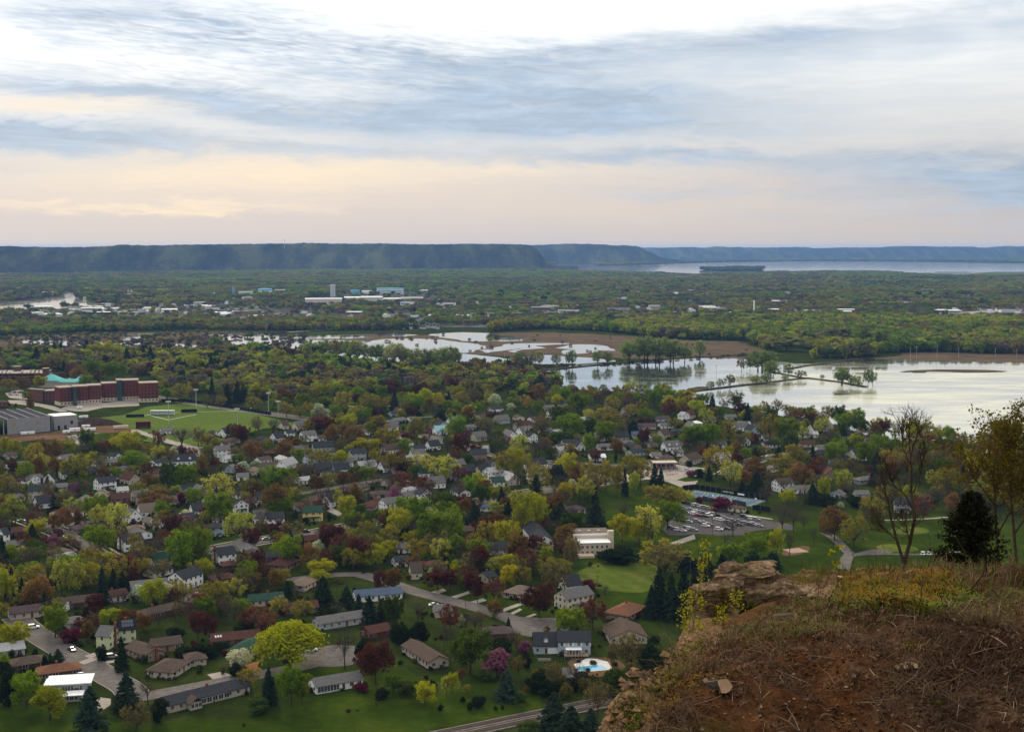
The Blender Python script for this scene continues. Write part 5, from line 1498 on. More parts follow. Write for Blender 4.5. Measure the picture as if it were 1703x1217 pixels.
# ================================================================ trees of the neighbourhood, one by one (tile: code x top width height)
TL = {
'A': '''y 40 185 80 120;y 115 205 85 110;o 265 225 150 190;n 345 205 90 150;n 430 205 110 150;y 530 200 130 125;b 650 215 150 120;G 740 215 100 110;R 810 210 130 110;y 985 150 190 160;o 890 160 100 110;o 1085 215 95 90;o 1170 225 95 95
b 1410 78 170 175;w 1355 248 85 65;r 1415 245 75 85;q 1545 100 130 150;r 100 358 112 115;g 205 383 118 170;n 285 345 120 150;l 350 320 80 100;n 440 345 140 130;o 600 322 250 200;y 640 330 130 120;o 55 465 140 180;q 110 510 180 150
b 755 285 150 140;g 1045 298 180 160;R 1150 370 115 115;o 1040 400 160 90;g 895 413 112 105;n 810 408 112 120;n 920 368 80 80;G 1310 388 170 190;g 1440 392 180 190;n 1575 335 110 160;n 1170 465 150 130;c 370 478 55 95;p 575 533 90 100;b 660 520 110 120
c 445 572 115 165;R 380 595 85 100;l 95 645 200 230;q 200 620 110 130;l 560 655 150 120;g 700 645 130 180;g 780 640 120 170;n 515 730 115 160;n 610 738 85 130;l 915 700 215 250;b 240 690 150 120;n 420 780 120 110;g 1252 682 112 130;g 1515 578 150 130
n 1230 588 210 130;n 1140 645 125 95;m 1412 605 92 85;w 1445 742 110 65;p 1450 787 84 70;r 1345 778 145 160;y 285 818 165 150;c 255 858 120 180;m 345 960 85 95;p 425 953 115 100;R 560 978 150 55;e 690 882 130 62;g 775 878 215 210;o 1050 930 115 160
g 1420 920 230 300;g 1530 900 180 290;b 1215 935 210 170;b 220 975 240 280;c 20 955 115 240;g 470 1110 200 170;g 620 1100 190 180;o 710 1038 180 210;c 830 1142 62 95;R 990 1155 160 110;c 1095 1158 65 80;b 620 1025 160 110;y 30 620 120 120;q 1290 250 90 110;b 1210 95 120 100''',
'B': '''q 400 15 95 110;b 540 18 125 130;r 865 22 150 105;e 970 20 60 60;g 1040 28 100 90;y 1130 8 115 120;g 1285 58 62 95;n 1335 18 120 110;r 230 78 130 120;r 295 112 95 120;n 985 92 90 120;n 1092 82 90 100;n 1135 110 90 140;n 1195 105 95 140;o 1430 98 225 165;r 1565 138 65 85;q 45 138 120 120
n 400 215 110 110;o 490 188 100 85;n 625 208 155 125;n 360 218 110 140;q 240 250 95 100;g 265 303 105 75;g 22 238 85 95;g 727 268 118 100;o 905 282 195 140;y 1050 288 140 120;y 1250 188 220 125;y 1140 238 85 65;g 1560 192 105 110;o 1450 300 150 150;q 1560 310 150 160
w 300 368 92 85;w 400 358 82 65;g 530 408 190 190;g 640 425 170 170;b 800 358 210 150;q 690 475 180 170;b 960 380 80 100;o 965 455 140 140;n 870 478 125 120;g 1260 403 130 130;G 1180 410 110 120;n 1082 448 110 110;n 1172 452 82 90;b 1340 425 160 180;l 120 475 240 210;g 120 615 235 250
n 540 562 180 210;g 635 650 115 130;b 910 535 190 190;o 310 598 100 85;o 1045 588 90 140;n 1182 548 90 145;y 1115 635 140 145;p 1475 575 72 110;b 1280 595 160 110;g 1540 655 150 130;y 1520 748 180 200;l 270 762 225 240;b 450 715 180 170;d 975 768 52 55;d 790 798 52 50;c 710 742 95 105
C 1175 745 72 145;q 1110 755 120 140;o 1245 778 85 110;r 370 888 145 160;q 700 835 200 170;r 950 865 130 200;r 1040 870 120 220;R 1060 935 150 200;r 1175 978 155 170;g 650 963 195 210;n 830 1018 150 170;R 930 1055 150 130;y 1330 1022 170 170;y 1430 990 140 130;b 1310 875 150 160;y 905 1128 215 130
c 310 1055 120 170;r 410 1065 160 180;g 20 905 90 170;n 1400 755 120 150;d 1560 885 140 80;b 180 100 90 80;q 780 380 100 100;b 1460 420 160 160;r 1530 370 120 100;o 1010 70 100 90;b 60 380 140 110;b 480 560 90 90;q 1350 160 110 110;b 1290 320 130 120;q 1480 860 110 130;w 870 990 80 70;d 1500 960 120 70''',
'C': '''o 60 28 150 200;g 375 12 150 170;q 610 18 185 120;e 690 130 120 80;q 1035 18 160 180;l 860 162 130 130;g 1265 12 190 180;G 1145 138 112 90;g 1400 152 92 140;o 1250 228 92 100;e 1110 248 82 95;g 1420 38 120 120;o 1540 68 140 150;r 400 162 150 180;r 520 232 92 100;b 300 178 130 120;e 680 203 110 90;e 755 243 100 95
o 740 300 160 190;y 850 286 170 190;b 990 178 155 150;b 1060 178 115 155;R 1450 278 92 90;l 110 308 230 165;l 280 338 250 190;G 455 308 92 100;R 390 398 120 140;b 560 318 150 130;y 1230 318 150 170;b 1140 335 120 120;b 850 415 130 160;o 1010 398 220 220;d 1160 395 125 140;n 1300 395 125 140;o 1400 368 140 240;o 1530 368 120 240
R 110 488 170 150;b 160 525 175 190;y 560 463 130 140;g 470 480 110 150;G 560 550 150 170;b 390 505 140 150;r 420 638 160 130;l 660 678 95 120;c 720 575 105 200;Y 1215 538 112 150;c 1365 515 75 165;c 1445 525 75 155;c 990 475 150 200;b 1110 575 130 140;c 770 685 145 170;y 890 630 200 290;y 990 622 150 270
c 520 715 150 140;c 640 755 120 130;c 1180 685 150 140;c 1290 755 150 120;c 1450 685 170 190;g 160 768 230 270;g 340 750 190 280;g 70 648 200 270;q 240 688 110 100;r 600 820 170 190;y 770 828 205 240;n 830 938 122 210;b 1140 805 180 120;n 1220 868 170 180;r 970 948 140 145;q 1270 945 160 260;r 550 1038 165 180
g 345 1092 62 90;d 380 1088 72 110;o 470 1075 115 140;Y 800 1102 235 150;o 60 978 190 160;q 240 915 240 190;o 930 1048 115 140;y 1070 1028 120 130;o 1130 1118 265 140;n 50 1098 115 140;R 400 1155 130 90;d 1560 1045 95 90;R 20 120 70 110;b 930 250 90 110;b 1180 460 140 110;q 1320 150 80 90;o 1480 140 90 90;b 700 420 110 130
c 1060 690 110 120;b 1330 640 110 110;d 1240 800 140 70;d 1420 860 150 60;b 330 640 90 110;e 640 1010 70 60;e 470 960 110 70''',
'D': '''R 235 128 92 105;y 345 163 70 65;c 150 48 100 110;g 640 88 175 150;g 770 72 130 180;o 900 58 155 185;o 1220 18 150 195;g 1360 28 200 195;q 1010 138 135 130;r 1100 148 72 110;g 1500 38 72 90;g 1255 178 82 75;e 1390 168 110 100;R 1410 238 105 90;c 1550 238 72 125;c 1285 243 62 90;n 35 198 92 100;o 800 258 215 220;y 900 248 95 90
g 1030 258 82 80;e 1120 238 100 90;o 1170 248 112 90;r 960 305 105 110;d 590 358 55 45;l 910 368 190 200;n 1020 438 110 110;n 1110 398 150 95;o 1310 318 205 170;n 1470 398 180 165;o 130 308 165 230;o 30 398 112 250;o 210 358 180 190;c 90 428 62 205;c 320 388 92 175;c 370 418 62 135;y 160 458 92 140
p 605 433 62 50;d 670 423 82 65;c 745 398 62 115;c 1110 458 140 145;o 350 558 250 160;o 470 570 180 150;l 570 588 115 90;m 840 643 128 95;m 670 638 48 50;g 420 688 230 210;b 80 648 180 170;l 270 728 235 270;y 70 788 175 200;y 200 808 150 200;b 300 848 130 160;b 930 768 185 180;b 870 898 135 130;y 1360 588 125 110
b 1190 555 200 160;b 1310 668 200 250;b 1400 668 180 240;b 1480 745 110 170;y 900 1018 180 120;g 1110 928 190 190;y 1270 898 120 210;b 1370 898 115 200;o 370 985 380 240;d 90 1028 195 100;c 560 1060 170 150;c 700 1085 170 130;c 850 1095 140 110;c 1260 1078 110 100;c 1170 1110 110 90;c 640 1120 150 100;b 1560 870 90 140;b 1500 250 80 100
q 60 60 120 110;o 470 30 110 80;q 1150 60 110 110;b 1330 480 120 130;b 1480 560 140 150;c 1000 520 90 110;q 1240 430 130 130;c 1550 540 110 150;R 700 270 90 80;b 580 250 90 90''',
'E': '''o 460 30 120 140;l 520 28 120 130;g 200 8 150 130;G 300 18 130 130;b 600 38 120 130;q 700 60 110 110;y 760 48 145 140;o 860 58 85 120;b 940 68 75 110;b 1010 83 110 130;q 1090 138 135 140;g 1410 58 150 170;g 1550 78 130 150;c 1300 188 35 60;y 1500 188 220 170;q 1240 208 170 120;G 960 188 175 150;q 830 128 155 130;b 800 232 210 220
g 560 188 175 150;o 580 278 190 160;g 360 222 185 170;g 100 232 115 150;y 190 368 105 70;g 150 128 62 90;g 190 428 140 130;y 50 498 92 150;o 1010 428 275 240;y 1250 325 210 210;R 820 638 175 190;o 420 648 205 190;n 130 738 225 235;o 280 795 205 260;o 500 558 135 140;b 930 555 180 160;b 380 690 140 170;q 700 180 120 150;b 480 440 150 160
c 440 400 110 150;b 690 420 170 190;o 1380 420 200 200;q 1120 380 140 150;d 60 620 160 90;d 300 640 150 70;b 240 520 160 110;q 1180 560 170 160;b 1450 420 150 190;b 620 330 120 140;G 30 330 90 100;q 250 330 130 140''',
'F': '''Y 105 393 225 205;g 420 253 195 250;m 545 438 135 100;n 665 393 115 140;R 705 328 125 120;y 850 288 160 120;n 930 300 110 110;R 985 298 120 100;n 1085 328 125 120;d 770 568 75 110;c 925 508 115 245;g 200 778 255 250;y 380 888 245 240;C 690 890 260 350;c 960 775 215 290;q 1040 1008 235 220;d 1200 988 145 150;b 1120 778 155 230
d 60 790 150 230;g 5 635 120 160;y 1165 78 212 200;l 560 -80 190 280;l 470 -60 160 270;r 330 58 155 150;c 340 155 95 160;c 170 58 95 190;m 240 78 75 65;c 780 -20 110 270;c 930 8 105 140;r 1020 -5 95 120;b 1330 248 135 110;r 1500 308 135 200;d 1400 568 150 90;d 1510 575 130 90;y 50 0 120 240;d 270 588 42 75;d 340 638 42 95
c 385 620 60 140;d 250 718 65 65;d 185 738 75 55;b 1200 280 150 130;c 440 590 90 90;c 860 -10 90 200;b 1000 130 110 110;d 780 620 60 50;q 560 420 90 80;d 1330 430 120 80;R 610 350 90 90;d 30 690 120 120;b 1270 180 120 90''',
'G': '''b 1065 368 205 370;r 1300 558 265 300;g 660 738 180 290;g 740 800 140 220;o 340 738 165 165;c 490 738 135 265;w 265 598 145 130;d 240 698 115 90;e 420 968 165 95;m 1190 848 105 65;R 430 278 240 210;R 330 300 130 170;r 40 328 110 200;b 220 198 200 210;n 400 18 85 100;n 545 -5 105 150;c 630 78 85 120;b 700 98 105 130
c 900 48 165 220;o 740 228 165 150;n 1430 -5 165 150;r 1320 -5 95 165;c 1080 118 135 165;G 1430 188 155 240;c 1250 195 130 190;d 1210 528 165 190;d 1480 408 130 140;G 1430 798 130 120;e 1520 828 125 110;q 300 58 130 120;d 120 540 110 70;d 300 380 140 90;d 960 300 190 90;b 150 60 110 100;y 880 0 140 90;c 1350 210 120 160
b 1000 230 130 130;e 520 950 60 50;q 560 200 100 100;d 30 580 130 80;c 1170 180 110 160;d 1350 900 90 70''',
'H': '''b 70 218 175 145;R 310 258 145 210;r 220 -5 200 150;r 310 0 140 150;g 400 38 95 100;r 460 18 105 155;r 520 48 95 190;R 645 68 165 170;r 985 118 245 230;n 650 228 125 115;g 1230 288 245 190;R 1395 208 205 230;q 1110 -50 255 240;Y 760 -40 160 160;o 860 -30 160 150;G 465 452 305 320;d 85 388 125 160;b 290 388 130 200;p 675 598 195 200
p 870 538 105 90;C 740 755 185 220;Y 125 848 155 155;y 330 778 100 150;l 285 800 90 140;n 400 738 72 90;m 1350 78 112 65;b 1490 98 85 85;c 755 353 55 110;w 650 288 60 60;b 500 298 185 160;q 1090 688 180 200;b 1270 638 210 260;d 960 788 130 130;d 1040 830 120 110;q 830 648 125 140;C 1100 928 250 260;C 1230 1030 270 240;C 1380 1050 220 220
e 900 1148 165 100;q 1430 845 210 250;G 20 828 110 130;d 410 948 35 45;d 465 998 45 55;d 520 948 85 80;d 240 1010 40 40;d 560 945 40 50;d 700 530 150 130;b 780 430 130 160;q 820 460 110 130;e 590 740 110 90;d 160 830 70 60;d 890 640 60 90;o 440 860 60 70;n 895 870 50 60;e 850 915 70 70;d 655 1020 26 30;d 710 1015 26 30
q 540 300 120 110;w 390 340 60 70;b 430 300 130 150;d 1300 770 140 60;b 1480 300 110 130;q 1540 560 120 170''',
'I': '''q 170 575 230 220;c 380 150 150 300;c 460 190 130 290;c 540 160 150 320;c 620 150 140 320;c 330 260 110 210;q 420 0 300 200;d 380 700 160 150;d 320 640 120 170;c 700 80 130 240;c 790 60 130 220;c 880 90 140 200;c 1120 40 160 160;d 90 20 190 90;g 850 -20 170 150;d 1010 60 120 130;e 100 800 120 120;b 20 280 40 50''',
'P': '''b 330 385 190 150;b 500 420 110 110;o 560 440 150 130;n 800 370 80 140;r 870 370 110 160;b 1010 290 140 150;b 1150 290 120 130;c 740 10 65 150;c 820 5 70 150;c 870 20 60 140;p 915 108 60 50;y 1030 0 150 130;o 960 110 120 110;g 200 38 90 100;o 310 20 120 120;b 420 40 130 110;n 1250 40 140 130;o 1400 5 70 110;y 1620 5 110 120;g 1420 80 130 120;o 1260 170 130 120
r 1520 300 150 130;y 1650 300 120 110;o 1530 200 100 90;w 1560 190 130 110;q 680 100 110 110;q 560 90 110 120;b 620 60 120 120;g 1140 130 100 90;y 1530 0 90 120;b 1680 20 70 130;g 660 100 50 80''',
'Q': '''g 90 15 110 110;g 190 25 120 130;o 60 70 150 180;r 170 80 80 100;o 290 85 180 150;c 510 70 95 170;g 580 75 85 110;g 690 100 170 130;y 785 45 110 150;y 890 80 120 110;o 905 115 120 110;c 985 60 70 95;o 1090 70 160 130;q 1120 90 140 140;G 1250 80 110 90;y 1340 80 80 100;w 1400 90 110 110;g 1560 105 90 100;w 1540 165 75 60;b 1650 110 110 90
r 660 195 105 95;q 600 140 90 110;d 910 255 100 95;c 1035 240 80 75;y 1170 190 110 130;r 1390 245 130 65;o 370 280 140 150;g 240 215 150 130;y 110 270 120 120;b 330 110 120 110;e 400 185 100 80;o 40 250 90 110;R 180 185 70 70;n 780 190 60 60;b 850 150 110 120;e 1110 270 120 110;q 1270 290 120 100;b 1600 290 130 130;d 1640 50 80 110
r 130 0 100 80;r 590 30 90 80;r 710 5 90 100;g 640 0 110 90;y 1050 10 140 90;b 950 30 110 110;q 1210 20 120 110;b 1520 10 140 110;q 240 0 110 100;o 440 120 130 110;g 400 10 110 90;q 800 15 100 90;g 1650 20 100 100''',
'U': '''b 120 0 180 120;g 245 25 110 130;g 295 25 150 150;g 75 155 100 110;g 430 90 250 160;G 255 195 190 150;o 680 210 270 160;l 420 100 130 120;b 870 95 200 160;o 740 110 150 130;g 1110 35 180 160;g 1240 45 200 150;y 1350 60 170 120;R 1245 135 125 170;R 1370 180 125 100;y 1470 150 130 120;c 1620 105 95 150;l 1560 220 150 130;g 380 290 220 180;G 550 305 150 160;g 680 345 190 180
c 940 325 70 110;c 880 345 80 110;c 830 375 35 70;q 110 260 170 190;r 1015 400 110 130;y 950 470 60 65;g 1135 455 70 90;o 1080 565 120 60;g 240 425 120 100;b 90 470 190 150;g 200 560 80 70;o 360 525 95 100;l 520 445 90 130;n 770 490 110 100;r 590 585 95 90;R 660 545 55 50;g 1460 370 200 170;g 1610 360 170 160;d 765 610 28 75;m 990 300 60 40;m 1065 305 60 40
q 60 0 110 110;o 520 20 160 140;b 640 60 140 140;q 800 20 140 130;o 1000 0 120 140;y 1180 0 140 120;o 1460 90 200 130;q 340 170 100 110;b 540 180 120 120;q 1060 220 120 100;b 700 90 130 130;o 900 180 130 120;b 600 440 110 110;b 1290 560 90 80;R 1540 550 110 120;y 1330 310 80 50''',
'K': '''c 355 745 60 90;c 400 745 50 90;c 570 735 80 120;c 240 780 70 110;c 935 770 70 110;c 985 780 70 120;c 830 790 70 120;c 690 830 80 90;y 640 755 130 100;g 610 860 110 110;g 770 880 110 110;y 740 750 120 110;y 1270 835 80 120;c 1380 840 60 110;c 1480 865 90 90;c 420 870 50 100;R 470 880 80 90;r 300 890 90 70;g 700 880 90 110;c 1385 980 50 130;c 1485 1020 55 130;c 1550 1000 70 140;n 520 910 90 110
g 560 960 100 80;R 640 930 90 90;n 400 945 90 60;o 1180 1020 120 120;g 1090 1045 90 70;o 360 820 140 110;n 160 975 90 90;y 260 970 90 80;o 60 985 120 80;n 200 1090 60 110;g 170 1065 50 60''',
}
TW = [gp(*TP('G', 690, 735))]
for tl, body in TL.items():
    for rec in body.replace('\n', ';').split(';'):
        if not rec.strip():
            continue
        cd, x, tp, wd, hh = rec.split()
        tree(cd, float(x), float(tp), float(wd), float(hh), tl, 'trees of the neighbourhood')
tree('W', 648, 405, 500, 330, 'G', None, 'huge spreading willow in bright yellow-green leaf beside the cul-de-sac')
LAND.append((484, 1105, 'the great willow'))
LAND += [(1200, 862, 'the golf club parking lot'), (1205, 828, 'the tennis courts'), (1105, 782, 'the petrol station'), (990, 905, 'the flat-roofed hall'), (935, 1075, 'the blue-roofed pool house'),
         (555, 1148, 'the white-windowed ranch'), (113, 1150, 'the modern white house'), (305, 690, 'the sports field'), (190, 727, 'the oval lawn'), (345, 1170, 'the dark-roofed ranch'),
         (1520, 900, 'the golf course'), (140, 655, 'the brick halls'), (60, 700, 'the construction site'), (900, 640, 'the lake bend'), (1450, 700, 'the large lake'), (640, 660, 'the park'), (1040, 720, 'the cottage streets'),
         (860, 690, 'the northern cottages'), (560, 740, 'the field-side cottages'), (820, 1195, 'the railway'), (320, 1000, 'the small cul-de-sac'), (760, 1000, 'the curving street'), (430, 900, 'the main street'), (720, 900, 'the twin green trees'), (1330, 740, 'the hill street'), (1120, 980, 'the dark pines')]

# ================================================================ the other buildings and things
def block(root, name, x0, y0, z0, x1, y1, z1, m):
    return MB().box(x0, y0, z0, x1, y1, z1).build(name, m, root)
def place(tile, x, y):
    return gp(*TP(tile, x, y))
def view_rz(P, extra=0.0):
    return -math.atan2(P.x, P.y) + extra
def scale_at(P, tile):
    """picture units of that tile per metre"""
    return F / depth(P) * TILES[tile][2]

# ---- house by the pool
hm_ = hero('V 436 452 868 612 l 2 L d', 'white and blue-grey house with a long near-black roof above the swimming pool', 'the house above the pool')
hw_ = house('V 135 142 450 598 l 1.5 L d dormer gar')
rb = hm_['o']; L_, D_ = hm_['L'], hm_['D']
block(rb, 'sunroom_roof', -3.5, -D_ / 2 - 3.2, 2.9, 2.6, -D_ / 2 - 0.02, 3.1, TRIM)
for i in range(6):
    block(rb, 'sunroom_post', -3.4 + i * 1.18, -D_ / 2 - 3.1, 0, -3.25 + i * 1.18, -D_ / 2 - 2.95, 2.9, TRIM)
dk = block(rb, 'deck', -4.2, -D_ / 2 - 4.6, 0.9, 5.2, -D_ / 2 - 0.02, 1.05, mat('deck boards', (0.24, 0.18, 0.13), 0.8, 0.2, 3))
for i in range(8):
    block(rb, 'deck_post', -4.1 + i * 1.3, -D_ / 2 - 4.5, 0, -3.95 + i * 1.3, -D_ / 2 - 4.35, 2.0, mat('deck post', (0.3, 0.23, 0.16), 0.8) if i == 0 else MATS['deck post'])
for i in range(4):
    for s_ in (-0.75, 0.75):
        block(rb, 'shutter', -L_ / 2 + 1.6 + i * 3.3 + s_ - 0.2, -D_ / 2 - 0.08, 3.6, -L_ / 2 + 1.6 + i * 3.3 + s_ + 0.2, -D_ / 2 - 0.003, 5.0, TRIM)
merge(hw_, hm_)
POOLDECK = mat('pool deck', (0.55, 0.54, 0.53), 0.7, 0.15, 1)
struct(poly_sheet('terrace', pts('V', [560, 690, 760, 620, 900, 640, 1120, 650, 1250, 690, 1330, 760, 1280, 830, 1080, 890, 860, 900, 700, 870, 600, 780]), 0.16, SOIL, 1), 'brown gravel terrace round the swimming pool')
struct(poly_sheet('pool_deck', pts('V', [655, 735, 820, 660, 950, 665, 1085, 700, 1160, 802, 870, 826, 690, 822]), 0.20, POOLDECK, 0), 'pale deck round the swimming pool')
pw = bpy.data.materials.new('pool water'); pw.use_nodes = True
b_ = pw.node_tree.nodes['Principled BSDF']; b_.inputs['Base Color'].default_value = (0.10, 0.33, 0.52, 1); b_.inputs['Roughness'].default_value = 0.08
struct(poly_sheet('water', pts('V', [690, 772, 860, 752, 1020, 745, 1078, 796, 900, 815, 705, 812]), 0.24, pw, 0), 'bright blue water of the swimming pool')
tag(MB().box(0, 0, 0, 5, 0.4, 1.0).build('retaining_wall', CONCRETE), 'low pale retaining wall by the house above the pool', 'wall').location = place('V', 190, 690)
house('V 500 520 638 985 l 1 G g', 'garden_shed', 'tiny grey garden shed below the swimming pool')

# ---- white-windowed ranch, dark ranch, modern white house
h_ = hero('G 788 850 1206 932 l 1 W g', 'long low ranch with big white-framed windows and brick end beside the lawn', 'the white-windowed ranch')
L_, D_ = h_['L'], h_['D']
block(h_['o'], 'brick_end', L_ / 2 - 4.2, -D_ / 2 - 0.12, -0.1, L_ / 2 + 0.1, -D_ / 2 - 0.004, 1.3, BRICKM)
for i in range(7):
    window(h_['o'], -L_ / 2 + 1.0 + i * 1.15, -D_ / 2 - 0.12, 1.5, 1.0, 2.0, 'y')
h_ = hero('0 262 280 418 1186 l 1 S d', 'long dark-roofed ranch with a timber gable porch facing the lawn', 'the dark-roofed ranch')
L_, D_ = h_['L'], h_['D']
b = gable_roof(4.6, 3.6, 2.6, 1.6, 'y', 0.5).build('porch_roof', RM['b'], h_['o']); b.location = (-L_ / 2 + 9.0, -D_ / 2 - 1.2, 0)
block(h_['o'], 'porch_wall', -L_ / 2 + 6.9, -D_ / 2 - 2.6, -0.1, -L_ / 2 + 11.1, -D_ / 2 - 0.01, 2.6, WM['S'])
for i in range(3):
    window(h_['o'], -L_ / 2 + 7.6 + i * 1.4, -D_ / 2 - 2.6, 1.5, 1.1, 1.5, 'y')
for i in range(5):
    window(h_['o'], -L_ / 2 + 13 + i * 2.2, -D_ / 2 - 0.05, 1.4, 1.9, 1.7, 'y')
P = place('F', 520, 950); k = scale_at(P, 'F')
rt = empty('house', P, view_rz(P, R(-8)))
block(rt, 'wall', -5.5, 0, -0.2, 6.6, 8.5, 4.6, WM['G'])
block(rt, 'roof', -7.6, -1.0, 4.62, 7.8, 9.4, 4.95, RM['w'])
block(rt, 'roof', -8.4, 1.0, 4.02, -5.52, 8.8, 4.25, RM['w'])
block(rt, 'wall', -1.5, -5.2, -0.2, 5.0, -0.02, 2.3, WM['G'])
block(rt, 'roof', -2.6, -6.4, 2.32, 5.6, -1.1, 2.6, RM['w'])
for i in range(4):
    window(rt, -1.6 + i * 0.95, 0, 3.1, 0.9, 1.9, 'y')
window(rt, 4.2, 0, 3.0, 0.8, 1.9, 'y')
for i in range(3):
    window(rt, 0.2 + i * 1.5, -5.2, 1.2, 1.2, 1.2, 'y')
tag(rt, 'modern grey house with broad flat white roofs near the corner', 'house', 'houses of the neighbourhood')

# ---- tan flat-roofed hall
P = place('C', 1400, 1092)
rt = empty('hall', P, view_rz(P, R(10)))
block(rt, 'wall', -4.5, 0, -0.3, 11, 9, 6.2, WM['H'])
block(rt, 'roof', -4.8, -0.3, 6.22, 11.3, 9.2, 6.6, RM['w'])
block(rt, 'wall', -6.5, 9.05, -0.3, 13, 24, 8.6, WM['H'])
block(rt, 'roof', -6.7, 9.3, 8.62, 13.2, 24.2, 8.9, RM['t'])
block(rt, 'parapet', -6.7, 9.03, 8.3, 13.2, 9.3, 9.2, TRIM)
block(rt, 'stair_tower', 11.1, 6.0, -0.3, 14, 9.0, 11.0, WM['H'])
for fl in range(2):
    for i in range(6):
        window(rt, -3.2 + i * 2.5, 0, 1.6 + fl * 2.8, 1.2, 1.7, 'y')
for i in range(3):
    block(rt, 'roof_vent', -3 + i * 5, 14, 8.9, -1.8 + i * 5, 15.4, 9.8, METAL)
block(rt, 'terrace', -6, -6, -0.2, 2, -0.05, 1.2, WM['H'])
tag(rt, 'tan two-block hall with flat white-edged roofs above the fairway', 'hall')

# ---- clubhouse, petrol station
h_ = house('D 890 1005 1035 762 hip 1 C b', 'clubhouse', 'small cream clubhouse with a brown hip roof beside the parking lot')
LAND.append((h_['px'][0], h_['px'][1], 'the cream clubhouse'))
P = place('D', 400, 418)
rt = empty('petrol_station', P, view_rz(P, R(14)))
block(rt, 'wall', -9, 4, -0.2, 9, 14, 4.0, WM['S'])
block(rt, 'roof', -9.6, 3.4, 4.02, 9.6, 14.6, 4.5, RM['b'])
block(rt, 'canopy', -9, -6, 4.6, 8, 3.2, 5.4, WM['S'])
block(rt, 'canopy_stripe', -9.03, -6.05, 4.7, 8.03, -6.005, 5.0, mat('blue stripe', (0.03, 0.08, 0.3), 0.5))
for sx in (-6.5, 0, 6):
    block(rt, 'canopy_post', sx - 0.2, -2, 0, sx + 0.2, -1.6, 4.6, METAL)
    block(rt, 'fuel_pump', sx + 0.6, -2.2, 0, sx + 1.5, -1.4, 1.9, mat('pump red', (0.5, 0.06, 0.05), 0.5) if 'pump red' not in MATS else MATS['pump red'])
for i in range(5):
    window(rt, -6.5 + i * 3.2, 4, 1.8, 2.4, 2.2, 'y')
tag(rt, 'petrol station with a flat white canopy on the concrete corner', 'petrol station')
def pole(tile, x, ytop, ybase, label, name='utility_pole', arm=True, group=None, r=0.14, cat='pole', m=None):
    P = place(tile, x, ybase)
    H = (ybase - ytop) / scale_at(P, tile) * 1.03
    rt = empty(name, P, view_rz(P, random.uniform(-0.5, 0.5)))
    MB().tube([(0, 0, -0.2), (0, 0, H)], [r, r * 0.75], 6).build('pole', m or METAL, rt)
    if arm:
        block(rt, 'crossarm', -1.1, -0.08, H - 0.7, 1.1, 0.08, H - 0.5, m or BARK)
    tag(rt, label, cat, group)
    return rt, H
for x, yt, yb, lab in ((415, 300, 480, 'tall grey lamp post on the petrol station forecourt'), (553, 370, 490, 'lamp post by the grass wedge beside the forecourt'), (440, 430, 500, 'orange post on the forecourt edge nearest the spruces')):
    pole('D', x, yt, yb, lab, 'lamp_post', True, None, 0.12, 'lamp post')
for x0, y0, x1, y1, lab in ((415, 470, 505, 462, 'long orange barrier on the concrete forecourt'), (250, 480, 330, 474, 'short orange barrier on the forecourt near the spruces')):
    a, c = place('D', x0, y0), place('D', x1, y1)
    mb = MB()
    d = (c - a).normalized(); n = Vector((-d.y, d.x, 0)) * 0.12
    q = [a + n, a - n, c - n, c + n]
    mb.add([(p.x, p.y, 0.5) for p in q] + [(p.x, p.y, 0.9) for p in q], BOXF)
    for p in (a, (a + c) / 2, c):
        mb.box(p.x - 0.12, p.y - 0.12, 0, p.x + 0.12, p.y + 0.12, 0.9)
    o = mb.build('barrier', mat('orange paint', (0.62, 0.16, 0.03), 0.6) if 'orange paint' not in MATS else MATS['orange paint'])
    tag(o, lab, 'barrier')

# ---- tennis courts
TC = [place('S', 470, 296), place('S', 1470, 446), place('S', 1260, 530), place('S', 400, 388)]
COURT = mat('court green', (0.085, 0.130, 0.115), 0.8, 0.12, 0.4)
COURTB = mat('court blue', (0.075, 0.115, 0.175), 0.8, 0.12, 0.4)
def bil(u, v, z):
    p = (TC[0] * (1 - u) + TC[1] * u) * (1 - v) + (TC[3] * (1 - u) + TC[2] * u) * v
    return (p.x, p.y, z)
def bq(name, u0, v0, u1, v1, z, m):
    return link(name, mesh(name, [bil(u0, v1, z), bil(u1, v1, z), bil(u1, v0, z), bil(u0, v0, z)], [(0, 1, 2, 3)], m))
struct(bq('tennis_court', -0.02, -0.02, 1.02, 1.02, 0.14, COURT), 'green surround of the fenced tennis courts')
for i in range(5):
    u0, u1 = i / 5 + 0.025, (i + 1) / 5 - 0.025
    c_ = struct(bq('tennis_court', u0, 0.14, u1, 0.86, 0.15, COURTB), '%s blue tennis court counting from the lighter forecourt end' % 'first second third fourth fifth'.split()[i])
    for (a, b2, c2, d2) in ((u0, 0.14, u0 + 0.003, 0.86), (u1 - 0.003, 0.14, u1, 0.86), (u0, 0.14, u1, 0.147), (u0, 0.853, u1, 0.86), (u0, 0.32, u1, 0.326), (u0, 0.674, u1, 0.68)):
        bq('court_line', a, b2, c2, d2, 0.158, TRIM).parent = c_
    bq('net', u0 - 0.008, 0.497, u1 + 0.008, 0.503, 0.9, BLACK).parent = c_
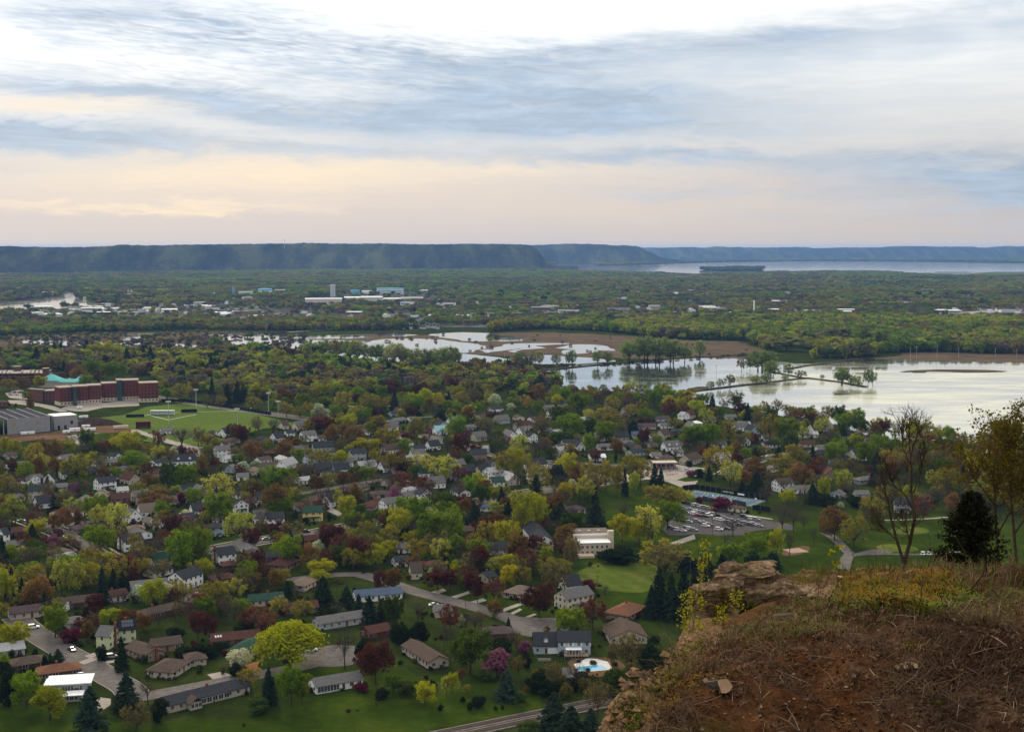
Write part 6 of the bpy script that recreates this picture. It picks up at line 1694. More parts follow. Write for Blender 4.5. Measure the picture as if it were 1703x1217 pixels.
def fence(name, pixels, tile, H, label, m, cat='fence', step=4.0, top=None):
    P = [place(tile, pixels[i], pixels[i + 1]) for i in range(0, len(pixels), 2)]
    rt = empty(name, P[0])
    k = 0
    for a, c in zip(P[:-1], P[1:]):
        ln = (c - a).length; n = max(1, int(ln / step)); d = (c - a) / n
        dn = d.normalized(); nn = Vector((-dn.y, dn.x, 0)) * 0.03
        for i in range(n):
            p, q = a + d * i - P[0], a + d * (i + 1) - P[0]
            p2, q2 = p + dn * 0.06, q - dn * 0.06
            v = [p2 - nn, q2 - nn, q2 + nn, p2 + nn]
            MB().add([(w_.x, w_.y, 0.05) for w_ in v] + [(w_.x, w_.y, H) for w_ in v], BOXF).build('panel', m, rt)
            MB().tube([(p.x, p.y, -0.2), (p.x, p.y, H + 0.2)], [0.06, 0.06], 5).build('post', METAL if k % 1 == 0 else m, rt)
            k += 1
    tag(rt, label, cat)
    return rt
SCREEN = mat('windscreen cloth', (0.012, 0.016, 0.018), 0.9, 0.2, 1)
SCREEN2 = mat('grey windscreen', (0.045, 0.05, 0.055), 0.9, 0.2, 1)
fence('fence', [300, 300, 470, 282, 1480, 440], 'S', 3.2, 'long black windscreen fence along the back of the tennis courts', SCREEN)
fence('fence', [580, 442, 760, 486, 800, 494], 'S', 3.0, 'dark fence behind the crimson tree on the parking lot side', SCREEN2)
fence('fence', [1000, 500, 1200, 540, 1200, 560], 'S', 3.2, 'dark fence section just behind the clubhouse roof', SCREEN2)
fence('fence', [1285, 578, 1400, 585, 1545, 610], 'S', 3.0, 'dark fence round the extra court past the clubhouse', SCREEN)
def sign(tile, x0, y0, x1, y1, label, text, H, z):
    a, c = place(tile, x0, y0), place(tile, x1, y1)
    d = c - a
    rt = empty('sign', a + Vector((0, 0, 0)), math.atan2(d.y, d.x))
    ln = d.length
    block(rt, 'board', -0.3, -0.10, z - 0.2, ln + 0.3, -0.04, z + H + 0.2, SCREEN if text else TRIM)
    if text:
        cu = bpy.data.curves.new('lettering', 'FONT')
        cu.body = text; cu.size = 1.0; cu.extrude = 0.02; cu.align_x = 'LEFT'
        cu.materials.append(TRIM)
        t_ = bpy.data.objects.new('lettering', cu); COL.objects.link(t_)
        t_.parent = rt; t_.rotation_euler = (math.pi / 2, 0, 0); t_.location = (0, -0.14, z)
        bpy.context.view_layer.update()
        w_ = max(t_.dimensions.x, 0.1)
        t_.scale = (ln / w_, H / 0.72, 1)
        bpy.context.view_layer.update()
        me_ = bpy.data.meshes.new_from_object(t_.evaluated_get(bpy.context.evaluated_depsgraph_get()))
        l_ = link('lettering', me_, rt); l_.matrix_basis = t_.matrix_basis.copy()
        bpy.data.objects.remove(t_)
    tag(rt, label, 'sign')
sign('S', 868, 358, 1022, 382, 'black sign with white FOREST HILLS lettering on the court fence', 'FOREST HILLS', 1.0, 1.6)
sign('S', 1086, 394, 1168, 406, 'short plain white banner on the court fence beside the lettered sign', None, 0.6, 1.7)
for x, yt, yb, lab in ((730, 380, 440, 'white-topped court lamp in the middle of the tennis courts'), (1335, 420, 455, 'white-topped court lamp at the far end of the tennis courts')):
    rt, H = pole('S', x, yt, yb, lab, 'court_lamp', False, None, 0.12, 'lamp')
    block(rt, 'lamp_head', -0.5, -0.5, H - 0.3, 0.5, 0.5, H + 0.3, TRIM)
for x, yt, yb, lab in ((720, 690, 935, 'dark utility pole rising from the front of the parking lot'), ):
    pole('S', x, yt, yb, lab, 'utility_pole', True, None, 0.14, 'pole', BARK)
# log benches on the bare patch by the lot
struct(poly_sheet('bare_patch', pts('D', [1290, 1075, 1400, 1030, 1510, 1015, 1540, 1050, 1440, 1090, 1340, 1100]), 0.13, SOIL, 1), 'bare patch with pale stacked beams')
rt = empty('beam_stack', place('D', 1420, 1060), R(20))
for i in range(7):
    block(rt, 'beam', -5, i * 1.3 - 4, 0, 5, i * 1.3 - 3.5, 0.5, mat('pale timber', (0.5, 0.38, 0.28), 0.8) if i == 0 else MATS['pale timber'])
tag(rt, 'rows of pale timber beams on the bare patch near the parking lot', 'timber')

for i, fl in enumerate(([0, 272, 60, 262], [262, 246, 330, 244], [462, 240, 815, 230], [60, 275, 215, 310], [215, 310, 460, 262])):
    struct(ribbon('field_line', [gp(*TP('P', fl[0], fl[1])), gp(*TP('P', fl[2], fl[3]))], 0.7, 0.13, TRIM), '%s white chalk line on the sports field' % 'first second third fourth fifth'.split()[i])
# ---- cars
def paint_mat():
    m = bpy.data.materials.new('car paint'); m.use_nodes = True
    t = NT(m.node_tree)
    at = t.n('ShaderNodeAttribute', attribute_type='INSTANCER', attribute_name='tint')
    p = t.n('ShaderNodeBsdfPrincipled'); o = t.n('ShaderNodeOutputMaterial')
    t.l(at.outputs['Color'], p.inputs['Base Color'])
    p.inputs['Roughness'].default_value = 0.3; p.inputs['Coat Weight'].default_value = 0.4
    t.l(p.outputs[0], o.inputs[0])
    return m
PAINT = paint_mat()
TYRE = mat('tyre', (0.012, 0.012, 0.013), 0.9, 0.1, 2)
def loft(secs):
    """closed skin over cross-sections along x, each (x, half width, z0, z1)"""
    v, f = [], []
    for x, hw, z0, z1 in secs:
        v += [(x, -hw, z0), (x, hw, z0), (x, hw * 0.94, z1), (x, -hw * 0.94, z1)]
    for i in range(len(secs) - 1):
        a = 4 * i
        for k in range(4):
            k2 = (k + 1) % 4
            f.append((a + k, a + k2, a + 4 + k2, a + 4 + k))
    n = len(v)
    f += [(3, 2, 1, 0), (n - 4, n - 3, n - 2, n - 1)]
    return v, f
CARV = {}
def car_meshes(kind):
    Ln = {'sedan': 4.6, 'suv': 4.8}[kind]
    zt = {'sedan': 0.92, 'suv': 1.08}[kind]
    h = Ln / 2
    v, f = loft([(-h, 0.72, 0.38, 0.72), (-h + 0.15, 0.86, 0.28, zt - 0.08), (-h + 0.9, 0.90, 0.24, zt), (0.6, 0.91, 0.24, zt), (h - 0.7, 0.88, 0.26, zt - 0.14), (h - 0.1, 0.80, 0.30, zt - 0.26), (h, 0.66, 0.4, 0.6)])
    body = mesh('body', v, f, PAINT)
    rear = -h + (0.75 if kind == 'sedan' else 0.2)
    top = {'sedan': 1.44, 'suv': 1.72}[kind]
    v, f = loft([(rear, 0.80, zt - 0.02, zt + 0.02), (rear + (0.7 if kind == 'sedan' else 0.35), 0.76, zt - 0.02, top - 0.03), (0.25, 0.76, zt - 0.02, top - 0.03), (1.15, 0.80, zt - 0.1, zt + 0.0)])
    glass = mesh('windows', v, f, GLASS)
    v, f = loft([(rear + (0.62 if kind == 'sedan' else 0.28), 0.70, top - 0.04, top + 0.0), (rear + 1.1, 0.74, top - 0.04, top + 0.03), (-0.1, 0.74, top - 0.04, top + 0.03), (0.32, 0.70, top - 0.05, top - 0.01)])
    roof = mesh('roof', v, f, PAINT)
    wb = MB().tube([(0, -0.11, 0), (0, 0.11, 0)], [0.33, 0.33], 10)
    n = len(wb.v)
    a = [0.33 * math.cos(2 * math.pi * i / 10) for i in range(10)]; b = [0.33 * math.sin(2 * math.pi * i / 10) for i in range(10)]
    wb.add([(a[i], -0.11, b[i]) for i in range(10)], [tuple(range(10))]).add([(a[i], 0.11, b[i]) for i in range(10)], [tuple(reversed(range(10)))])
    return body, glass, roof, mesh('wheel', wb.v, wb.f, TYRE), h
for kd in ('sedan', 'suv'):
    CARV[kd] = car_meshes(kd)
PC = {'w': ('white', (0.72, 0.73, 0.74)), 's': ('silver', (0.24, 0.245, 0.25)), 'd': ('black', (0.02, 0.021, 0.024)), 'g': ('dark grey', (0.07, 0.072, 0.078)), 'r': ('red', (0.30, 0.028, 0.022)), 'm': ('maroon', (0.12, 0.02, 0.02)), 'b': ('blue', (0.04, 0.06, 0.20)), 't': ('tan', (0.33, 0.28, 0.22))}
CARS = []
def car(tile, x, y, c, rz, group=None, label=None):
    P = place(tile, x, y)
    kd = random.choice(['sedan', 'suv'])
    body, glass, roof, wheel, h = CARV[kd]
    rt = empty('parked_car', P + Vector((0, 0, 0.14)), rz)
    for nm_, me_ in (('body', body), ('windows', glass), ('roof', roof)):
        o = link(nm_, me_, rt)
        if nm_ != 'windows': o['tint'] = list(PC[c][1])
    for sx in (-1, 1):
        for sy in (-1, 1):
            w_ = link('wheel', wheel, rt)
            w_.location = (sx * (h - 0.85), sy * 0.80, 0.33)
    tag(rt, label, 'car', group)
    CARS.append(dict(o=rt, px=TP(tile, x, y), c=PC[c][0], label=label))
    return rt
LOT = {'back': [(340, 492, 'd'), (398, 505, 'g'), (478, 522, 'w'), (525, 532, 's'), (566, 542, 'w'), (612, 552, 's'), (662, 566, 's'), (735, 582, 'r'), (785, 595, 'm'), (850, 608, 'd'), (905, 612, 'd')],
       'second': [(325, 572, 's'), (418, 590, 's'), (500, 608, 'w'), (552, 622, 's'), (600, 635, 'g'), (688, 645, 'w'), (755, 658, 't'), (820, 678, 'd')],
       'third': [(345, 618, 'd'), (432, 634, 'w'), (470, 648, 'w'), (515, 664, 'r'), (558, 674, 'm'), (612, 678, 'd'), (672, 668, 'w'), (790, 720, 'w'), (848, 734, 'w'), (895, 706, 's')],
       'fourth': [(318, 698, 'r'), (315, 750, 'd'), (390, 758, 's'), (502, 748, 's'), (602, 768, 's'), (680, 798, 'd'), (628, 816, 'w'), (940, 758, 's'), (1010, 745, 's'), (1092, 748, 's'), (1105, 800, 'g'), (1188, 778, 's'), (1262, 800, 'g'), (1300, 790, 's'), (1385, 816, 's')],
       'front': [(128, 836, 'd'), (182, 858, 'g'), (238, 874, 'w'), (300, 882, 'w'), (335, 838, 's'), (375, 846, 'd'), (402, 860, 'w'), (458, 876, 's'), (815, 866, 'w'), (930, 856, 'd')],
       'side': [(1170, 682, 'd'), (1228, 704, 'g'), (1280, 714, 'w'), (1345, 728, 's')]}
for row, cars_ in LOT.items():
    for i, (x, y, c) in enumerate(cars_):
        nb = [PC[cars_[j][2]][0] for j in (i - 1, i + 1) if 0 <= j < len(cars_)]
        lab = '%s car in the lot\'s %s row, ' % (PC[c][0], row)
        lab += ('between a %s and a %s one' % tuple(nb)) if len(nb) == 2 else ('ending the row by a %s one' % nb[0])
        same = [q for q in CARS if q['label'] and q['label'].startswith(lab)]
        if same: lab = lab.replace('in the lot\'s', 'of the lot\'s').replace(' a ', ' ').replace(' one', '') + ', %s' % ('second third fourth fifth'.split()[len(same) - 1])
        car('S', x, y, c, R(-24) + random.uniform(-0.05, 0.05), 'cars in the golf club parking lot', lab)
for (tl, x, y, c, rz, lab) in (('F', 255, 432, 'w', 0.3, 'white car parked in the drive at the head of the wide grey street'), ('F', 545, 602, 'd', -0.8, 'black car parked along the wide grey street'), ('F', 850, 655, 's', 0.25, 'silver car in the drive below the dark spruce'),
                               ('F', 622, 800, 'b', 0.1, 'blue car parked beside the modern white-roofed house'), ('F', 1510, 188, 'd', 0.3, 'black car on the small lane by the white house'), ('B', 482, 972, 's', 0.35, 'silver car on the main street near the dark red tree'),
                               ('B', 552, 978, 'w', 0.35, 'white car on the main street just ahead of the silver one'), ('B', 790, 915, 'd', 0.35, 'black car on the main street below the yellow house'), ('B', 370, 578, 'w', 0.6, 'white car on the gravel drive among the rear gardens'),
                               ('B', 590, 1000, 'g', 0.35, 'dark grey car on the main street behind the white one'), ('C', 870, 612, 'd', 0.4, 'black car on the main street by the white green-roofed house'), ('A', 960, 1155, 's', 0.6, 'silver car crossing the main street corner'),
                               ('A', 405, 930, 'd', -0.6, 'black car on the cross street by the blossom trees'), ('A', 490, 965, 'g', -0.6, 'dark grey car on the cross street under the red bush'), ('G', 810, 606, 'w', 0.4, 'white car on the cul-de-sac behind the great willow'),
                               ('D', 478, 425, 's', 0.3, 'silver car on the petrol station forecourt'), ('D', 575, 432, 'w', 0.3, 'white car crossing the petrol station forecourt'), ('D', 1210, 325, 'w', 0.2, 'white car parked on the hill street'),
                               ('D', 1137, 358, 'g', 0.5, 'dark grey car at the bend of the hill street'), ('H', 190, 262, 'w', 0.2, 'white car in the drive below the curving street'), ('A', 1458, 272, 'w', -0.6, 'white car on the pale drive by the oval lawn'),
                               ('C', 1550, 515, 'w', 0.4, 'white car waiting on the main street by the park trees'), ('C', 260, 750, 'g', 0.4, 'dark grey car on the main street under the red tree'), ('A', 170, 830, 's', 0.2, 'silver car in the shade near the cross street'),
                               ('P', 690, 190, 'd', -0.5, 'black car on the straight road by the field fence'), ('P', 945, 222, 'w', -0.5, 'white car on the straight road by the field fence'), ('L', 622, 650, 'w', 0.1, 'white car on the levee road by the marsh')):
    car(tl, x, y, c, rz, None, lab)
def golf_cart(x, y, lab):
    P = place('E', x, y)
    rt = empty('golf_cart', P + Vector((0, 0, 0.12)), R(10))
    v, f = loft([(-1.2, 0.55, 0.3, 0.85), (-0.5, 0.6, 0.25, 0.8), (0.4, 0.6, 0.25, 0.45), (0.9, 0.55, 0.25, 0.9), (1.2, 0.4, 0.35, 0.7)])
    link('body', mesh('body', v, f, TRIM), rt)
    block(rt, 'canopy', -1.1, -0.6, 1.75, 0.9, 0.6, 1.85, TRIM)
    block(rt, 'seat', -0.6, -0.5, 0.8, -0.1, 0.5, 1.25, BLACK)
    for sx in (-1.0, 0.8):
        for sy in (-0.55, 0.55):
            MB().tube([(sx, sy, 0.8), (sx, sy, 1.75)], [0.03, 0.03], 4).build('roof_post', METAL, rt)
            w_ = link('wheel', CARV['sedan'][3], rt); w_.location = (sx * 0.85, sy, 0.24); w_.scale = (0.7, 0.7, 0.7)
    tag(rt, lab, 'golf cart')
golf_cart(820, 1092, 'white golf cart in front on the cart path')
golf_cart(870, 1092, 'white golf cart following on the cart path beside the cedar')

# ---- railway
ra, rb_ = gp(735, 1218), gp(1018, 1160)
rd = (rb_ - ra).normalized(); rn = Vector((-rd.y, rd.x, 0))
BALLAST = patch_mat('ballast', [(0.2, (0.08, 0.068, 0.06)), (0.8, (0.19, 0.165, 0.15))], [(0.3, 0.5), (2.0, 0.7)])
RAIL = mat('rail steel', (0.12, 0.10, 0.095), 0.4, 0.2, 1, metal=0.7)
for tn_, off in ((0, 0.0), (1, -5.2)):
    a, c = ra - rd * 160 + rn * off, rb_ + rd * 160 + rn * off
    struct(ribbon('railway_bed', [a, c], 4.6, 0.3, BALLAST, thick=0.4), 'grey ballast bed of the %s railway track' % ('upper' if tn_ == 0 else 'lower'))
    rt = empty('railway_track', (a.x, a.y, 0))
    for s_ in (-0.72, 0.72):
        p, q = a + rn * s_ - a, c + rn * s_ - a
        nn = rn * 0.05
        MB().add([(w_.x, w_.y, z) for z in (0.5, 0.66) for w_ in (p - nn, q - nn, q + nn, p + nn)], BOXF).build('rail', RAIL, rt)
    mb = MB()
    n = int((c - a).length / 0.65)
    for i in range(n):
        p = rd * (i * 0.65)
        e, w_ = rd * 0.12, rn * 1.25
        q = [p - e - w_, p + e - w_, p + e + w_, p - e + w_]
        mb.add([(k_.x, k_.y, z) for z in (0.30, 0.5) for k_ in q], BOXF)
    sl = mb.build('sleepers', mat('sleeper wood', (0.09, 0.07, 0.055), 0.9, 0.3, 2) if tn_ == 0 else MATS['sleeper wood'], rt)
    sl['kind'] = 'stuff'
    tag(rt, '%s railway track running below the lawns' % ('upper' if tn_ == 0 else 'lower'), 'railway track')

# ---- campus: brick hall, ramp, green roofs, building site
def frame2(tile, x0, xs, x1, yb, W0):
    return frame_at(tile, x0, xs, x1, yb, W0, 'l')
CREAM = mat('cream stone', (0.55, 0.47, 0.36), 0.8, 0.1, 0.5)
HBR = mat('hall brick', (0.135, 0.042, 0.033), 0.9, 0.12, 0.3)
HBR2 = mat('older brick', (0.125, 0.060, 0.048), 0.9, 0.12, 0.3)
TEALG = mat('dark teal glass', (0.02, 0.05, 0.055), 0.15, 0.2, 0.2, spec=0.6)
PALER = mat('pale flat roof', (0.34, 0.29, 0.25), 0.9, 0.12, 0.2)
ME_HWIN = mesh('window', *((lambda b: (b.v, b.f))(MB().box(-0.5, -0.05, -0.5, 0.5, 0.0, 0.5))), GLASS)
hall_root = None
P0 = place('O', 760, 722)
hall_root = empty('residence_hall', P0, 0)
def hall_seg(tile, x0, xs, x1, yb, H, m=HBR, base=True, D=16, win=True):
    C, rz, L, W = frame2(tile, x0, xs, x1, yb, D)
    W = D
    phi = rz
    corner = place(tile, xs, yb)
    ex, ey = Vector((math.cos(rz), math.sin(rz), 0)), Vector((-math.sin(rz), math.cos(rz), 0))
    C = corner + ex * L / 2 + ey * W / 2 - P0
    def put(o, loc):
        o.location = C + ex * loc[0] + ey * loc[1] + Vector((0, 0, loc[2])); o.rotation_euler = (0, 0, rz)
        return o
    put(block(hall_root, 'wall', -L / 2, -W / 2, 0 if not base else 3.6, L / 2, W / 2, H, m), (0, 0, 0))
    if base: put(block(hall_root, 'stone_base', -L / 2 - 0.15, -W / 2 - 0.15, -0.3, L / 2 + 0.15, W / 2, 3.58, CREAM), (0, 0, 0))
    put(block(hall_root, 'roof', -L / 2 - 0.4, -W / 2 - 0.4, H + 0.02, L / 2 + 0.4, W / 2 + 0.4, H + 0.8, PALER), (0, 0, 0))
    if win:
        nf = int((H - (3.6 if base else 0.5)) / 3.1)
        n = max(2, int(L / 3.0))
        for fl in range(-1 if base else 0, nf):
            for i in range(n):
                w_ = link('window', ME_HWIN, hall_root)
                put(w_, (-L / 2 + (i + 0.5) * L / n, -W / 2 - (0.16 if fl < 0 else 0.01), (5.2 if base else 2.0) + fl * 3.1)); w_.scale = (1.3, 1, 1.6)
for a in (('O', 698, 762, 925, 722, 17.5), ('O', 975, 988, 1112, 702, 17.5), ('O', 1114, 1122, 1276, 690, 17.5), ('O', 1283, 1302, 1478, 668, 18), ('O', 1542, 1552, 1752, 652, 20), ('O', 1752, 1775, 1998, 678, 19)):
    hall_seg(*a)
for a in (('O', 926, 930, 974, 720, 18.5), ('O', 1480, 1484, 1541, 662, 21)):
    hall_seg(*a, m=TEALG, base=False, D=14, win=False)
tag(hall_root, 'long five-storey dark red brick hall with cream ground floor and glass stair towers', 'building')
hall_root2 = hall_root
hall_root = empty('brick_building', P0, 0)
hall_seg('O', 378, 545, 562, 672, 12, HBR2, False, 20)
hall_seg('O', 556, 570, 702, 676, 11, HBR2, False, 14)
tag(hall_root, 'older three-storey brown brick hall joined to the long red hall', 'building')
TURQ = mat('turquoise metal roof', (0.15, 0.44, 0.43), 0.5, 0.12, 0.2)
rt = empty('dining_hall', place('O', 780, 490), 0)
P = rt.location.copy()
for tile, x, y, L, W, H, rs in (('O', 655, 480, 22, 20, 8.0, 6.5), ('O', 1040, 470, 12, 12, 8.0, 5), ('O', 860, 485, 30, 12, 6.5, 3)):
    q = place(tile, x, y) - P
    w_ = block(rt, 'wall', -L / 2, -W / 2, -0.3, L / 2, W / 2, H, WM['S']); w_.location = q
    r_ = hip_roof(L, W, H, rs, 0.8).build('roof', TURQ, rt); r_.location = q
tag(rt, 'low hall with peaked turquoise metal roofs behind the brick halls', 'building')
P = place('O', 540, 440)
rt = empty('parking_garage', P, view_rz(P, R(-14)))
for lv in range(4):
    block(rt, 'parapet', -95, -0.3, lv * 3.2 + 1.2, 0, 0, lv * 3.2 + 2.6, HBR2)
    block(rt, 'deck', -95, 0.05, lv * 3.2 + 1.9, 0, 45, lv * 3.2 + 2.2, PALER)
for i in range(14):
    block(rt, 'column', -95 + i * 7.2, 0.06, 0, -94.2 + i * 7.2, 0.8, 11.4, HBR2)
block(rt, 'stair_tower', 0.05, 1, 0, 6, 8, 17, HBR2)
block(rt, 'tower_roof', -0.6, 0.4, 17.02, 6.6, 8.6, 17.6, PALER)
block(rt, 'stair_tower', -40, 30, 0, -33, 37, 17, HBR2)
block(rt, 'tower_roof', -40.6, 29.4, 17.02, -32.4, 37.6, 17.6, PALER)
tag(rt, 'wide brick parking garage with cars on its pale top deck', 'building')
garage = (P, view_rz(P, R(-14)))
for i in range(34):
    rz = garage[1]
    lx, ly = -6 - (i % 17) * 4.6, 8 + (i // 17) * 20 + random.uniform(-1, 1)
    if random.random() < 0.2: continue
    p = P + Vector((math.cos(rz) * lx - math.sin(rz) * ly, math.sin(rz) * lx + math.cos(rz) * ly, 11.8))
    o = car('O', 100, 300, random.choice('wwssdg'), rz + math.pi / 2, 'cars on the top deck of the parking garage', None)
    o.location = p
    CARS[-1]['label'] = o['label'] = '%s car on the top deck of the brick parking garage' % CARS[-1]['c']
for i in range(14):
    cc = random.choice('wwsdg')
    o = car('O', 135 + (i % 7) * 32, 560 + (i // 7) * 28, cc, R(60), 'cars beside the campus drive', None)
    CARS[-1]['label'] = o['label'] = '%s car in the small car park beside the campus drive' % CARS[-1]['c']
h = house('O -60 60 105 742 hip 2 B b', 'brick_building', 'small red brick building with a brown roof at the campus edge')
# building site
P = place('O', 95, 1085)
rt = empty('unfinished_building', P, view_rz(P, R(14)))
PRE = mat('precast concrete', (0.27, 0.265, 0.275), 0.85, 0.10, 0.3)
DECKM = mat('steel roof deck', (0.060, 0.063, 0.080), 0.6, 0.2, 0.5)
for i in range(9):
    block(rt, 'wall_panel', i * 3.9, 0, 0, i * 3.9 + 3.82, 0.3, 13, PRE)
for i in range(3):
    block(rt, 'opening', 4.2 + i * 9.5, -0.06, 7.0, 7.0 + i * 9.5, -0.004, 9.4, mat('opening board', (0.30, 0.22, 0.13), 0.9) if i == 0 else MATS['opening board'])
for i in range(7):
    block(rt, 'wall_panel', 36.5, 0.35 + i * 5.6, 0, 36.8, 5.85 + i * 5.6, 12.6, PRE)
block(rt, 'roof_deck', -34, 0.4, 12.0, 36.2, 72, 12.3, DECKM)
for i in range(9):
    block(rt, 'roof_beam', -34 + i * 8.6, 0.5, 12.32, -33.2 + i * 8.6, 72, 13.0, CONCRETE)
JOIST = mat('joist steel', (0.10, 0.10, 0.115), 0.6)
for j in range(17):
    block(rt, 'joist', -34, 2.5 + j * 4.2, 12.31, 36.2, 2.7 + j * 4.2, 12.45, JOIST)
for i in range(5):
    block(rt, 'column', -33 + i * 7.5, 0.6, 0, -32.4 + i * 7.5, 1.2, 12, METAL)
block(rt, 'corner_block', 40, 6, 0, 60, 26, 11.5, PRE)
block(rt, 'corner_roof', 40.3, 6.3, 11.52, 59.7, 25.7, 11.8, RM['w'])
for i in range(3):
    block(rt, 'doorway', 43 + i * 5.5, 5.94, 0 if i < 2 else 4, 45 + i * 5.5, 5.996, 3.5 if i < 2 else 7, BLACK)
tag(rt, 'unfinished grey concrete building with an open steel roof deck', 'building')
for x, y, w_, h_, lab in ((948, 1050, 130, 46, 'largest white site trailer in front of the unfinished building'), (1135, 1040, 150, 36, 'cream site trailer beside the largest white one'), (1530, 1012, 180, 40, 'long cream site trailer near the oval lawn'), (1090, 998, 100, 22, 'white trailer behind the cream site trailer'), (355, 1085, 165, 34, 'white trailer below the grey concrete wall'), (840, 1070, 80, 30, 'small cream site cabin beside the white trailer'), (1010, 760, 60, 24, 'white van-sized trailer near the brick hall'), (1060, 878, 110, 30, 'white tank trailer beside the dirt pile')):
    P = place('O', x, y); s_ = scale_at(P, 'O')
    rt = empty('site_trailer', P, view_rz(P, R(8)))
    block(rt, 'body', -w_ / s_ / 2, 0, 0.5, w_ / s_ / 2, 2.6, max(h_ / s_, 2.4), TRIM if 'white' in lab else CREAM)
    block(rt, 'door', -0.5, -0.05, 0.5, 0.5, -0.004, 2.2, METAL)
    for sx in (-0.3, 0.3):
        block(rt, 'wheel', sx * w_ / s_ - 0.3, 0.1, 0, sx * w_ / s_ + 0.3, 2.5, 0.48, BLACK)
    tag(rt, lab, 'trailer')
# dirt heap
C = place('O', 1200, 955); v, f = [], []
nn_ = 26
for j in range(9):
    for i in range(nn_):
        th = 2 * math.pi * i / nn_; q = j / 8
        rr = (1 - q) * (1 + 0.15 * math.sin(3 * th + 1) + random.uniform(-0.06, 0.06))
        v.append((C.x + math.cos(th) * rr * 22, C.y + math.sin(th) * rr * 13, 6.2 * (1 - (1 - q) ** 1.6) + random.uniform(-0.15, 0.15)))
for j in range(8):
    for i in range(nn_):
        a, b2 = j * nn_ + i, j * nn_ + (i + 1) % nn_
        f.append((a, b2, b2 + nn_, a + nn_))
tag(link('dirt_heap', mesh('dirt_heap', v, f, mat('heap soil', (0.045, 0.032, 0.026), 0.95, 0.3, 0.5))), 'dark heap of excavated soil beside the sports field', 'dirt heap')
# sports field
fence('fence', [150, 152, 215, 150, 370, 150, 560, 178, 820, 216, 1122, 268], 'P', 3.0, 'long black windscreen fence along the far edge of the sports field', SCREEN, step=6.0)
def dugout(tile, x0, x1, yt, yb, m, lab, nm='dugout', D=4.0):
    P = place(tile, (x0 + x1) / 2, yb); s_ = scale_at(P, tile)
    w_, h_ = (x1 - x0) / s_, max((yb - yt) / s_, 2.2)
    rt = empty(nm, P, view_rz(P, R(-6)))
    block(rt, 'back_wall', -w_ / 2, D - 0.2, 0, w_ / 2, D, h_ * 0.9, m)
    block(rt, 'roof', -w_ / 2 - 0.3, -0.3, h_ * 0.9 + 0.01, w_ / 2 + 0.3, D + 0.3, h_, m)
    for sx in (-1, 1):
        block(rt, 'side_wall', sx * w_ / 2 - 0.1, 0, 0, sx * w_ / 2 + 0.1, D - 0.22, h_ * 0.9, m)
    block(rt, 'bench', -w_ / 2 + 0.4, D - 1.0, 0.4, w_ / 2 - 0.4, D - 0.5, 0.5, METAL)
    tag(rt, lab, 'shelter' if nm != 'dugout' else 'dugout')
dugout('P', 330, 460, 218, 245, BLACK, 'black dugout at the far side of the sports field')
dugout('A', 985, 1115, -2, 18, BLACK, 'black dugout nearer the soil heap')
dugout('A', 1060, 1168, 52, 106, HBR, 'red press building with a white top beside the field')
for i, (x0, x1) in enumerate(((58, 115), (116, 200), (201, 262))):
    dugout('P', x0, x1, 226, 268, TRIM, ('first', 'middle', 'last')[i] + ' white bench shelter in the row of three on the sports field', 'bench_shelter', 3.0)
LAMPG = mat('lamp bank', (0.5, 0.5, 0.5), 0.5)
for x, yt, yb, lab in ((460, 44, 218, 'tallest floodlight pole at the far corner of the sports field'), (217, 150, 345, 'floodlight pole near the bench shelters'), (1100, 72, 240, 'floodlight pole at the road end of the field fence'), (1185, 145, 272, 'floodlight pole just past the end of the field fence'), (822, 212, 360, 'floodlight pole on the near side of the sports field')):
    rt, H = pole('P', x, yt, yb, lab, 'floodlight_pole', False, 'floodlights of the sports field', 0.28, 'floodlight', mat('pale pole', (0.4, 0.45, 0.46), 0.5) if 'pale pole' not in MATS else MATS['pale pole'])
    block(rt, 'lamp_bank', -2.2, -0.3, H - 1.0, 2.2, 0.3, H + 0.4, LAMPG)
# street poles among the houses
for tl, x, yt, yb, lab in (('H', 432, 180, 290, 'utility pole on the curving street'), ('H', 1428, 30, 170, 'utility pole on the fairway behind the cream house'), ('H', 270, 360, 610, 'tall utility pole beside the round dark green tree'), ('G', 1005, 60, 240, 'utility pole among the spruces behind the red-brown roof'), ('G', 262, 600, 720, 'slim pole in front of the white blossom tree'),
                           ('B', 515, 900, 1000, 'utility pole on the main street beside parked cars'), ('B', 250, -20, 90, 'light pole at the near edge of the sports field'), ('C', 565, 380, 470, 'utility pole in front of the beige dark-roofed house'), ('C', 925, 440, 540, 'pale utility pole on the main street'), ('C', 1430, 690, 800, 'utility pole in the park spruces'), ('F', 1495, 420, 540, 'pale utility pole beside the red tree at the lane'), ('L', 65, 1075, 1190, 'lamp post on the road past the field'), ('L', 128, 1130, 1210, 'second lamp post on the road past the field')):
    pole(tl, x, yt, yb, lab, 'utility_pole', True, None, 0.13, 'pole', BARK)

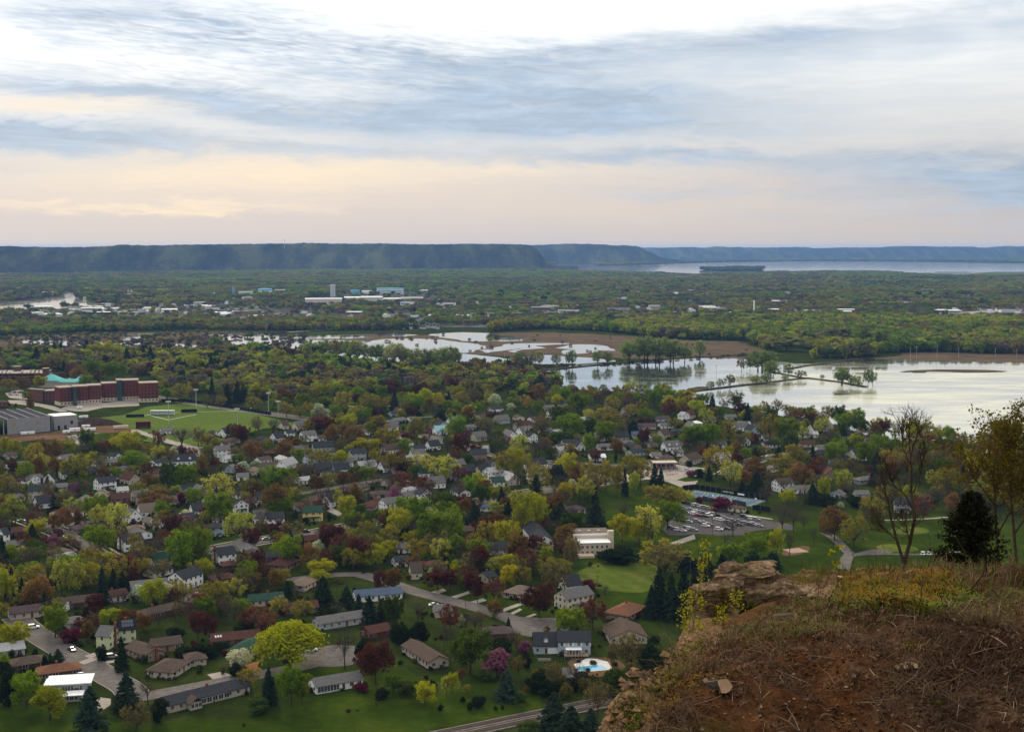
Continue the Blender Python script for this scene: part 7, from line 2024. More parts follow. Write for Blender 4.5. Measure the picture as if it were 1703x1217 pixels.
# ---- the town and industry beyond the marsh
def fbox(name, tile, x0, x1, yt, yb, m, rm, D, label, cat='building', roofh=0.5, group=None, bands=0, rot=0.0):
    P = place(tile, (x0 + x1) / 2, yb); s_ = scale_at(P, tile)
    w_, h_ = (x1 - x0) / s_, (yb - yt) / s_
    rt = empty(name, P, view_rz(P, rot))
    block(rt, 'wall', -w_ / 2, 0, -0.5, w_ / 2, D, h_, m)
    block(rt, 'roof', -w_ / 2 - 0.4, -0.4, h_ + 0.02, w_ / 2 + 0.4, D + 0.4, h_ + roofh, rm)
    for i in range(bands):
        z = h_ * (i + 0.6) / (bands + 0.4)
        block(rt, 'window_band', -w_ * 0.46, -0.12, z - h_ * 0.10, w_ * 0.46, -0.01, z + h_ * 0.06, GLASS)
    tag(rt, label, cat, group)
    return rt, w_, h_
BL = mat('blue cladding', (0.16, 0.40, 0.60), 0.5, 0.06, 0.1)
IV = mat('ivory cladding', (0.56, 0.52, 0.44), 0.7, 0.08, 0.1)
PG = mat('pale grey cladding', (0.46, 0.48, 0.50), 0.7, 0.08, 0.1)
WR = RM['w']
fbox('grain_elevator', 'L', 468, 502, 372, 447, PG, PG, 30, 'tall pale grain elevator tower in the factory district', 'grain elevator', 2, None, 0)
fbox('silo', 'K', 1517, 1531, 385, 437, BL, BL, 14, 'slender pale blue silo tower west of the factories', 'silo')
fbox('office_building', 'L', 772, 946, 398, 430, TRIM, BL, 60, 'long white office block with dark window bands and blue roof line', 'office building', 3, None, 2)
fbox('factory', 'L', 305, 545, 460, 500, IV, WR, 60, 'long ivory warehouse with a white roof below the grain elevator', 'factory')
fbox('factory', 'L', 560, 665, 455, 492, IV, WR, 70, 'stepped ivory factory block in the middle of the factory row', 'factory', 2)
fbox('factory', 'L', 668, 810, 452, 490, IV, WR, 70, 'wide cream factory under the white office block', 'factory', 2)
fbox('factory', 'L', 815, 930, 460, 488, IV, WR, 60, 'low cream works hall east of the wide factory', 'factory', 1)
fbox('factory', 'L', 930, 1075, 455, 488, IV, PG, 60, 'last cream works hall of the factory row', 'factory', 1)
fbox('warehouse', 'L', 1080, 1195, 466, 486, PG, WR, 50, 'low grey warehouse at the east end of the factory row', 'warehouse')
fbox('warehouse', 'L', 600, 660, 405, 428, BL, BL, 40, 'small blue-roofed shed right of the grain elevator', 'warehouse')
fbox('warehouse', 'L', 675, 740, 408, 424, TRIM, WR, 40, 'small white shed between the blue shed and the office', 'warehouse')
fbox('warehouse', 'L', 0, 88, 405, 440, TRIM, BL, 60, 'white and blue industrial hall beside the pale blue silo', 'warehouse', 5)
fbox('warehouse', 'L', 200, 360, 404, 418, PG, RM['t'], 50, 'long tan-roofed shed behind the wood', 'warehouse')
fbox('warehouse', 'K', 1350, 1415, 422, 436, TRIM, WR, 40, 'white-roofed shed west of the pale blue silo', 'warehouse')
fbox('warehouse', 'K', 1560, 1650, 415, 455, PG, PG, 40, 'pale block right of the pale blue silo', 'warehouse', 1, None, 1)
fbox('warehouse', 'L', 1110, 1375, 572, 596, mat('dark green cladding', (0.03, 0.07, 0.06), 0.6), WR, 26, 'long open shed with a bright white roof above the marsh', 'warehouse', 2.5)
fbox('warehouse', 'L', 1170, 1390, 556, 570, MATS['dark green cladding'], WR, 26, 'second white-roofed shed behind the long open shed', 'warehouse', 2.0)
fbox('warehouse', 'L', 1380, 1720, 556, 584, PG, RM['g'], 50, 'long grey shed stretching behind the marsh wood', 'warehouse', 1)
fbox('power_plant', 'K', 790, 930, 430, 462, WM['B'], PG, 50, 'small brick power plant with pale stacks among the trees', 'power plant')
for i, x in enumerate((838, 858)):
    P = place('K', x, 445); s_ = scale_at(P, 'K')
    tag(MB().tube([(0, 0, 0), (0, 0, 45 / s_)], [3.0, 2.2], 10).build('smokestack', PG), ('first' if i == 0 else 'second') + ' pale smokestack of the small power plant', 'smokestack').location = P
P = at_depth(473, 407, 8450)
tag(MB().tube([(0, 0, -25), (0, 0, 38)], [1.6, 0.9], 6).build('radio_mast', METAL), 'thin radio mast standing on the skyline of the long bluff', 'mast').location = P
P = place('M', 1546, 566); s_ = scale_at(P, 'M')
rt = empty('water_tower', P)
MB().tube([(0, 0, 0), (0, 0, 80 / s_), (0, 0, 92 / s_), (0, 0, 100 / s_)], [1.8, 1.5, 1.8, 0.3], 12).build('shaft', TRIM, rt)
MB().tube([(0, 0, 0), (0, 0, 1.5)], [5, 4], 12).build('base', PG, rt)
tag(rt, 'slim white tower standing alone beyond the marsh wood', 'tower')
fbox('warehouse', 'M', 1550, 1700, 552, 570, TRIM, WR, 60, 'bright white-roofed hall beside the slim white tower', 'warehouse', 2)
fbox('warehouse', 'N', 430, 560, 540, 556, PG, WR, 30, 'pale roof by the slanted white mast', 'warehouse')
fbox('warehouse', 'N', 1050, 1180, 535, 548, PG, WR, 30, 'white-roofed shed at the edge of the eastern lots', 'warehouse')
fbox('school', 'M', 925, 1055, 448, 470, WM['B'], PG, 40, 'brick school block with a pale roof in the far town', 'school', 1, None, 1)
fbox('school', 'M', 755, 840, 440, 458, WM['B'], RM['r'], 40, 'darker brick school wing in the far town', 'school', 1)
fbox('warehouse', 'M', 1010, 1060, 420, 440, TRIM, WR, 40, 'white block behind the brick school', 'warehouse')
fbox('warehouse', 'M', 860, 945, 436, 448, TRIM, WR, 40, 'white flat roof beside the brick school', 'warehouse')
fbox('warehouse', 'M', 590, 735, 522, 552, PG, RM['g'], 30, 'grey apartment row on the edge of the far town', 'warehouse', 1, None, 1)
fbox('warehouse', 'N', 970, 1165, 498, 522, WM['T'], RM['r'], 40, 'red-roofed long building in the eastern town', 'warehouse', 2)
fbox('warehouse', 'N', 1110, 1330, 284, 302, PG, RM['l'], 120, 'pale airport hangars by the far lake', 'hangar', 2)
for i in range(34):
    x0 = random.uniform(150, 1640); w_ = random.uniform(40, 150); yb = random.uniform(515, 580) if x0 < 800 else random.uniform(512, 575)
    if 330 < x0 < 800 and yb > 560: yb -= 30
    rm_ = random.choice(['w', 'l', 'g', 'd', 'w'])
    o, _, _ = fbox('industrial_shed', 'K', x0, x0 + w_, yb - random.uniform(10, 20), yb, random.choice([PG, TRIM, IV, PG]), RM[rm_], random.uniform(25, 50),
         None, 'shed', 0.8, 'sheds of the western industrial park', 0, random.uniform(-0.2, 0.2))
    o['label'] = '%s-roofed low shed among the yards of the western industrial park' % ROOFC[rm_][0]
# far houses
def far_house_meshes():
    out = []
    for wc, rc in (('W', 'd'), ('W', 'g'), ('C', 'b'), ('S', 'b'), ('G', 'd'), ('B', 'r'), ('W', 'l'), ('T', 'b')):
        g = gable_wall(12, 9, 4.2, 2.6, 'x'); r_ = gable_roof(12, 9, 4.2, 2.6, 'x')
        out.append((mesh('wall', g.v, g.f, WM[wc]), mesh('roof', r_.v, r_.f, RM[rc]), WALLC[wc][0], ROOFC[rc][0]))
    return out
FH = far_house_meshes()
for x, y in FARPTS:
    wm, rm_, wn, rn = random.choice(FH)
    rt = empty('distant_house', gp(x, y), random.choice([0.3, -1.27]) + random.uniform(-0.15, 0.15))
    k = random.uniform(1.0, 1.9)
    rt.scale = (k, k, random.uniform(1.0, 1.5))
    link('wall', wm, rt); link('roof', rm_, rt)
    part_ = 'western' if x < 560 else 'middle' if x < 1130 else 'eastern'
    tag(rt, '%s house with %s roof among the trees of the %s far town' % (wn, rn, part_), 'house', 'houses of the far town')
for x, y in FARBIG:
    P = gp(x, y); s_ = F / depth(P)
    rt = empty('flat_roofed_building', P, view_rz(P, random.uniform(-0.5, 0.5)))
    w_, D, h_ = random.uniform(22, 52), random.uniform(18, 40), random.uniform(5, 9)
    wm_, wn = random.choice([(PG, 'grey'), (TRIM, 'white'), (IV, 'ivory'), (WM['T'], 'tan'), (WM['B'], 'brick'), (TRIM, 'white')])
    rc = random.choice('wlgdwlt')
    block(rt, 'wall', -w_ / 2, 0, -0.5, w_ / 2, D, h_, wm_)
    block(rt, 'roof', -w_ / 2 - 0.4, -0.4, h_ + 0.02, w_ / 2 + 0.4, D + 0.4, h_ + 0.6, RM[rc])
    block(rt, 'window_band', -w_ * 0.45, -0.1, h_ * 0.35, w_ * 0.45, -0.005, h_ * 0.62, GLASS)
    tag(rt, '%s building with flat %s roof among' % (wn, ROOFC[rc][0]), 'building', 'flat-roofed buildings of the far town')
# substation and power poles on the marsh
i = 0
for x in range(950, 1190, 22):
    P = place('L', x, 655 + random.uniform(-8, 4)); s_ = scale_at(P, 'L')
    rt = empty('substation_frame', P)
    H = random.uniform(26, 42) / s_
    for sx in (-3, 3):
        MB().tube([(sx, 0, 0), (sx * 0.8, 0, H)], [0.3, 0.2], 4).build('mast', METAL, rt)
    block(rt, 'beam', -3.6, -0.2, H * 0.8, 3.6, 0.2, H * 0.88, METAL)
    block(rt, 'equipment', -2.5, 1, 0, 2.5, 4, H * 0.35, PG)
    tag(rt, 'grey steel frame of the substation beside the levee road', 'substation frame', 'frames of the substation')
def pylon(tile, x, yt, yb, lab):
    P = place(tile, x, yb); s_ = scale_at(P, tile); H = (yb - yt) / s_
    rt = empty('transmission_tower', P, view_rz(P))
    for sx in (-1, 1):
        for sy in (-1, 1):
            MB().tube([(sx * 2.2, sy * 2.2, 0), (sx * 0.5, sy * 0.5, H)], [0.16, 0.12], 4).build('leg', METAL, rt)
    for z, w_ in ((0.70, 5), (0.83, 4.4), (0.95, 3.6)):
        block(rt, 'crossarm', -w_, -0.15, H * z, w_, 0.15, H * z + 0.3, METAL)
    tag(rt, lab, 'pylon')
pylon('L', 845, 555, 640, 'lattice transmission tower beside the levee road')
for x, yt, yb in ((50, 580, 670), (445, 600, 660), (790, 600, 645), (290, 600, 660), (1045, 730, 775), (1187, 735, 790), (1257, 730, 790), (1330, 735, 800), (842, 735, 785), (1350, 800, 845), (1605, 810, 845)):
    rt, H = pole('L', x, yt, yb, None, 'power_pole', True, 'thin power poles across the marsh', 0.22, 'pole', METAL)
    rt['label'] = 'thin grey power pole standing in the marsh'
for tl, x, yt, yb in (('M', 300, 810, 860), ('M', 1300, 890, 975), ('N', 985, 770, 850), ('N', 945, 780, 850), ('N', 1120, 770, 845), ('N', 1260, 775, 840), ('N', 1500, 785, 845), ('N', 1640, 790, 850), ('M', 600, 790, 870)):
    rt, H = pole(tl, x, yt, yb, None, 'power_pole', True, 'thin power poles along the lake', 0.25, 'pole', METAL)
    rt['label'] = 'thin power pole standing by the lake'

# ================================================================ the bluff edge in front
CTRL = [(1030, 1235, 11.1), (1034, 1176, 12), (1072, 1140, 12.8), (1105, 1110, 13.8), (1140, 1078, 15), (1180, 1056, 16.2), (1230, 1043, 17.5), (1290, 1018, 19.5), (1335, 990, 23),
        (1240, 1036, 24), (1180, 1050, 24.5), (1200, 1034, 27), (1330, 955, 30), (1400, 948, 31.5), (1500, 947, 33), (1600, 952, 34), (1703, 948, 35), (1850, 948, 36),
        (1400, 1000, 18.6), (1500, 1000, 17.5), (1600, 1000, 17), (1703, 992, 17), (1850, 990, 17), (1200, 1145, 12.7), (1300, 1080, 13.8), (1400, 1045, 14.0), (1500, 1030, 13.9), (1600, 1026, 13.8), (1703, 1026, 13.7), (1850, 1026, 13.6),
        (1300, 1217, 11.6), (1500, 1217, 11.7), (1703, 1217, 11.6), (1850, 1217, 11.5), (1500, 1120, 12.8), (1703, 1120, 12.6), (1150, 1217, 11.3), (1400, 1140, 12.6), (1850, 1120, 12.5)]
CW = np.array([at_depth(*c) for c in CTRL])
CW = np.concatenate([CW, [(0, 0, 153.25), (3, 0, 153.0), (0.6, 4, 152.4), (9, 0, 152.6), (9, 5, 151.0), (5, 6, 151.0), (2, 7, 150.7), (16, 0, 152.4), (-4, -4, 153.4), (16, 20, 149.6)]])
def tps_fit(P, z, lam=0.02):
    n = len(P)
    d2 = ((P[:, None] - P[None]) ** 2).sum(-1)
    K = np.where(d2 > 0, d2 * np.log(np.maximum(d2, 1e-9)) * 0.5, 0) + np.eye(n) * lam
    A = np.zeros((n + 3, n + 3)); A[:n, :n] = K; A[:n, n] = 1; A[:n, n + 1:] = P; A[n, :n] = 1; A[n + 1:, :n] = P.T
    return np.linalg.solve(A, np.r_[z, 0, 0, 0])
TPW = tps_fit(CW[:, :2], CW[:, 2])
def tps(x, y):
    q = np.stack([x, y], -1)
    d2 = ((q[..., None, :] - CW[:, :2]) ** 2).sum(-1)
    K = np.where(d2 > 0, d2 * np.log(np.maximum(d2, 1e-9)) * 0.5, 0)
    n = len(CW)
    return K @ TPW[:n] + TPW[n] + q @ TPW[n + 1:]
EDGE = [tuple(at_depth(*c)[:2]) for c in CTRL[:9]]
EDGE = EDGE[:6] + [tuple(at_depth(1160, 1050, 23.5)[:2]), tuple(at_depth(1158, 1000, 27)[:2]), tuple(at_depth(1215, 965, 30)[:2])] + [tuple(at_depth(*c)[:2]) for c in ((1330, 953, 31), (1400, 948, 32.5), (1500, 947, 34), (1600, 952, 35), (1703, 948, 36), (1850, 948, 37))]
EDGE = EDGE + [(22, 37), (22, -9), (-9, -9), (-4, -1), (-1.0, 3), (0.3, 6)]
EP = np.array(EDGE)
def edge_dist(x, y):
    """distance to the brink, positive outside"""
    best = np.full(x.shape, 1e9)
    for i in range(len(EP)):
        a, b = EP[i - 1], EP[i]
        ab = b - a
        t = np.clip(((x - a[0]) * ab[0] + (y - a[1]) * ab[1]) / (ab @ ab), 0, 1)
        best = np.minimum(best, np.hypot(x - a[0] - t * ab[0], y - a[1] - t * ab[1]))
    return np.where(inside_np(x, y, EDGE), -best, best)
def ledge_z(x, y):
    x, y = np.asarray(x, float), np.asarray(y, float)
    d = edge_dist(x, y) + fbm(x * 0.9, y * 0.9, 3) * 0.35
    base = tps(x, y)
    lump = fbm(x * 0.55 + 3, y * 0.55, 4, 0.55) * 0.14 + fbm(x * 2.2, y * 2.2 + 5, 3) * 0.13
    gully = np.abs(fbm(x * 0.8 + 40, y * 0.35 + 11, 3)) * 0.55
    out = np.clip(d, 0, None)
    strata = np.floor(out * 2.6 + fbm(x * 3, y * 3, 2) * 0.5) / 2.6
    fall = 0.25 * np.clip(out, 0, 0.4) + 7.0 * (0.55 * strata + 0.45 * out) * np.clip(out / 0.5, 0, 1)
    z = base + lump * np.clip(1.4 - np.abs(d) * 0.02, 0.4, 1) - gully * np.clip(-d * 0.5, 0, 1) - fall
    return z
def lz(x, y):
    return float(ledge_z(np.array([x]), np.array([y]))[0])
_D = np.arange(9.0, 42.0, 0.03)
def hit(px_, py_, dep):
    """where that line of sight meets the brink (or the given distance where it meets nothing)"""
    d = np.array(ray(px_, py_))
    P = d[None, :] * _D[:, None] + np.array([0, 0, CAMZ])
    k = np.nonzero(P[:, 2] < ledge_z(P[:, 0], P[:, 1]))[0]
    return Vector(P[k[0]]) if len(k) else at_depth(px_, py_, dep)
gx, gy = np.meshgrid(np.arange(-9, 21.5, 0.13), np.arange(-8, 39, 0.13))
d_ = edge_dist(gx, gy)
gz = ledge_z(gx, gy)
gz = np.maximum(gz, 118)
nx, ny = gx.shape[1], gx.shape[0]
verts = np.stack([gx, gy, gz], -1).reshape(-1, 3)
ii = np.arange(nx * ny).reshape(ny, nx)
keep = (gz > 118.5)
kf = keep[:-1, :-1] | keep[1:, 1:]
fa = np.stack([ii[:-1, :-1], ii[:-1, 1:], ii[1:, 1:], ii[1:, :-1]], -1)[kf]
me = bpy.data.meshes.new('ledge')
me.from_pydata(verts.tolist(), [], fa.tolist())
me.polygons.foreach_set('use_smooth', [True] * len(me.polygons))
# what the ground is made of: bare red soil, litter, moss, pale sand
litter = np.clip(0.5 + fbm(gx * 0.5 + 7, gy * 0.5, 4) * 1.1 + (gx - 5.0) * 0.06, 0, 1)
moss = np.clip(fbm(gx * 0.7, gy * 0.7 + 9, 4) * 1.8 - 0.25 + np.clip(1.2 - np.abs(d_ + 0.8), 0, 1) * 0.7 + np.clip((gy - 23) * 0.12, 0, 0.8), 0, 1)
sx_, sy_, _ = at_depth(1365, 968, 28)
sand = np.clip(1.25 - np.hypot((gx - sx_) / 2.9, (gy - sy_) / 2.3) + fbm(gx * 1.3, gy * 1.3, 3) * 0.4, 0, 1)
rock = np.clip((d_ + 0.35) * 3, 0, 1)
ca = me.attributes.new('cover', 'FLOAT_COLOR', 'POINT')
ca.data.foreach_set('color', np.stack([litter, moss, sand, rock], -1).astype(np.float32).ravel())
def ledge_mat():
    m = bpy.data.materials.new('bluff soil'); m.use_nodes = True
    t = NT(m.node_tree)
    at = t.n('ShaderNodeAttribute', attribute_name='cover')
    sp = t.n('ShaderNodeSeparateColor'); t.l(at.outputs['Color'], sp.inputs[0])
    tc = t.n('ShaderNodeTexCoord')
    P = tc.outputs['Object']
    a, b, c = t.noise(P, 1.3, 6, 0.65), t.noise(P, 7, 5, 0.7), t.noise(P, 30, 3, 0.7)
    f = t.m('ADD', t.m('MULTIPLY', a, 0.45), t.m('ADD', t.m('MULTIPLY', b, 0.35), t.m('MULTIPLY', c, 0.2)))
    f = t.m('MULTIPLY_ADD', t.m('SUBTRACT', f, 0.5), 2.6, 0.5, clamp=True)
    soil = t.ramp(f, [(0.15, (0.026, 0.011, 0.006)), (0.45, (0.074, 0.034, 0.016)), (0.7, (0.130, 0.064, 0.030)), (0.9, (0.24, 0.13, 0.06))])
    lit = t.ramp(f, [(0.2, (0.024, 0.015, 0.010)), (0.5, (0.066, 0.042, 0.028)), (0.8, (0.14, 0.095, 0.066))])
    mos = t.ramp(f, [(0.2, (0.04, 0.035, 0.012)), (0.5, (0.075, 0.070, 0.020)), (0.8, (0.13, 0.11, 0.03))])
    snd = t.ramp(f, [(0.2, (0.20, 0.13, 0.085)), (0.8, (0.36, 0.255, 0.18))])
    rck = t.ramp(f, [(0.2, (0.06, 0.042, 0.03)), (0.5, (0.20, 0.135, 0.08)), (0.8, (0.36, 0.27, 0.18))])
    def fac(s): return t.m('MULTIPLY_ADD', t.m('SUBTRACT', t.m('ADD', s, t.m('MULTIPLY', t.m('SUBTRACT', b, 0.5), 0.9)), 0.5), 3.0, 0.5, clamp=True)
    col = t.mix(fac(sp.outputs[0]), soil, lit)
    col = t.mix(t.m('MULTIPLY', fac(sp.outputs[1]), 0.8), col, mos)
    col = t.mix(fac(sp.outputs[2]), col, snd)
    col = t.mix(fac(at.outputs['Alpha']), col, rck)
    col = t.mix(1.0, col, (0.68, 0.62, 0.58, 1), 'MULTIPLY')
    p = t.n('ShaderNodeBsdfPrincipled'); t.l(col, p.inputs['Base Color'])
    p.inputs['Roughness'].default_value = 1.0; p.inputs['Specular IOR Level'].default_value = 0.0
    bn = t.n('ShaderNodeBump'); bn.inputs['Strength'].default_value = 0.9; bn.inputs['Distance'].default_value = 0.06
    t.l(t.m('ADD', b, t.m('MULTIPLY', c, 0.5)), bn.inputs['Height']); t.l(bn.outputs[0], p.inputs['Normal'])
    o = t.n('ShaderNodeOutputMaterial'); t.l(p.outputs[0], o.inputs[0])
    return m
me.materials.append(ledge_mat())
struct(link('ledge', me), 'brown soil brink of the bluff falling away in the corner of the view')
# the wooded slope below it
gx, gy = np.meshgrid(np.linspace(-420, 420, 120), np.linspace(-110, 330, 80))
gz = 150 * np.clip(1 - (np.clip(gy, -200, 330) + 10) / 335, 0, 1.2) ** 1.45 - 9
gz = np.minimum(gz, 138) + fbm(gx / 40, gy / 40, 3) * 3 * np.clip(gz / 30, 0, 1) - 4
cut = np.hypot(gx - 6, gy - 14) < 60
gz = np.where(cut, np.minimum(gz, 119 + fbm(gx / 9, gy / 9, 2) * 2), gz)
n0 = gx.shape[1]
vv = np.stack([gx, gy, np.maximum(gz, -3)], -1).reshape(-1, 3)
ff = [(j * n0 + i, j * n0 + i + 1, (j + 1) * n0 + i + 1, (j + 1) * n0 + i) for j in range(79) for i in range(n0 - 1)]
struct(link('terrain', mesh('terrain', vv, ff, GRASS, True)), 'steep grassy bluff side below the brink')

def on_ledge(n, rng, box=(-1, 1, 18, 36), poly=None, maxd=-0.02, mind=-50):
    """random points on the brink, inside the view"""
    out = []
    if poly is LOWER or poly is UPPER or poly is RIM: n = int(n * 1.3)
    cap = n
    while len(out) < n:
        m = n * 6
        y = rng.uniform(7.5, 37, m); x = rng.uniform(-0.5, 19.5, m)
        k = (x < y * 0.52 + 1)
        d = edge_dist(x, y)
        k &= (d < maxd) & (d > mind)
        # even in the picture rather than on the ground
        k &= rng.random(m) < (9.0 / y) ** 1.4
        if poly is not None:
            z = ledge_z(x, y)
            f_ = y * CT - (z - CAMZ) * ST
            u_ = CX + F * x / f_; v_ = CY - F * (y * ST + (z - CAMZ) * CT) / f_
            k &= inside_np(u_, v_, poly)
        out += list(zip(x[k], y[k]))
    o = np.array(out[:n])
    return np.concatenate([o, ledge_z(o[:, 0], o[:, 1])[:, None]], 1)
def blades(name, label, P, h, wd, m, rng, lean=0.5, tint=None):
    n = len(P)
    th = rng.random(n) * 6.28
    ln = lean * (0.4 + rng.random(n))
    hh = h * (0.4 + 0.9 * rng.random(n))
    a = np.stack([np.cos(th), np.sin(th), np.zeros(n)], 1) * (wd * 0.5)
    b = np.stack([-np.sin(th), np.cos(th), np.zeros(n)], 1)
    mid = P + np.stack([b[:, 0] * ln * hh * 0.35, b[:, 1] * ln * hh * 0.35, hh * 0.62], 1)
    tip = P + np.stack([b[:, 0] * ln * hh, b[:, 1] * ln * hh, hh * (1 - 0.25 * ln)], 1)
    P0 = P - np.array([0, 0, 0.03])
    Q = np.concatenate([np.stack([P0 - a, P0 + a, mid + a * 0.8, mid - a * 0.8], 1), np.stack([mid - a * 0.8, mid + a * 0.8, tip + a * 0.15, tip - a * 0.15], 1)])
    o = link(name, quadmesh(name, Q, m))
    tag(o, label, None, None, 'stuff')
    return o
def sticks(name, label, P, lmin, lmax, r, m, rng, flat=0.25, follow=None):
    Q = []
    for p in P:
        th = rng.random() * 6.28 if follow is None else follow + rng.normal() * 0.5
        L = rng.uniform(lmin, lmax)
        d = np.array([math.cos(th), math.sin(th), rng.normal() * flat]); d /= np.linalg.norm(d)
        e = p + d * L
        zz = lz(e[0], e[1])
        if e[2] < zz: e[2] = zz + 0.02
        mid = (p + e) / 2 + rng.normal(size=3) * L * 0.07
        mid[2] = max(mid[2], (p[2] + e[2]) / 2 + 0.01)
        rr = r * rng.uniform(0.5, 1.5)
        Q += tube([p, mid, e], [rr, rr * 0.8, rr * 0.35], 4)
        if rng.random() < 0.45:
            d2 = d + rng.normal(size=3) * 0.6; d2 /= np.linalg.norm(d2)
            Q += tube([mid, mid + d2 * L * 0.4], [rr * 0.6, rr * 0.2], 3)
    o = link(name, quadmesh(name, np.array(Q), m))
    tag(o, label, None, None, 'stuff')
    return o
r = rng_(900)
STRAW = mat('dry straw', (0.150, 0.098, 0.052), 0.9, 0.4, 3)
STRAW2 = mat('grey straw', (0.066, 0.043, 0.028), 0.9, 0.45, 3)
GBLADE = mat('green blades', (0.085, 0.105, 0.018), 0.9, 0.4, 3)
OBLADE = mat('rusty low growth', (0.15, 0.085, 0.016), 0.9, 0.45, 3)
STICKM = mat('dead stick', (0.072, 0.046, 0.034), 0.9, 0.45, 4)
STICKP = mat('pale dead stick', (0.24, 0.17, 0.13), 0.9, 0.25, 4)
LOWER = [(1000, 1230), (1010, 1150), (1110, 1100), (1200, 1050), (1340, 1010), (1930, 1000), (1930, 1230)]
UPPER = [(1160, 1075), (1240, 1040), (1340, 985), (1420, 985), (1930, 985), (1930, 1050), (1560, 1035), (1400, 1045), (1300, 1075)]
RIM = [(1330, 940), (1930, 940), (1930, 985), (1330, 985)]
blades('dry_grass', 'straw-coloured dead grass along the top of the bank', on_ledge(4200, r, poly=UPPER), 0.10, 0.009, STRAW, r, 1.0)
blades('dry_grass', 'tall pale dry grass on the far rim of the brink', on_ledge(1500, r, poly=RIM), 0.26, 0.014, STRAW, r, 0.6)
blades('green_grass', 'fresh green grass among the straw on the brink', on_ledge(4200, r, poly=UPPER), 0.11, 0.012, GBLADE, r, 0.8)
blades('green_grass', 'green grass tufts on the far rim', on_ledge(2400, r, poly=RIM), 0.20, 0.015, GBLADE, r, 0.6)
blades('dry_grass', 'matted grey grass over the soil bank', on_ledge(1800, r, poly=LOWER), 0.10, 0.008, STRAW2, r, 2.2)
blades('dry_grass', 'thin tan straw lying on the soil bank', on_ledge(160, r, poly=LOWER), 0.20, 0.006, STRAW, r, 2.6)
blades('low_growth', 'rusty orange and green low growth along the bank top', on_ledge(6500, r, poly=[(1400, 962), (1580, 955), (1600, 1000), (1560, 1015), (1400, 1010)]), 0.16, 0.020, OBLADE, r, 1.0)
blades('low_growth', 'green low growth mixed in the rusty patch', on_ledge(3500, r, poly=[(1390, 975), (1590, 965), (1640, 1010), (1560, 1025), (1390, 1015)]), 0.15, 0.020, GBLADE, r, 1.0)
blades('low_growth', 'mossy green tufts along the lip of the cliff', on_ledge(1300, r, poly=[(1005, 1200), (1050, 1130), (1130, 1080), (1180, 1060), (1160, 1110), (1080, 1180), (1060, 1225), (1005, 1225)], maxd=0.15), 0.065, 0.014, GBLADE, r, 1.0)
blades('low_growth', 'rusty tufts along the lip of the cliff', on_ledge(1300, r, poly=[(1005, 1225), (1050, 1130), (1130, 1080), (1190, 1060), (1180, 1120), (1100, 1200), (1090, 1225)], maxd=0.15), 0.065, 0.014, OBLADE, r, 1.0)
sticks('dead_brush', 'grey-brown dead sticks strewn over the soil bank', on_ledge(480, r, poly=LOWER), 0.10, 0.5, 0.0036, STICKM, r)
sticks('dead_brush', 'pale broken sticks on the soil bank', on_ledge(230, r, poly=LOWER), 0.10, 0.4, 0.0048, STICKP, r, 0.35)
sticks('dead_brush', 'dead stems standing along the bank top', on_ledge(300, r, poly=UPPER), 0.15, 0.6, 0.007, STICKM, r, 1.2)
sticks('dead_brush', 'thin bare stems standing on the far rim', on_ledge(160, r, poly=RIM), 0.3, 0.9, 0.009, STICKM, r, 1.8)
sticks('dead_brush', 'long pale stems combed down the lower bank', on_ledge(200, r, poly=[(1480, 1130), (1930, 1050), (1930, 1230), (1420, 1230)]), 0.3, 0.9, 0.0042, STICKP if False else STICKM, r, 0.12, 0.5)
LIT = mat('leaf litter', (0.085, 0.052, 0.032), 0.95, 0.6, 14)
c_ = on_ledge(9000, r, poly=LOWER)
c_ = c_[(fbm(c_[:, 0] * 1.1 + 3, c_[:, 1] * 1.1, 3) > -0.12)]
m_ = len(c_)
c_[:, 2] += 0.012
tag(link('leaf_litter', quadmesh('leaf_litter', leaf_quads(c_, unit(r.normal(size=(m_, 3)) * 0.55 + np.array([0, 0, 1.0])), 0.010 + 0.016 * r.random(m_), r, 0.6), LIT)), 'brown leaf litter over the soil bank', None, None, 'stuff')
# matted clumps of last year's grass
def clumps(n, k, poly, sp, **kw):
    c = np.repeat(on_ledge(n, r, poly=poly, **kw), k, 0)
    c[:, :2] += r.normal(size=(len(c), 2)) * sp
    c[:, 2] = ledge_z(c[:, 0], c[:, 1])
    return c
blades('dry_grass', 'matted brown clumps of last year grass on the soil bank', clumps(110, 40, LOWER, 0.10), 0.15, 0.007, STRAW2, r, 1.8)
blades('dry_grass', 'straw-coloured clumps of dead grass on the soil bank', clumps(26, 32, LOWER, 0.08), 0.16, 0.007, STRAW, r, 1.6)
# rubble on the lip and the face below it
V, Fc = [], []
for p in on_ledge(2600, r, poly=[(985, 1240), (995, 1150), (1050, 1110), (1130, 1060), (1200, 1040), (1190, 1075), (1110, 1140), (1070, 1240)], maxd=1.1, mind=-0.35):
    s_ = 0.015 + 0.05 * r.random() ** 2.2
    b_ = len(V); k_ = 0.6 + 0.8 * r.random(6); a_ = r.random() * 6.28
    for j, dd in enumerate(((1, 0, 0), (0, 1, 0), (-1, 0, 0), (0, -1, 0), (0.2, 0, 0.75), (0, 0, -0.7))):
        q_ = np.array([dd[0] * math.cos(a_) - dd[1] * math.sin(a_), dd[0] * math.sin(a_) + dd[1] * math.cos(a_), dd[2]])
        V.append(tuple(p + q_ * s_ * k_[j]))
    Fc += [(b_, b_ + 1, b_ + 4), (b_ + 1, b_ + 2, b_ + 4), (b_ + 2, b_ + 3, b_ + 4), (b_ + 3, b_, b_ + 4), (b_ + 1, b_, b_ + 5), (b_ + 2, b_ + 1, b_ + 5), (b_ + 3, b_ + 2, b_ + 5), (b_, b_ + 3, b_ + 5)]
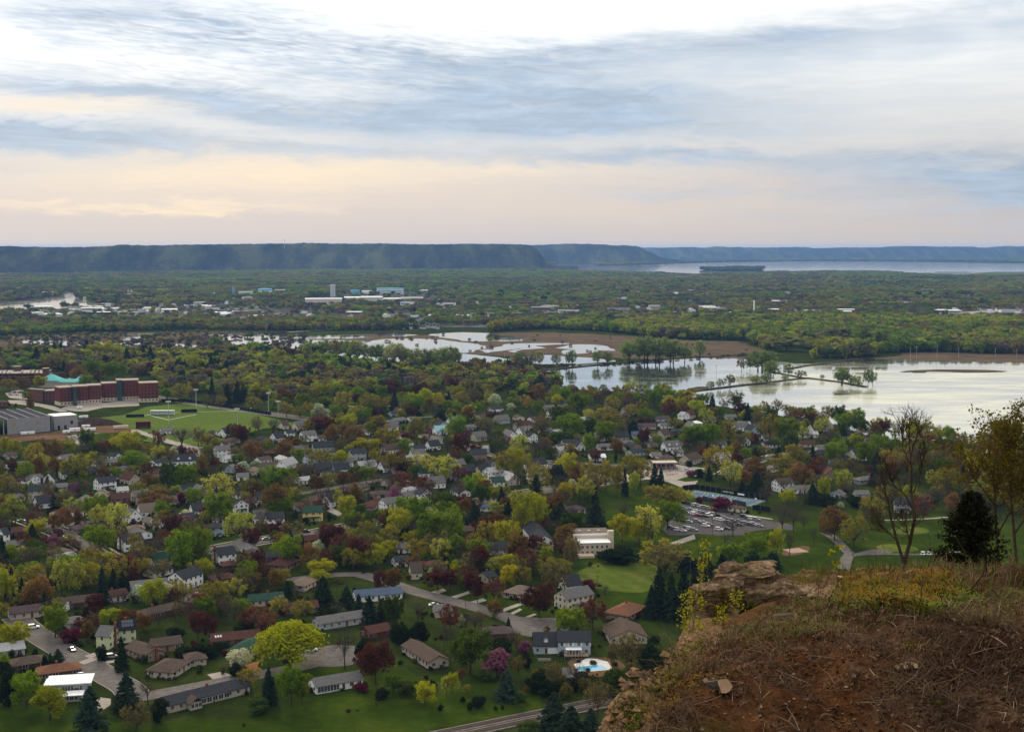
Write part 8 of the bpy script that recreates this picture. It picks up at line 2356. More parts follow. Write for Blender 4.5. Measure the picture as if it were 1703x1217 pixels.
tag(link('rubble', mesh('rubble', V, Fc, mat('rubble stone', (0.20, 0.125, 0.07), 0.95, 0.55, 9))), 'orange-tan rubble along the lip of the cliff', None, None, 'stuff')
# pebbles in the soil
# stones proper: one low octahedron each
V, Fc = [], []
for p in on_ledge(700, r, poly=LOWER, maxd=0.25):
    s_ = 0.006 + 0.022 * r.random() ** 3
    b_ = len(V)
    k_ = 0.6 + 0.7 * r.random(6)
    for j, dd in enumerate(((1, 0, 0), (0, 1, 0), (-1, 0, 0), (0, -1, 0), (0, 0, 0.7), (0, 0, -0.7))):
        V.append(tuple(p + np.array(dd) * s_ * k_[j]))
    Fc += [(b_, b_ + 1, b_ + 4), (b_ + 1, b_ + 2, b_ + 4), (b_ + 2, b_ + 3, b_ + 4), (b_ + 3, b_, b_ + 4), (b_ + 1, b_, b_ + 5), (b_ + 2, b_ + 1, b_ + 5), (b_ + 3, b_ + 2, b_ + 5), (b_, b_ + 3, b_ + 5)]
tag(link('pebbles', mesh('pebbles', V, Fc, mat('pebble', (0.24, 0.165, 0.11), 0.9, 0.4, 6))), 'small tan stones in the soil and along the cliff lip', None, None, 'stuff')

def rock_mat():
    m = bpy.data.materials.new('layered rock'); m.use_nodes = True
    t = NT(m.node_tree)
    tc = t.n('ShaderNodeTexCoord'); P = tc.outputs['Object']
    mp = t.n('ShaderNodeMapping'); mp.inputs['Scale'].default_value = (1, 1, 7); t.l(P, mp.inputs[0])
    a, b, c = t.noise(mp.outputs[0], 2.4, 6, 0.7), t.noise(P, 9, 6, 0.75), t.noise(P, 26, 3, 0.7)
    f = t.m('ADD', t.m('MULTIPLY', a, 0.45), t.m('ADD', t.m('MULTIPLY', b, 0.35), t.m('MULTIPLY', c, 0.2)))
    f = t.m('MULTIPLY_ADD', t.m('SUBTRACT', f, 0.5), 3.2, 0.5, clamp=True)
    col = t.ramp(f, [(0.12, (0.028, 0.019, 0.013)), (0.40, (0.105, 0.070, 0.045)), (0.64, (0.215, 0.146, 0.096)), (0.9, (0.40, 0.31, 0.225))])
    g = t.n('ShaderNodeNewGeometry'); s3 = t.n('ShaderNodeSeparateXYZ'); t.l(g.outputs['Normal'], s3.inputs[0])
    ms_ = t.m('MULTIPLY', t.m('MULTIPLY', t.m('SUBTRACT', t.noise(P, 3.0, 4, 0.6), 0.5), 6.0, clamp=True), 0.55)
    col = t.mix(ms_, col, (0.075, 0.078, 0.022, 1))
    p = t.n('ShaderNodeBsdfPrincipled'); t.l(col, p.inputs['Base Color'])
    p.inputs['Roughness'].default_value = 1.0; p.inputs['Specular IOR Level'].default_value = 0.0
    bn = t.n('ShaderNodeBump'); bn.inputs['Strength'].default_value = 1.0; bn.inputs['Distance'].default_value = 0.05
    t.l(t.m('ADD', b, t.m('MULTIPLY', c, 0.4)), bn.inputs['Height']); t.l(bn.outputs[0], p.inputs['Normal'])
    o = t.n('ShaderNodeOutputMaterial'); t.l(p.outputs[0], o.inputs[0])
    return m
ROCKM = rock_mat()
def rock(px_, pyb, dep, w_, h_, dd, label, seed, layers=9, lean=0.0, taper=0.25, cap=0.0, sink=0.35):
    """weathered block built of uneven beds of stone, each standing in or out of the next"""
    rg = rng_(seed)
    base = at_depth(px_, pyb, dep)
    if layers > 3: layers = int(layers * 1.8)
    if dep > 21: w_, h_, dd = w_ * 1.18, h_ * 1.16, dd * 1.2
    n = 28
    th = np.linspace(0, 2 * math.pi, n, endpoint=False)
    e = 6.0
    rad0 = (np.abs(np.cos(th)) ** e + np.abs(np.sin(th)) ** e) ** (-1 / e)
    rad0 = rad0 * (1 + 0.16 * np.interp(th, np.linspace(0, 2 * math.pi, 9), np.r_[rg.normal(size=8), 0]))
    for cr in rg.integers(0, n, 5):          # upright cracks
        rad0[cr] *= 0.84; rad0[(cr + 1) % n] *= 0.96
    v, f = [], []
    zs, sc_ = [], []
    z = -sink
    edges = np.sort(rg.random(layers - 1)) * (h_ + sink) - sink
    edges = np.r_[-sink, edges, h_]
    rings = []
    for k in range(layers):
        z0, z1 = edges[k], edges[k + 1]
        q = (z0 + z1) / 2 / h_
        s0 = (1 - taper * max(q, 0)) * (1 + rg.normal() * 0.05) + (cap if k == layers - 1 else 0)
        loc = 0.05 * rg.normal(size=n)
        loc = (loc + np.roll(loc, 1) + np.roll(loc, -1)) / 1.8
        for zz, ss in ((z0 + 0.012, 0.965), (z0 + (z1 - z0) * 0.25, 1.0), (z0 + (z1 - z0) * 0.8, 0.995), (z1 - 0.005, 0.95)):
            rr = rad0 * (s0 * ss + loc + 0.018 * rg.normal(size=n))
            rings.append(np.stack([np.cos(th) * rr * w_ / 2 + lean * (zz / h_) * w_, np.sin(th) * rr * dd / 2, zz + 0.014 * rg.normal(size=n)], 1))
    top = rings[-1]
    for q_, dz in ((0.75, 0.02), (0.45, 0.045), (0.18, 0.05)):
        rings.append((top - top.mean(0)) * np.array([q_, q_, 0.3]) + top.mean(0) + np.stack([np.zeros(n), np.zeros(n), dz + 0.02 * rg.normal(size=n)], 1))
    for rg_ in rings:
        v += [tuple(p) for p in rg_]
    for k in range(len(rings) - 1):
        for i in range(n):
            a, b = k * n + i, k * n + (i + 1) % n
            f.append((a, b, b + n, a + n))
    f.append(tuple(range((len(rings) - 1) * n, len(rings) * n)))
    o = link('rock', mesh('rock', v, f, ROCKM))
    o.location = base; o.rotation_euler = (rg.normal() * 0.04, rg.normal() * 0.05, rg.random() * 0.5 - 0.25)
    tag(o, label, 'rock')
    return o
rock(1246, 1040, 25.8, 1.12, 0.98, 1.1, 'largest block of the layered rock outcrop, standing behind the others', 1, 10, 0.03, 0.22)
rock(1188, 1046, 24.6, 0.62, 0.72, 0.6, 'upright rock pillar at the outer end of the outcrop', 2, 9, -0.02, 0.12)
rock(1295, 1040, 25.0, 1.00, 0.64, 0.9, 'broad rock block of the outcrop merging into the grassy bank', 3, 8, 0.05, 0.10)
rock(1232, 1062, 22.4, 0.42, 0.28, 0.35, 'rounded boulder lying below the outcrop', 4, 4, 0.0, 0.45)
rock(1218, 953, 25.6, 0.34, 0.15, 0.34, 'flat capstone on the very top of the outcrop', 5, 3, 0.05, 0.1, 0.05, 0.02)
rock(1268, 966, 25.5, 0.46, 0.13, 0.4, 'tilted slab lying on top of the outcrop beside the capstone', 6, 3, 0.05, 0.1, 0.03, 0.03)
rock(1300, 972, 25.4, 0.36, 0.10, 0.35, 'thin slab at the grassy end of the outcrop top', 7, 3, 0.0, 0.1, 0.03, 0.03)
rock(1253, 992, 24.6, 0.30, 0.10, 0.28, 'pale bare ledge stone on the face of the outcrop', 8, 2, 0.0, 0.05, 0.02, 0.1)
rock(1215, 1010, 24.9, 0.50, 0.40, 0.5, 'broken rock step between the pillar and the largest block', 12, 6, 0.0, 0.25)
rock(1335, 1030, 24.6, 0.55, 0.34, 0.6, 'low mossy rock half buried at the bank end of the outcrop', 13, 5, 0.0, 0.35)
rock(1075, 1148, 13.3, 0.24, 0.14, 0.3, 'smaller tan rock higher along the cliff lip', 11, 4, 0.0, 0.3)
rock(1196, 1075, 18.6, 0.22, 0.12, 0.2, 'small grey stone in the grass below the outcrop', 14, 3, 0.0, 0.4)

# saplings, stumps, trees on the brink
YLEAF = mat('young yellow leaf', (0.27, 0.255, 0.016), 0.8, 0.25, 8)
SAPB = mat('sapling bark', (0.16, 0.12, 0.095), 0.9, 0.2, 5)
def sapling(px_, pyb, dep, stems, label, leafn=60, ls=0.013, name='sapling'):
    base = hit(px_, pyb, dep) if dep < 18 else at_depth(px_, pyb, dep)
    if dep < 18: dep = depth(base)
    base.z = min(base.z, lz(base.x, base.y) + 0.02)
    rt = empty(name, base)
    sc1 = dep / F
    rg = rng_(int(px_ * 7 + pyb))
    LQ = []
    for st in stems:                 # pixel polyline relative to the base, then leaf flag
        P = [np.array([dx * sc1, (rg.random() - 0.5) * 0.1 * i, -dy * sc1]) for i, (dx, dy) in enumerate(st[0])]
        n_ = len(P)
        q = np.array(tube(P, [st[2] * (1 - 0.8 * i / max(n_ - 1, 1)) for i in range(n_)], 5))
        link('stem', quadmesh('stem', q, SAPB), rt)
        if st[1]:
            for _ in range(int(leafn * st[1])):
                t_ = rg.uniform(0.25, 1.0) * (n_ - 1)
                i = min(int(t_), n_ - 2)
                c = P[i] + (P[i + 1] - P[i]) * (t_ - i)
                if rg.random() < 0.45: c = P[i + 1]
                c = c + rg.normal(size=3) * 0.045
                k = 4
                LQ.append(leaf_quads(np.repeat(c[None], k, 0) + rg.normal(size=(k, 3)) * 0.022, unit(rg.normal(size=(k, 3)) + np.array([0, -0.3, 0.5])), ls * (0.5 + 0.7 * rg.random(k)), rg))
    if LQ:
        link('leaves', quadmesh('leaves', np.concatenate(LQ), YLEAF), rt)
    tag(rt, label, 'sapling')
    return rt
sapling(1150, 1068, 19, [([(0, 0), (3, -50), (8, -100), (15, -150), (20, -180)], 1.3, 0.011), ([(8, -100), (18, -130), (24, -160)], 0.6, 0.006), ([(2, -20), (-12, -45), (-14, -70)], 0.8, 0.007), ([(3, -50), (-5, -75), (-6, -98)], 0.9, 0.006), ([(0, 0), (12, -40), (16, -80)], 0.9, 0.007), ([(-2, 0), (-4, -60), (-3, -165)], 0.15, 0.006)],
        'slim sapling with yellow-green new leaves standing at the cliff edge before the outcrop', 46)
sapling(1178, 1075, 19.5, [([(0, 0), (20, -25), (45, -55), (60, -68)], 0.3, 0.012), ([(20, -25), (22, -45), (24, -60)], 1.0, 0.006), ([(45, -55), (47, -75), (46, -88)], 0.8, 0.005), ([(0, 0), (6, -25), (10, -45)], 0.9, 0.006), ([(5, -5), (-8, -20), (-12, -32)], 0.7, 0.006)],
        'leaning sapling with yellow-green leaves against the rock pillar', 40)
sapling(1120, 1090, 16.5, [([(0, 0), (-6, -30), (-22, -62)], 0, 0.008), ([(-6, -30), (-14, -38), (-30, -30)], 0, 0.005), ([(0, 0), (6, -30), (4, -58)], 0.1, 0.006), ([(0, 0), (-14, -14), (-34, -40)], 0, 0.006)], 'bare grey branching sapling on the cliff edge', 10)
sapling(1390, 948, 31, [([(0, 0), (2, -10), (6, -38)], 0.5, 0.012), ([(0, 0), (-6, -12), (-9, -30)], 0.4, 0.01)], 'tiny yellow-leaved seedling on the far rim', 20, 0.03)
CUT = mat('fresh cut wood', (0.34, 0.22, 0.135), 0.8, 0.2, 8)
def stump(px_, py_, dep, rad, ln, label, tilt=(1.1, 0.0, 0.2)):
    c = hit(px_, py_, dep)
    rad *= 1.15
    c.z += rad * 1.3
    c.y -= rad * 2.2
    rt = empty('stump', c)
    n = 12
    rg = rng_(int(px_))
    k = 1 + 0.12 * rg.normal(size=n)
    ring = lambda z, s: [(math.cos(2 * math.pi * i / n) * rad * k[i] * s, math.sin(2 * math.pi * i / n) * rad * k[i] * s, z) for i in range(n)]
    v = ring(-ln, 1.3) + ring(-ln * 0.4, 1.05) + ring(0, 1.0)
    f = [(j * n + i, j * n + (i + 1) % n, (j + 1) * n + (i + 1) % n, (j + 1) * n + i) for j in range(2) for i in range(n)]
    b = link('bark', mesh('bark', v, f, BARK), rt)
    e = link('cut_face', mesh('cut_face', ring(0.001, 0.97), [tuple(range(n))], CUT), rt)
    for o in (b, e): o.rotation_euler = tilt
    tag(rt, label, 'stump')
stump(1201, 1146, 13.9, 0.062, 0.35, 'round pale sawn stump in the soil bank', (1.15, 0.1, 0.15))
stump(1172, 1134, 14.4, 0.024, 0.25, 'small sawn stub just above the round stump', (0.9, 0.3, 0.0))
stump(1418, 1125, 13.0, 0.018, 0.25, 'thin pale sawn stub in the middle of the bank', (0.8, -0.3, 0.0))
for i, (dx, dy) in enumerate(((0, 0), (-9, 3), (9, 2), (-3, 6), (14, 5), (-16, 7))):
    stump(1506 + dx, 1104 + dy, 13.6, 0.022, 0.28, '%s sawn stem in the cluster of cut stubs on the bank' % 'first second third fourth fifth sixth'.split()[i], (0.75 + 0.1 * (i % 3), (-0.3 + 0.12 * i), 0.0))
stump(1395, 962, 29.5, 0.06, 0.5, 'dark broken stump on the pale sand of the brink', (0.05, 0.1, 0))
stump(1320, 1030, 22.6, 0.05, 0.3, 'short sawn log end sticking out of the grassy bank', (1.3, 0.2, 0.9))
def near_tree(px_, pyb, dep, polys, label, twig_n, seed, leaf=None, name='bare_tree', cat='tree', tl=0.5, lt=0.02, bark=BARK, leafn=0):
    base = at_depth(px_, pyb, dep)
    rt = empty(name, base)
    sc1 = dep / F
    rg = rng_(seed)
    tq, wq, lc = [], [], []
    for st, r0 in polys:
        P = [np.array([dx * sc1, rg.normal() * 0.05 * i, -dy * sc1]) for i, (dx, dy) in enumerate(st)]
        n_ = len(P)
        rad = [r0 * (1 - 0.85 * i / (n_ - 1)) for i in range(n_)]
        tq += tube(P, rad, 7)
        for _ in range(twig_n):
            t_ = rg.uniform(0.3, 1.0) * (n_ - 1); i = min(int(t_), n_ - 2)
            c = P[i] + (P[i + 1] - P[i]) * (t_ - i)
            d = (P[i + 1] - P[i]); d = d / np.linalg.norm(d)
            def grow(c, d, L, w_, dep_):
                d = d * 0.75 + rg.normal(size=3) * 0.42 + np.array([0, 0, 0.18]); d /= np.linalg.norm(d)
                e = c + d * L
                wq.extend(tube([c, e], [w_, w_ * 0.55], 3))
                lc.append(e)
                if dep_ > 0:
                    for _ in range(3):
                        grow(c + (e - c) * rg.uniform(0.4, 1.0), d, L * 0.66, w_ * 0.6, dep_ - 1)
            grow(c, d, tl * rg.uniform(0.5, 1.1), lt * 0.55, 2)
    link('trunk', quadmesh('trunk', np.array(tq), bark), rt)
    link('twigs', quadmesh('twigs', np.array(wq), bark), rt)
    if leaf is not None:
        C = np.array(lc)
        C = C[rg.integers(0, len(C), leafn)] + rg.normal(size=(leafn, 3)) * 0.07
        q = leaf_quads(C, unit(rg.normal(size=(leafn, 3)) + np.array([0, 0, 0.6])), 0.026 * (0.6 + 0.8 * rg.random(leafn)), rg)
        o = link('crown', quadmesh('crown', q, LEAF), rt); o['tint'] = list(leaf)
    tag(rt, label, cat)
    return rt
DBARK = mat('dark wet bark', (0.060, 0.042, 0.032), 0.9, 0.3, 6)
near_tree(1499, 948, 33, [([(0, 0), (6, -18), (14, -45), (17, -90), (16, -130), (14, -170), (12, -210), (8, -255)], 0.062), ([(4, -12), (-8, -50), (-18, -90), (-26, -120), (-36, -150)], 0.042), ([(15, -105), (2, -128), (-14, -142), (-26, -165)], 0.030),
                          ([(-8, -50), (-26, -66), (-44, -80)], 0.022), ([(16, -130), (26, -160), (30, -200)], 0.022), ([(14, -45), (6, -66), (2, -90)], 0.02), ([(12, -200), (22, -235), (24, -250)], 0.015), ([(14, -170), (-4, -205), (-8, -240)], 0.017)],
          'tall dark leafless tree with a forked trunk on the far rim', 21, 31, None, 'bare_tree', 'tree', 0.42, 0.018, DBARK)
near_tree(1662, 950, 38, [([(0, 0), (-6, -60), (-12, -130), (-20, -190), (-26, -230)], 0.05), ([(-6, -60), (20, -120), (34, -170)], 0.03), ([(-10, -110), (-40, -150), (-52, -180)], 0.025), ([(-12, -130), (10, -180), (14, -235)], 0.025)],
          'thin tree with olive-brown young leaves just behind the dark cedar', 16, 32, (0.105, 0.082, 0.016), 'young_tree', 'tree', 0.7, 0.022, DBARK, 2700)
near_tree(1692, 948, 37, [([(0, 0), (-8, -60), (-14, -130), (-14, -190), (-18, -240)], 0.05), ([(-8, -60), (24, -110), (50, -150)], 0.03), ([(-14, -130), (20, -190), (30, -230)], 0.025), ([(-10, -90), (-34, -130), (-44, -160)], 0.022)],
          'thin tree with olive-brown young leaves at the picture edge', 16, 33, (0.115, 0.088, 0.017), 'young_tree', 'tree', 0.7, 0.022, DBARK, 2700)
near_tree(1760, 950, 36, [([(0, 0), (-14, -80), (-20, -160), (-40, -240)], 0.06), ([(-10, -60), (-40, -100), (-70, -130)], 0.03), ([(-20, -160), (-60, -200), (-84, -215)], 0.03)],
          'olive-leaved tree reaching in over the picture edge', 18, 34, (0.110, 0.090, 0.018), 'young_tree', 'tree', 0.8, 0.022, DBARK, 2700)
near_tree(1590, 962, 31, [([(0, 0), (3, -20), (6, -52)], 0.012), ([(0, 0), (-4, -18), (-7, -36)], 0.010)], 'bare shrub stem in front of the dark cedar', 6, 35, None, 'bare_shrub', 'shrub', 0.25, 0.012)
# the dark cedar: layered dense sprays, ragged outline
def cedar(px_, pyb, dep, wpx, hpx, label, seed, n_br=95, per=60, name='cedar_tree', cat='tree', tint=(0.014, 0.015, 0.008)):
    base = hit(px_, pyb, dep) if dep < 20 else at_depth(px_, pyb, dep)
    if dep < 20: dep = depth(base)
    rt = empty(name, base)
    sc1 = dep / F
    H, W_ = hpx * sc1, wpx * sc1
    rg = rng_(seed)
    Q, B = [], tube([(0, 0, -0.3), (0.02, 0, H * 0.5), (0.05, 0, H * 0.97)], [0.05 * H / 1.9, 0.035 * H / 1.9, 0.008], 6)
    for i in range(n_br):
        z = H * (0.05 + 0.93 * rg.random() ** 0.9)
        q = z / H
        R_ = W_ * 0.5 * (1.0 if q < 0.35 else (1 - (q - 0.35) / 0.68) ** 0.8) * rg.uniform(0.5, 1.15)
        th = rg.random() * 6.28
        e = np.array([math.cos(th) * R_, math.sin(th) * R_, z + R_ * rg.uniform(-0.05, 0.45)])
        B += tube([(0.03 * q, 0, z), e], [0.012 * min(1, H / 1.9), 0.004 * min(1, H / 1.9)], 3)
        t_ = rg.random(per) ** 0.6
        C = np.array([0.03 * q, 0, z]) + (e - np.array([0.03 * q, 0, z])) * t_[:, None] + rg.normal(size=(per, 3)) * np.array([0.06, 0.06, 0.04]) * min(1, H / 1.9)
        Q.append(leaf_quads(C, unit(rg.normal(size=(per, 3)) * 0.7 + np.array([0, 0, 0.8])), max(0.5, min(1, H / 1.9)) * (0.020 + 0.018 * rg.random(per)), rg, 0.55))
    link('trunk', quadmesh('trunk', np.array(B), DBARK), rt)
    o = link('crown', quadmesh('crown', np.concatenate(Q), NEEDLE), rt); o['tint'] = list(tint)
    tag(rt, label, cat)
cedar(1612, 965, 31, 122, 146, 'ragged dark cedar standing on the far rim', 41, 170, 80)
cedar(1200, 1040, 24.2, 44, 62, 'small rusty-green juniper growing on the outcrop face', 42, 40, 40, 'juniper_shrub', 'shrub', (0.085, 0.060, 0.012))
cedar(1248, 1035, 24.3, 34, 34, 'low green bush on the rock face beside the juniper', 43, 26, 36, 'green_shrub', 'shrub', (0.05, 0.06, 0.012))
cedar(1510, 1085, 14.0, 26, 30, 'small yellow-green tuft plant above the cut stubs', 44, 9, 9, 'green_shrub', 'shrub', (0.12, 0.10, 0.02))
cedar(1558, 1180, 11.7, 18, 18, 'little bright green plant on the lower bank', 45, 7, 7, 'green_shrub', 'shrub', (0.12, 0.13, 0.02))
cedar(1060, 1212, 11.0, 34, 26, 'bright green leafy plant at the cliff lip corner', 46, 10, 12, 'green_shrub', 'shrub', (0.09, 0.115, 0.02))
cedar(1092, 1165, 13.0, 36, 26, 'green mossy bush on the cliff lip', 47, 10, 14, 'green_shrub', 'shrub', (0.09, 0.085, 0.02))

# ================================================================ more trees in the gardens, where the picture is thick with them
HOOD = [(-10, 760), (110, 742), (300, 745), (440, 715), (560, 705), (640, 680), (820, 672), (940, 655), (1060, 665), (1200, 690), (1330, 700), (1430, 720), (1560, 740), (1700, 760), (1700, 862), (1560, 850), (1420, 858), (1330, 830), (1180, 800), (1000, 812), (960, 880), (930, 960), (800, 985), (680, 960), (560, 960), (480, 1020), (330, 1060), (200, 1090), (60, 1030), (-10, 1040)]
OPEN = [[(470, 880), (560, 840), (590, 880), (500, 905)], [(985, 770), (1190, 765), (1200, 812), (1060, 815)], [(1130, 800), (1330, 830), (1310, 900), (1110, 900)]]
hpx = [(h['px'][0], h['px'][1], h['W'] * F / depth(h['pos']), h['H'] * F / depth(h['pos']), depth(h['pos'])) for h in HOUSES]
random.seed(5)
FZ = [(0, 770), (300, 750), (440, 722), (560, 712), (660, 690), (820, 680), (940, 670), (1060, 680), (1200, 700), (1330, 712), (1440, 730), (1440, 800), (1300, 800), (1180, 770), (1000, 770), (900, 800), (760, 850), (620, 860), (420, 890), (200, 920), (0, 960)]
n = tries = 0
while n < 120 and tries < 6000:
    tries += 1
    x, y = random.uniform(0, 1440), random.uniform(670, 960)
    if not inside(x, y, FZ): continue
    p = gp(x, y)
    if any((h['pos'] - p).length < (h['W'] * 0.5 + 7.5) for h in HOUSES): continue
    bad = False
    for P, w_ in ROADS:
        for a, b in zip(P[:-1], P[1:]):
            ab = (b[0] - a[0], b[1] - a[1]); l2 = ab[0] ** 2 + ab[1] ** 2
            t_ = max(0, min(1, ((p.x - a[0]) * ab[0] + (p.y - a[1]) * ab[1]) / max(l2, 1e-6)))
            if math.hypot(p.x - a[0] - t_ * ab[0], p.y - a[1] - t_ * ab[1]) < w_ / 2 + 8: bad = True
    if bad or any((t_['pos'] - p).length < 4.5 for t_ in TREES): continue
    n += 1
    s = F / depth(p)
    gb = random.choice('lllr')
    wg, wf = random.uniform(2.5, 6) * s, random.uniform(8, 12) * s
    if gb == 'r': wg, wf = random.uniform(3, 6) * s, random.uniform(6, 8) * s
    house('0 %f %f %f %f %s %s %s %s' % (x - wg, x, x + wf, y, gb, random.choice(['1', '1', '1.5', '1.5', '2']), random.choice('WWWWWWGCSLT'), random.choice('ddggbbdglr')))
hpx = [(h['px'][0], h['px'][1], h['W'] * F / depth(h['pos']), h['H'] * F / depth(h['pos']), depth(h['pos'])) for h in HOUSES]
def free_spot(x, y, wd, hh, strict=1.0):
    if not inside(x, y, HOOD) or any(inside(x, y, q) for q in OPEN):
        return False
    p = gp(x, y)
    for P, w_ in ROADS:
        for a, b in zip(P[:-1], P[1:]):
            ab = (b[0] - a[0], b[1] - a[1]); l2 = ab[0] ** 2 + ab[1] ** 2
            t_ = max(0, min(1, ((p.x - a[0]) * ab[0] + (p.y - a[1]) * ab[1]) / max(l2, 1e-6)))
            if math.hypot(p.x - a[0] - t_ * ab[0], p.y - a[1] - t_ * ab[1]) < w_ / 2 + 2.5:
                return False
    d = depth(p)
    for h in HOUSES:
        if (h['pos'] - p).length < h['W'] * 0.55 + 1.5:
            return False
    s = F / d
    cx0, cx1, cy0, cy1 = x - wd * s / 2, x + wd * s / 2, y - hh * s, y - hh * s * 0.25
    for hx, hy, hw, hhh, hd in hpx:
        if hd > d:                       # would stand in front of that house
            ox = min(cx1, hx + hw * 0.42) - max(cx0, hx - hw * 0.42)
            oy = min(cy1, hy) - max(cy0, hy - hhh)
            if ox > 0 and oy > 0 and ox * oy > (0.24 if hy > 800 else 0.12) * strict * hw * 0.84 * hhh:
                return False
    for t_ in TREES:
        dd = (t_['pos'] - p).length
        if dd < 0.225 * (t_['W'] + wd):
            return False
    return True
random.seed(21)
mixk = 'g' * 8 + 'y' * 5 + 'o' * 13 + 'q' * 11 + 'b' * 12 + 'n' * 7 + 'r' * 3 + 'R' * 6 + 'c' * 2 + 'G' * 5 + 'l' * 4 + 'p' + 'w' * 2
n = tries = 0
while n < 560 and tries < 18000:
    tries += 1
    y = random.uniform(660, 1040); x = random.uniform(-10, 1700)
    cd = random.choice(mixk)
    wd = random.uniform(5.5, 13.5); hh = wd * random.uniform(0.85, 1.2)
    if cd == 'c': wd *= 0.55; hh = wd * 2.1
    if cd in 'pw': wd *= 0.55; hh = wd
    if not free_spot(x, y, wd, hh):
        continue
    n += 1
    s = F / depth(gp(x, y))
    tree(cd, x, y - hh * s, wd * s, hh * s, '0', 'trees of the neighbourhood')
# thin bare and budding crowns standing in front of the houses
n = tries = 0
while n < 150 and tries < 6000:
    tries += 1
    y = random.uniform(700, 1060); x = random.uniform(-10, 1430)
    wd = random.uniform(7, 11); hh = wd * random.uniform(0.9, 1.15)
    if not free_spot(x, y, wd, hh, 9.0): continue
    n += 1; s = F / depth(gp(x, y))
    tree(random.choice('bbqqqRb'), x, y - hh * s, wd * s, hh * s, '0', 'trees of the neighbourhood')
# lakeside fringe and the wood below the hill street
n = tries = 0
FR = [(940, 655), (1060, 652), (1200, 668), (1330, 690), (1440, 712), (1580, 738), (1700, 752), (1720, 790), (1560, 790), (1420, 760), (1300, 725), (1180, 700), (1050, 680), (940, 668)]
while n < 85 and tries < 3000:
    tries += 1
    x, y = random.uniform(940, 1710), random.uniform(650, 795)
    if not inside(x, y, FR): continue
    wd = random.uniform(8, 13); hh = wd * random.uniform(0.95, 1.3)
    p = gp(x, y)
    if any((t_['pos'] - p).length < 0.27 * (t_['W'] + wd) for t_ in TREES) or any((h['pos'] - p).length < h['W'] * 0.6 for h in HOUSES): continue
    n += 1; s = F / depth(p)
    tree(random.choice('ggyyoooqqbblnG'), x, y - hh * s, wd * s, hh * s, '0', 'trees of the neighbourhood')
EW = [(1420, 745), (1720, 770), (1720, 868), (1600, 852), (1540, 812), (1450, 790)]
n = tries = 0
while n < 60 and tries < 3000:
    tries += 1
    x, y = random.uniform(1420, 1720), random.uniform(745, 868)
    if not inside(x, y, EW): continue
    wd = random.uniform(7.5, 12); hh = wd * random.uniform(0.95, 1.25); p = gp(x, y)
    if any((t_['pos'] - p).length < 0.26 * (t_['W'] + wd) for t_ in TREES) or any((h['pos'] - p).length < h['W'] * 0.6 for h in HOUSES): continue
    n += 1; s = F / depth(p)
    tree(random.choice('gyooqqbbnGc'), x, y - hh * s, wd * s, hh * s, '0', 'trees of the neighbourhood')
# belt between the campus wood and the first streets
BELT = [(262, 640), (340, 655), (440, 668), (560, 656), (700, 648), (880, 652), (960, 660), (900, 684), (760, 690), (640, 702), (560, 712), (480, 690), (380, 672), (270, 656)]
n = tries = 0
while n < 90 and tries < 4000:
    tries += 1
    x, y = random.uniform(262, 960), random.uniform(640, 712)
    if not inside(x, y, BELT): continue
    wd = random.uniform(7, 11.5); hh = wd * random.uniform(0.9, 1.2); p = gp(x, y)
    if any((t_['pos'] - p).length < 0.36 * (t_['W'] + wd) for t_ in TREES) or any((h['pos'] - p).length < h['W'] * 0.9 + 3 for h in HOUSES): continue
    n += 1; s = F / depth(p)
    tree(random.choice('gggyyooooqqbbnrRGc'), x, y - hh * s, wd * s, hh * s, '0', 'trees of the neighbourhood')

# garden shrubs and hedges nobody could count
rg = rng_(77)
P_, S_, T_ = [], [], []
for h in HOUSES:
    c, s = math.cos(h['rz']), math.sin(h['rz'])
    for k in range(7):
        side = rg.integers(0, 4)
        u = rg.uniform(-0.5, 0.5)
        lx, ly = [(u * h['L'], -h['D'] / 2 - 1.0), (-h['L'] / 2 - 1.0, u * h['D']), (h['L'] / 2 + 1.0, u * h['D']), (u * h['L'], h['D'] / 2 + 2.0)][side]
        P_.append((h['pos'].x + c * lx - s * ly, h['pos'].y + s * lx + c * ly, -0.1))
        a = rg.uniform(1.0, 2.4); S_.append((a, a, a * rg.uniform(0.6, 1.1)))
    for k in range(9):
        th, q = rg.random() * 6.28, h['W'] * rg.uniform(0.8, 1.9)
        P_.append((h['pos'].x + math.cos(th) * q, h['pos'].y + math.sin(th) * q, -0.1))
        a = rg.uniform(1.0, 3.2); S_.append((a, a, a * rg.uniform(0.6, 1.2)))
P_, S_ = np.array(P_), np.array(S_)
ok = np.ones(len(P_), bool)
for P, w_ in ROADS:
    for a, b in zip(P[:-1], P[1:]):
        a, b = np.array(a), np.array(b); ab = b - a
        t_ = np.clip(((P_[:, :2] - a) @ ab) / max(ab @ ab, 1e-6), 0, 1)
        ok &= np.hypot(*(P_[:, :2] - a - t_[:, None] * ab).T) > w_ / 2 + 1.5
P_, S_ = P_[ok], S_[ok]
pal = np.array([(0.020, 0.034, 0.012), (0.045, 0.070, 0.016), (0.090, 0.100, 0.022), (0.070, 0.052, 0.035), (0.080, 0.030, 0.022), (0.11, 0.085, 0.04)])
T_ = pal[rg.integers(0, 6, len(P_))] * rg.uniform(0.7, 1.3, (len(P_), 1))
orn_c = [t_['c'] for t_ in TREES if t_['code'] in 'de'][:3]
gn_scatter('garden_shrubs', P_, S_, rg.random(len(P_)) * 6.28, T_, orn_c, 'low shrubs and hedges in the gardens round the houses')
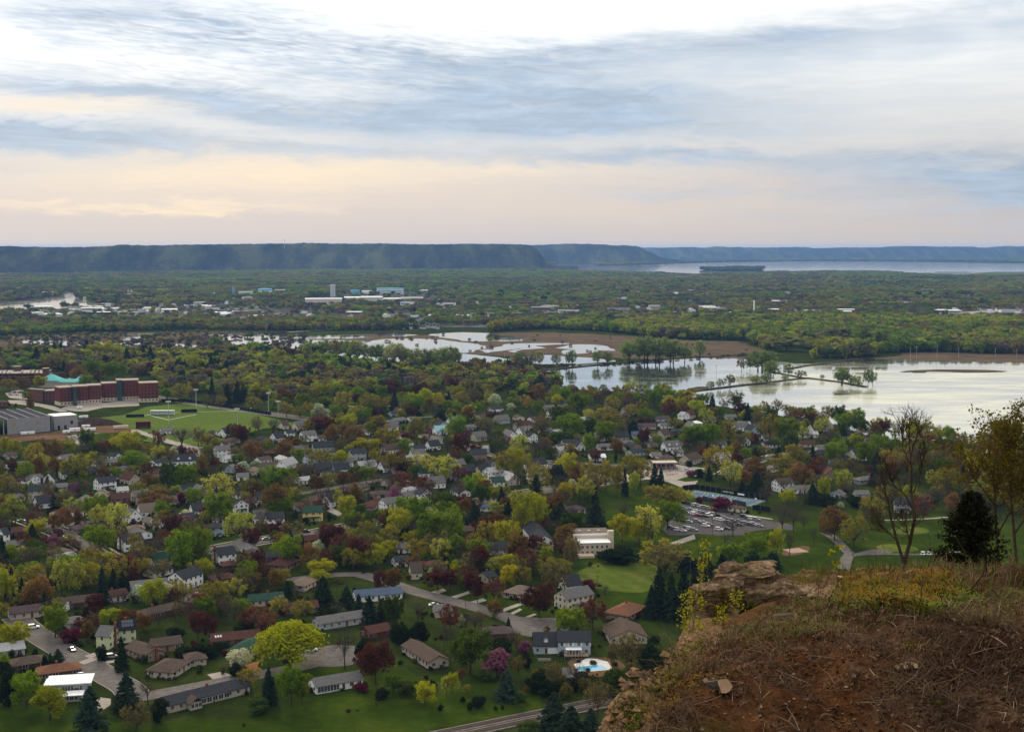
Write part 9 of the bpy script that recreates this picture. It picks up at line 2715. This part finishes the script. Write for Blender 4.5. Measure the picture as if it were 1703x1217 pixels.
# brush on the ground between the pool house, the railway and the bluff
BR = [[(880, 1110), (960, 1120), (1060, 1080), (1110, 1060), (1200, 1000), (1500, 990), (1700, 1000), (1700, 1060), (1100, 1150), (1010, 1170), (900, 1160)]]
pp = []
while len(pp) < 520:
    x, y = rg.uniform(880, 1700), rg.uniform(990, 1170)
    if any(inside(x, y, q) for q in BR) and not (940 < x < 1050 and y < 1128): pp.append(tuple(gp(x, y, -0.1)))
pp = np.array(pp); ss = rg.uniform(2.0, 5.5, len(pp)); S_ = np.stack([ss, ss, ss * rg.uniform(0.6, 1.1, len(pp))], 1)
pal = np.array([(0.045, 0.055, 0.014), (0.085, 0.070, 0.030), (0.020, 0.030, 0.012), (0.11, 0.10, 0.02)])
gn_scatter('bluff_brush', pp, S_, rg.random(len(pp)) * 6.28, pal[rg.integers(0, 4, len(pp))] * rg.uniform(0.7, 1.3, (len(pp), 1)), orn_c, 'olive brush at the foot of the bluff beyond the railway')

# ================================================================ labels that single each thing out
ORD = ['', 'second', 'third', 'fourth', 'fifth', 'sixth', 'seventh', 'eighth', 'ninth', 'tenth', 'eleventh', 'twelfth', 'thirteenth', 'fourteenth', 'fifteenth', 'sixteenth'] + [a_ + b_ for a_ in ('', 'twenty-', 'thirty-', 'forty-') for b_ in ('first second third fourth fifth sixth seventh eighth ninth'.split())][9:]
ORD[16:16] = ['seventeenth', 'eighteenth', 'nineteenth', 'twentieth']
NOUN = {'broadleaf_tree': 'tree', 'spring_leaf_tree': 'tree', 'budding_tree': 'budding tree', 'red_leaf_tree': 'tree', 'oval_street_tree': 'oval tree', 'bare_tree': 'tree', 'spruce_tree': 'spruce', 'evergreen_shrub': 'shrub', 'green_shrub': 'shrub',
        'thin_leaved_tree': 'tree', 'blossom_tree': 'blossom tree', 'crabapple_tree': 'crabapple', 'lakeside_tree': 'tree', 'willow_tree': 'willow'}
LANDW = [(gp(x, y), n_) for x, y, n_ in LAND]
def relation(p, q):
    d = p - q
    if abs(d.y) > abs(d.x) * 1.2:
        return 'behind' if d.y > 0 else 'in front of'
    return 'beside'
def number_labels(recs):
    groups = {}
    for r_ in recs:
        k = min(range(len(LANDW)), key=lambda i: (LANDW[i][0] - r_['pos']).length)
        q, nm = LANDW[k]
        key = (r_['lw'], relation(r_['pos'], q), nm)
        groups.setdefault(key, []).append(((q - r_['pos']).length, r_))
    for (lw, rel, nm), items in groups.items():
        items.sort(key=lambda a: a[0])
        for i, (_, r_) in enumerate(items):
            if len(items) == 1:
                lab = '%s %s %s' % (lw, rel, nm)
            else:
                o = ORD[i] if i < len(ORD) else 'far'
                lab = '%s%s %s %s counting outward' % ((o + ' ') if i else 'first ', lw, rel, nm)
            r_['o']['label'] = lab[0].lower() + lab[1:]
lake = [t_ for t_ in TREES if t_['code'] == 'k']
WL = [(600, 600, 'the largest marsh pond'), (1080, 598, 'the reed marsh causeway'), (1440, 640, 'the tip of the lake spit'), (1290, 640, 'the near lake dike'), (1400, 600, 'the thin far dike'), (110, 505, 'the river bend'), (230, 560, 'the western marsh pool'), (870, 590, 'the brown reed islet'), (1620, 590, 'the tan reed bank')]
keepL = LANDW
LANDW = [(gp(x, y), n_) for x, y, n_ in WL]
for t_ in lake:
    t_['lw'] = ('tall' if t_['H'] > 17 else 'low' if t_['H'] < 10 else 'rounded') + ' green tree'
number_labels(lake)
LANDW = keepL
todo = [t_ for t_ in TREES if t_['code'] != 'k' and not t_['label']]
for t_ in todo:
    big = ''
    if t_['nm'] in ('broadleaf_tree', 'spring_leaf_tree', 'bare_tree', 'budding_tree', 'red_leaf_tree', 'thin_leaved_tree'):
        big = 'large ' if t_['W'] > 12 else 'small ' if t_['W'] < 7 else ''
    elif t_['nm'] == 'spruce_tree':
        big = 'tall ' if t_['H'] > 14 else 'small ' if t_['H'] < 8 else ''
    t_['lw'] = big + t_['words'] + ' ' + NOUN[t_['nm']]
number_labels(todo)
ht = [h for h in HOUSES if not h['label']]
for h in ht:
    h['lw'] = h['words']
number_labels(ht)
keepL = LANDW
LANDW = [(gp(x, y), n_) for x, y, n_ in [(553, 494, 'the grain elevator'), (650, 489, 'the white office block'), (1254, 524, 'the slim white tower'), (1112, 499, 'the brick school'), (1640, 526, 'the eastern lots'), (110, 507, 'the river bend'), (388, 491, 'the pale blue silo'),
    (745, 531, 'the long open shed'), (1560, 457, 'the airfield'), (1215, 455, 'the wooded island'), (1545, 512, 'the red-roofed long building'), (1029, 520, 'the grey apartment row'), (218, 497, 'the small power plant'), (890, 487, 'the factory row end'), (1400, 490, 'the eastern town trees'), (300, 520, 'the industrial yards'), (60, 525, 'the riverside yards'), (420, 520, 'the yards below the silo')]]
far_recs = []
for o in list(sc.objects):
    if o.parent is None and o.name.split('.')[0] in ('distant_house', 'industrial_shed', 'flat_roofed_building'):
        w_ = o['label'].split(' among')[0]
        far_recs.append(dict(o=o, pos=o.location.copy(), lw='far ' + w_.replace(' house with ', ' house, ')))
number_labels(far_recs)
LANDW = keepL
for o in list(sc.objects):
    l_ = o.get('label')
    if l_ and len(l_.split()) > 14 and l_.endswith(' counting outward'):
        o['label'] = l_[:-len(' counting outward')]
# things of which several still read alike: tell them apart by where they stand in their group
by = {}
for o in list(sc.objects):
    if o.parent is None and o.get('label') and o.get('category'):
        by.setdefault(o['label'], []).append(o)
for lab, os_ in by.items():
    if len(os_) > 1 and os_[0].get('group') not in ('frames of the substation', 'thin power poles across the marsh', 'thin power poles along the lake', 'cars on the top deck of the parking garage', 'cars beside the campus drive'):
        for i, o in enumerate(os_):
            o['label'] = (ORD[min(i, len(ORD) - 1)] if i else 'first') + ' ' + lab

for o in list(sc.objects):
    l_ = o.get('label')
    if l_ and o.parent is None and len(l_.split()) > 16:
        o['label'] = l_.replace(' with a ', ' with ').replace(' and porch', '').replace(' and chimney', '')
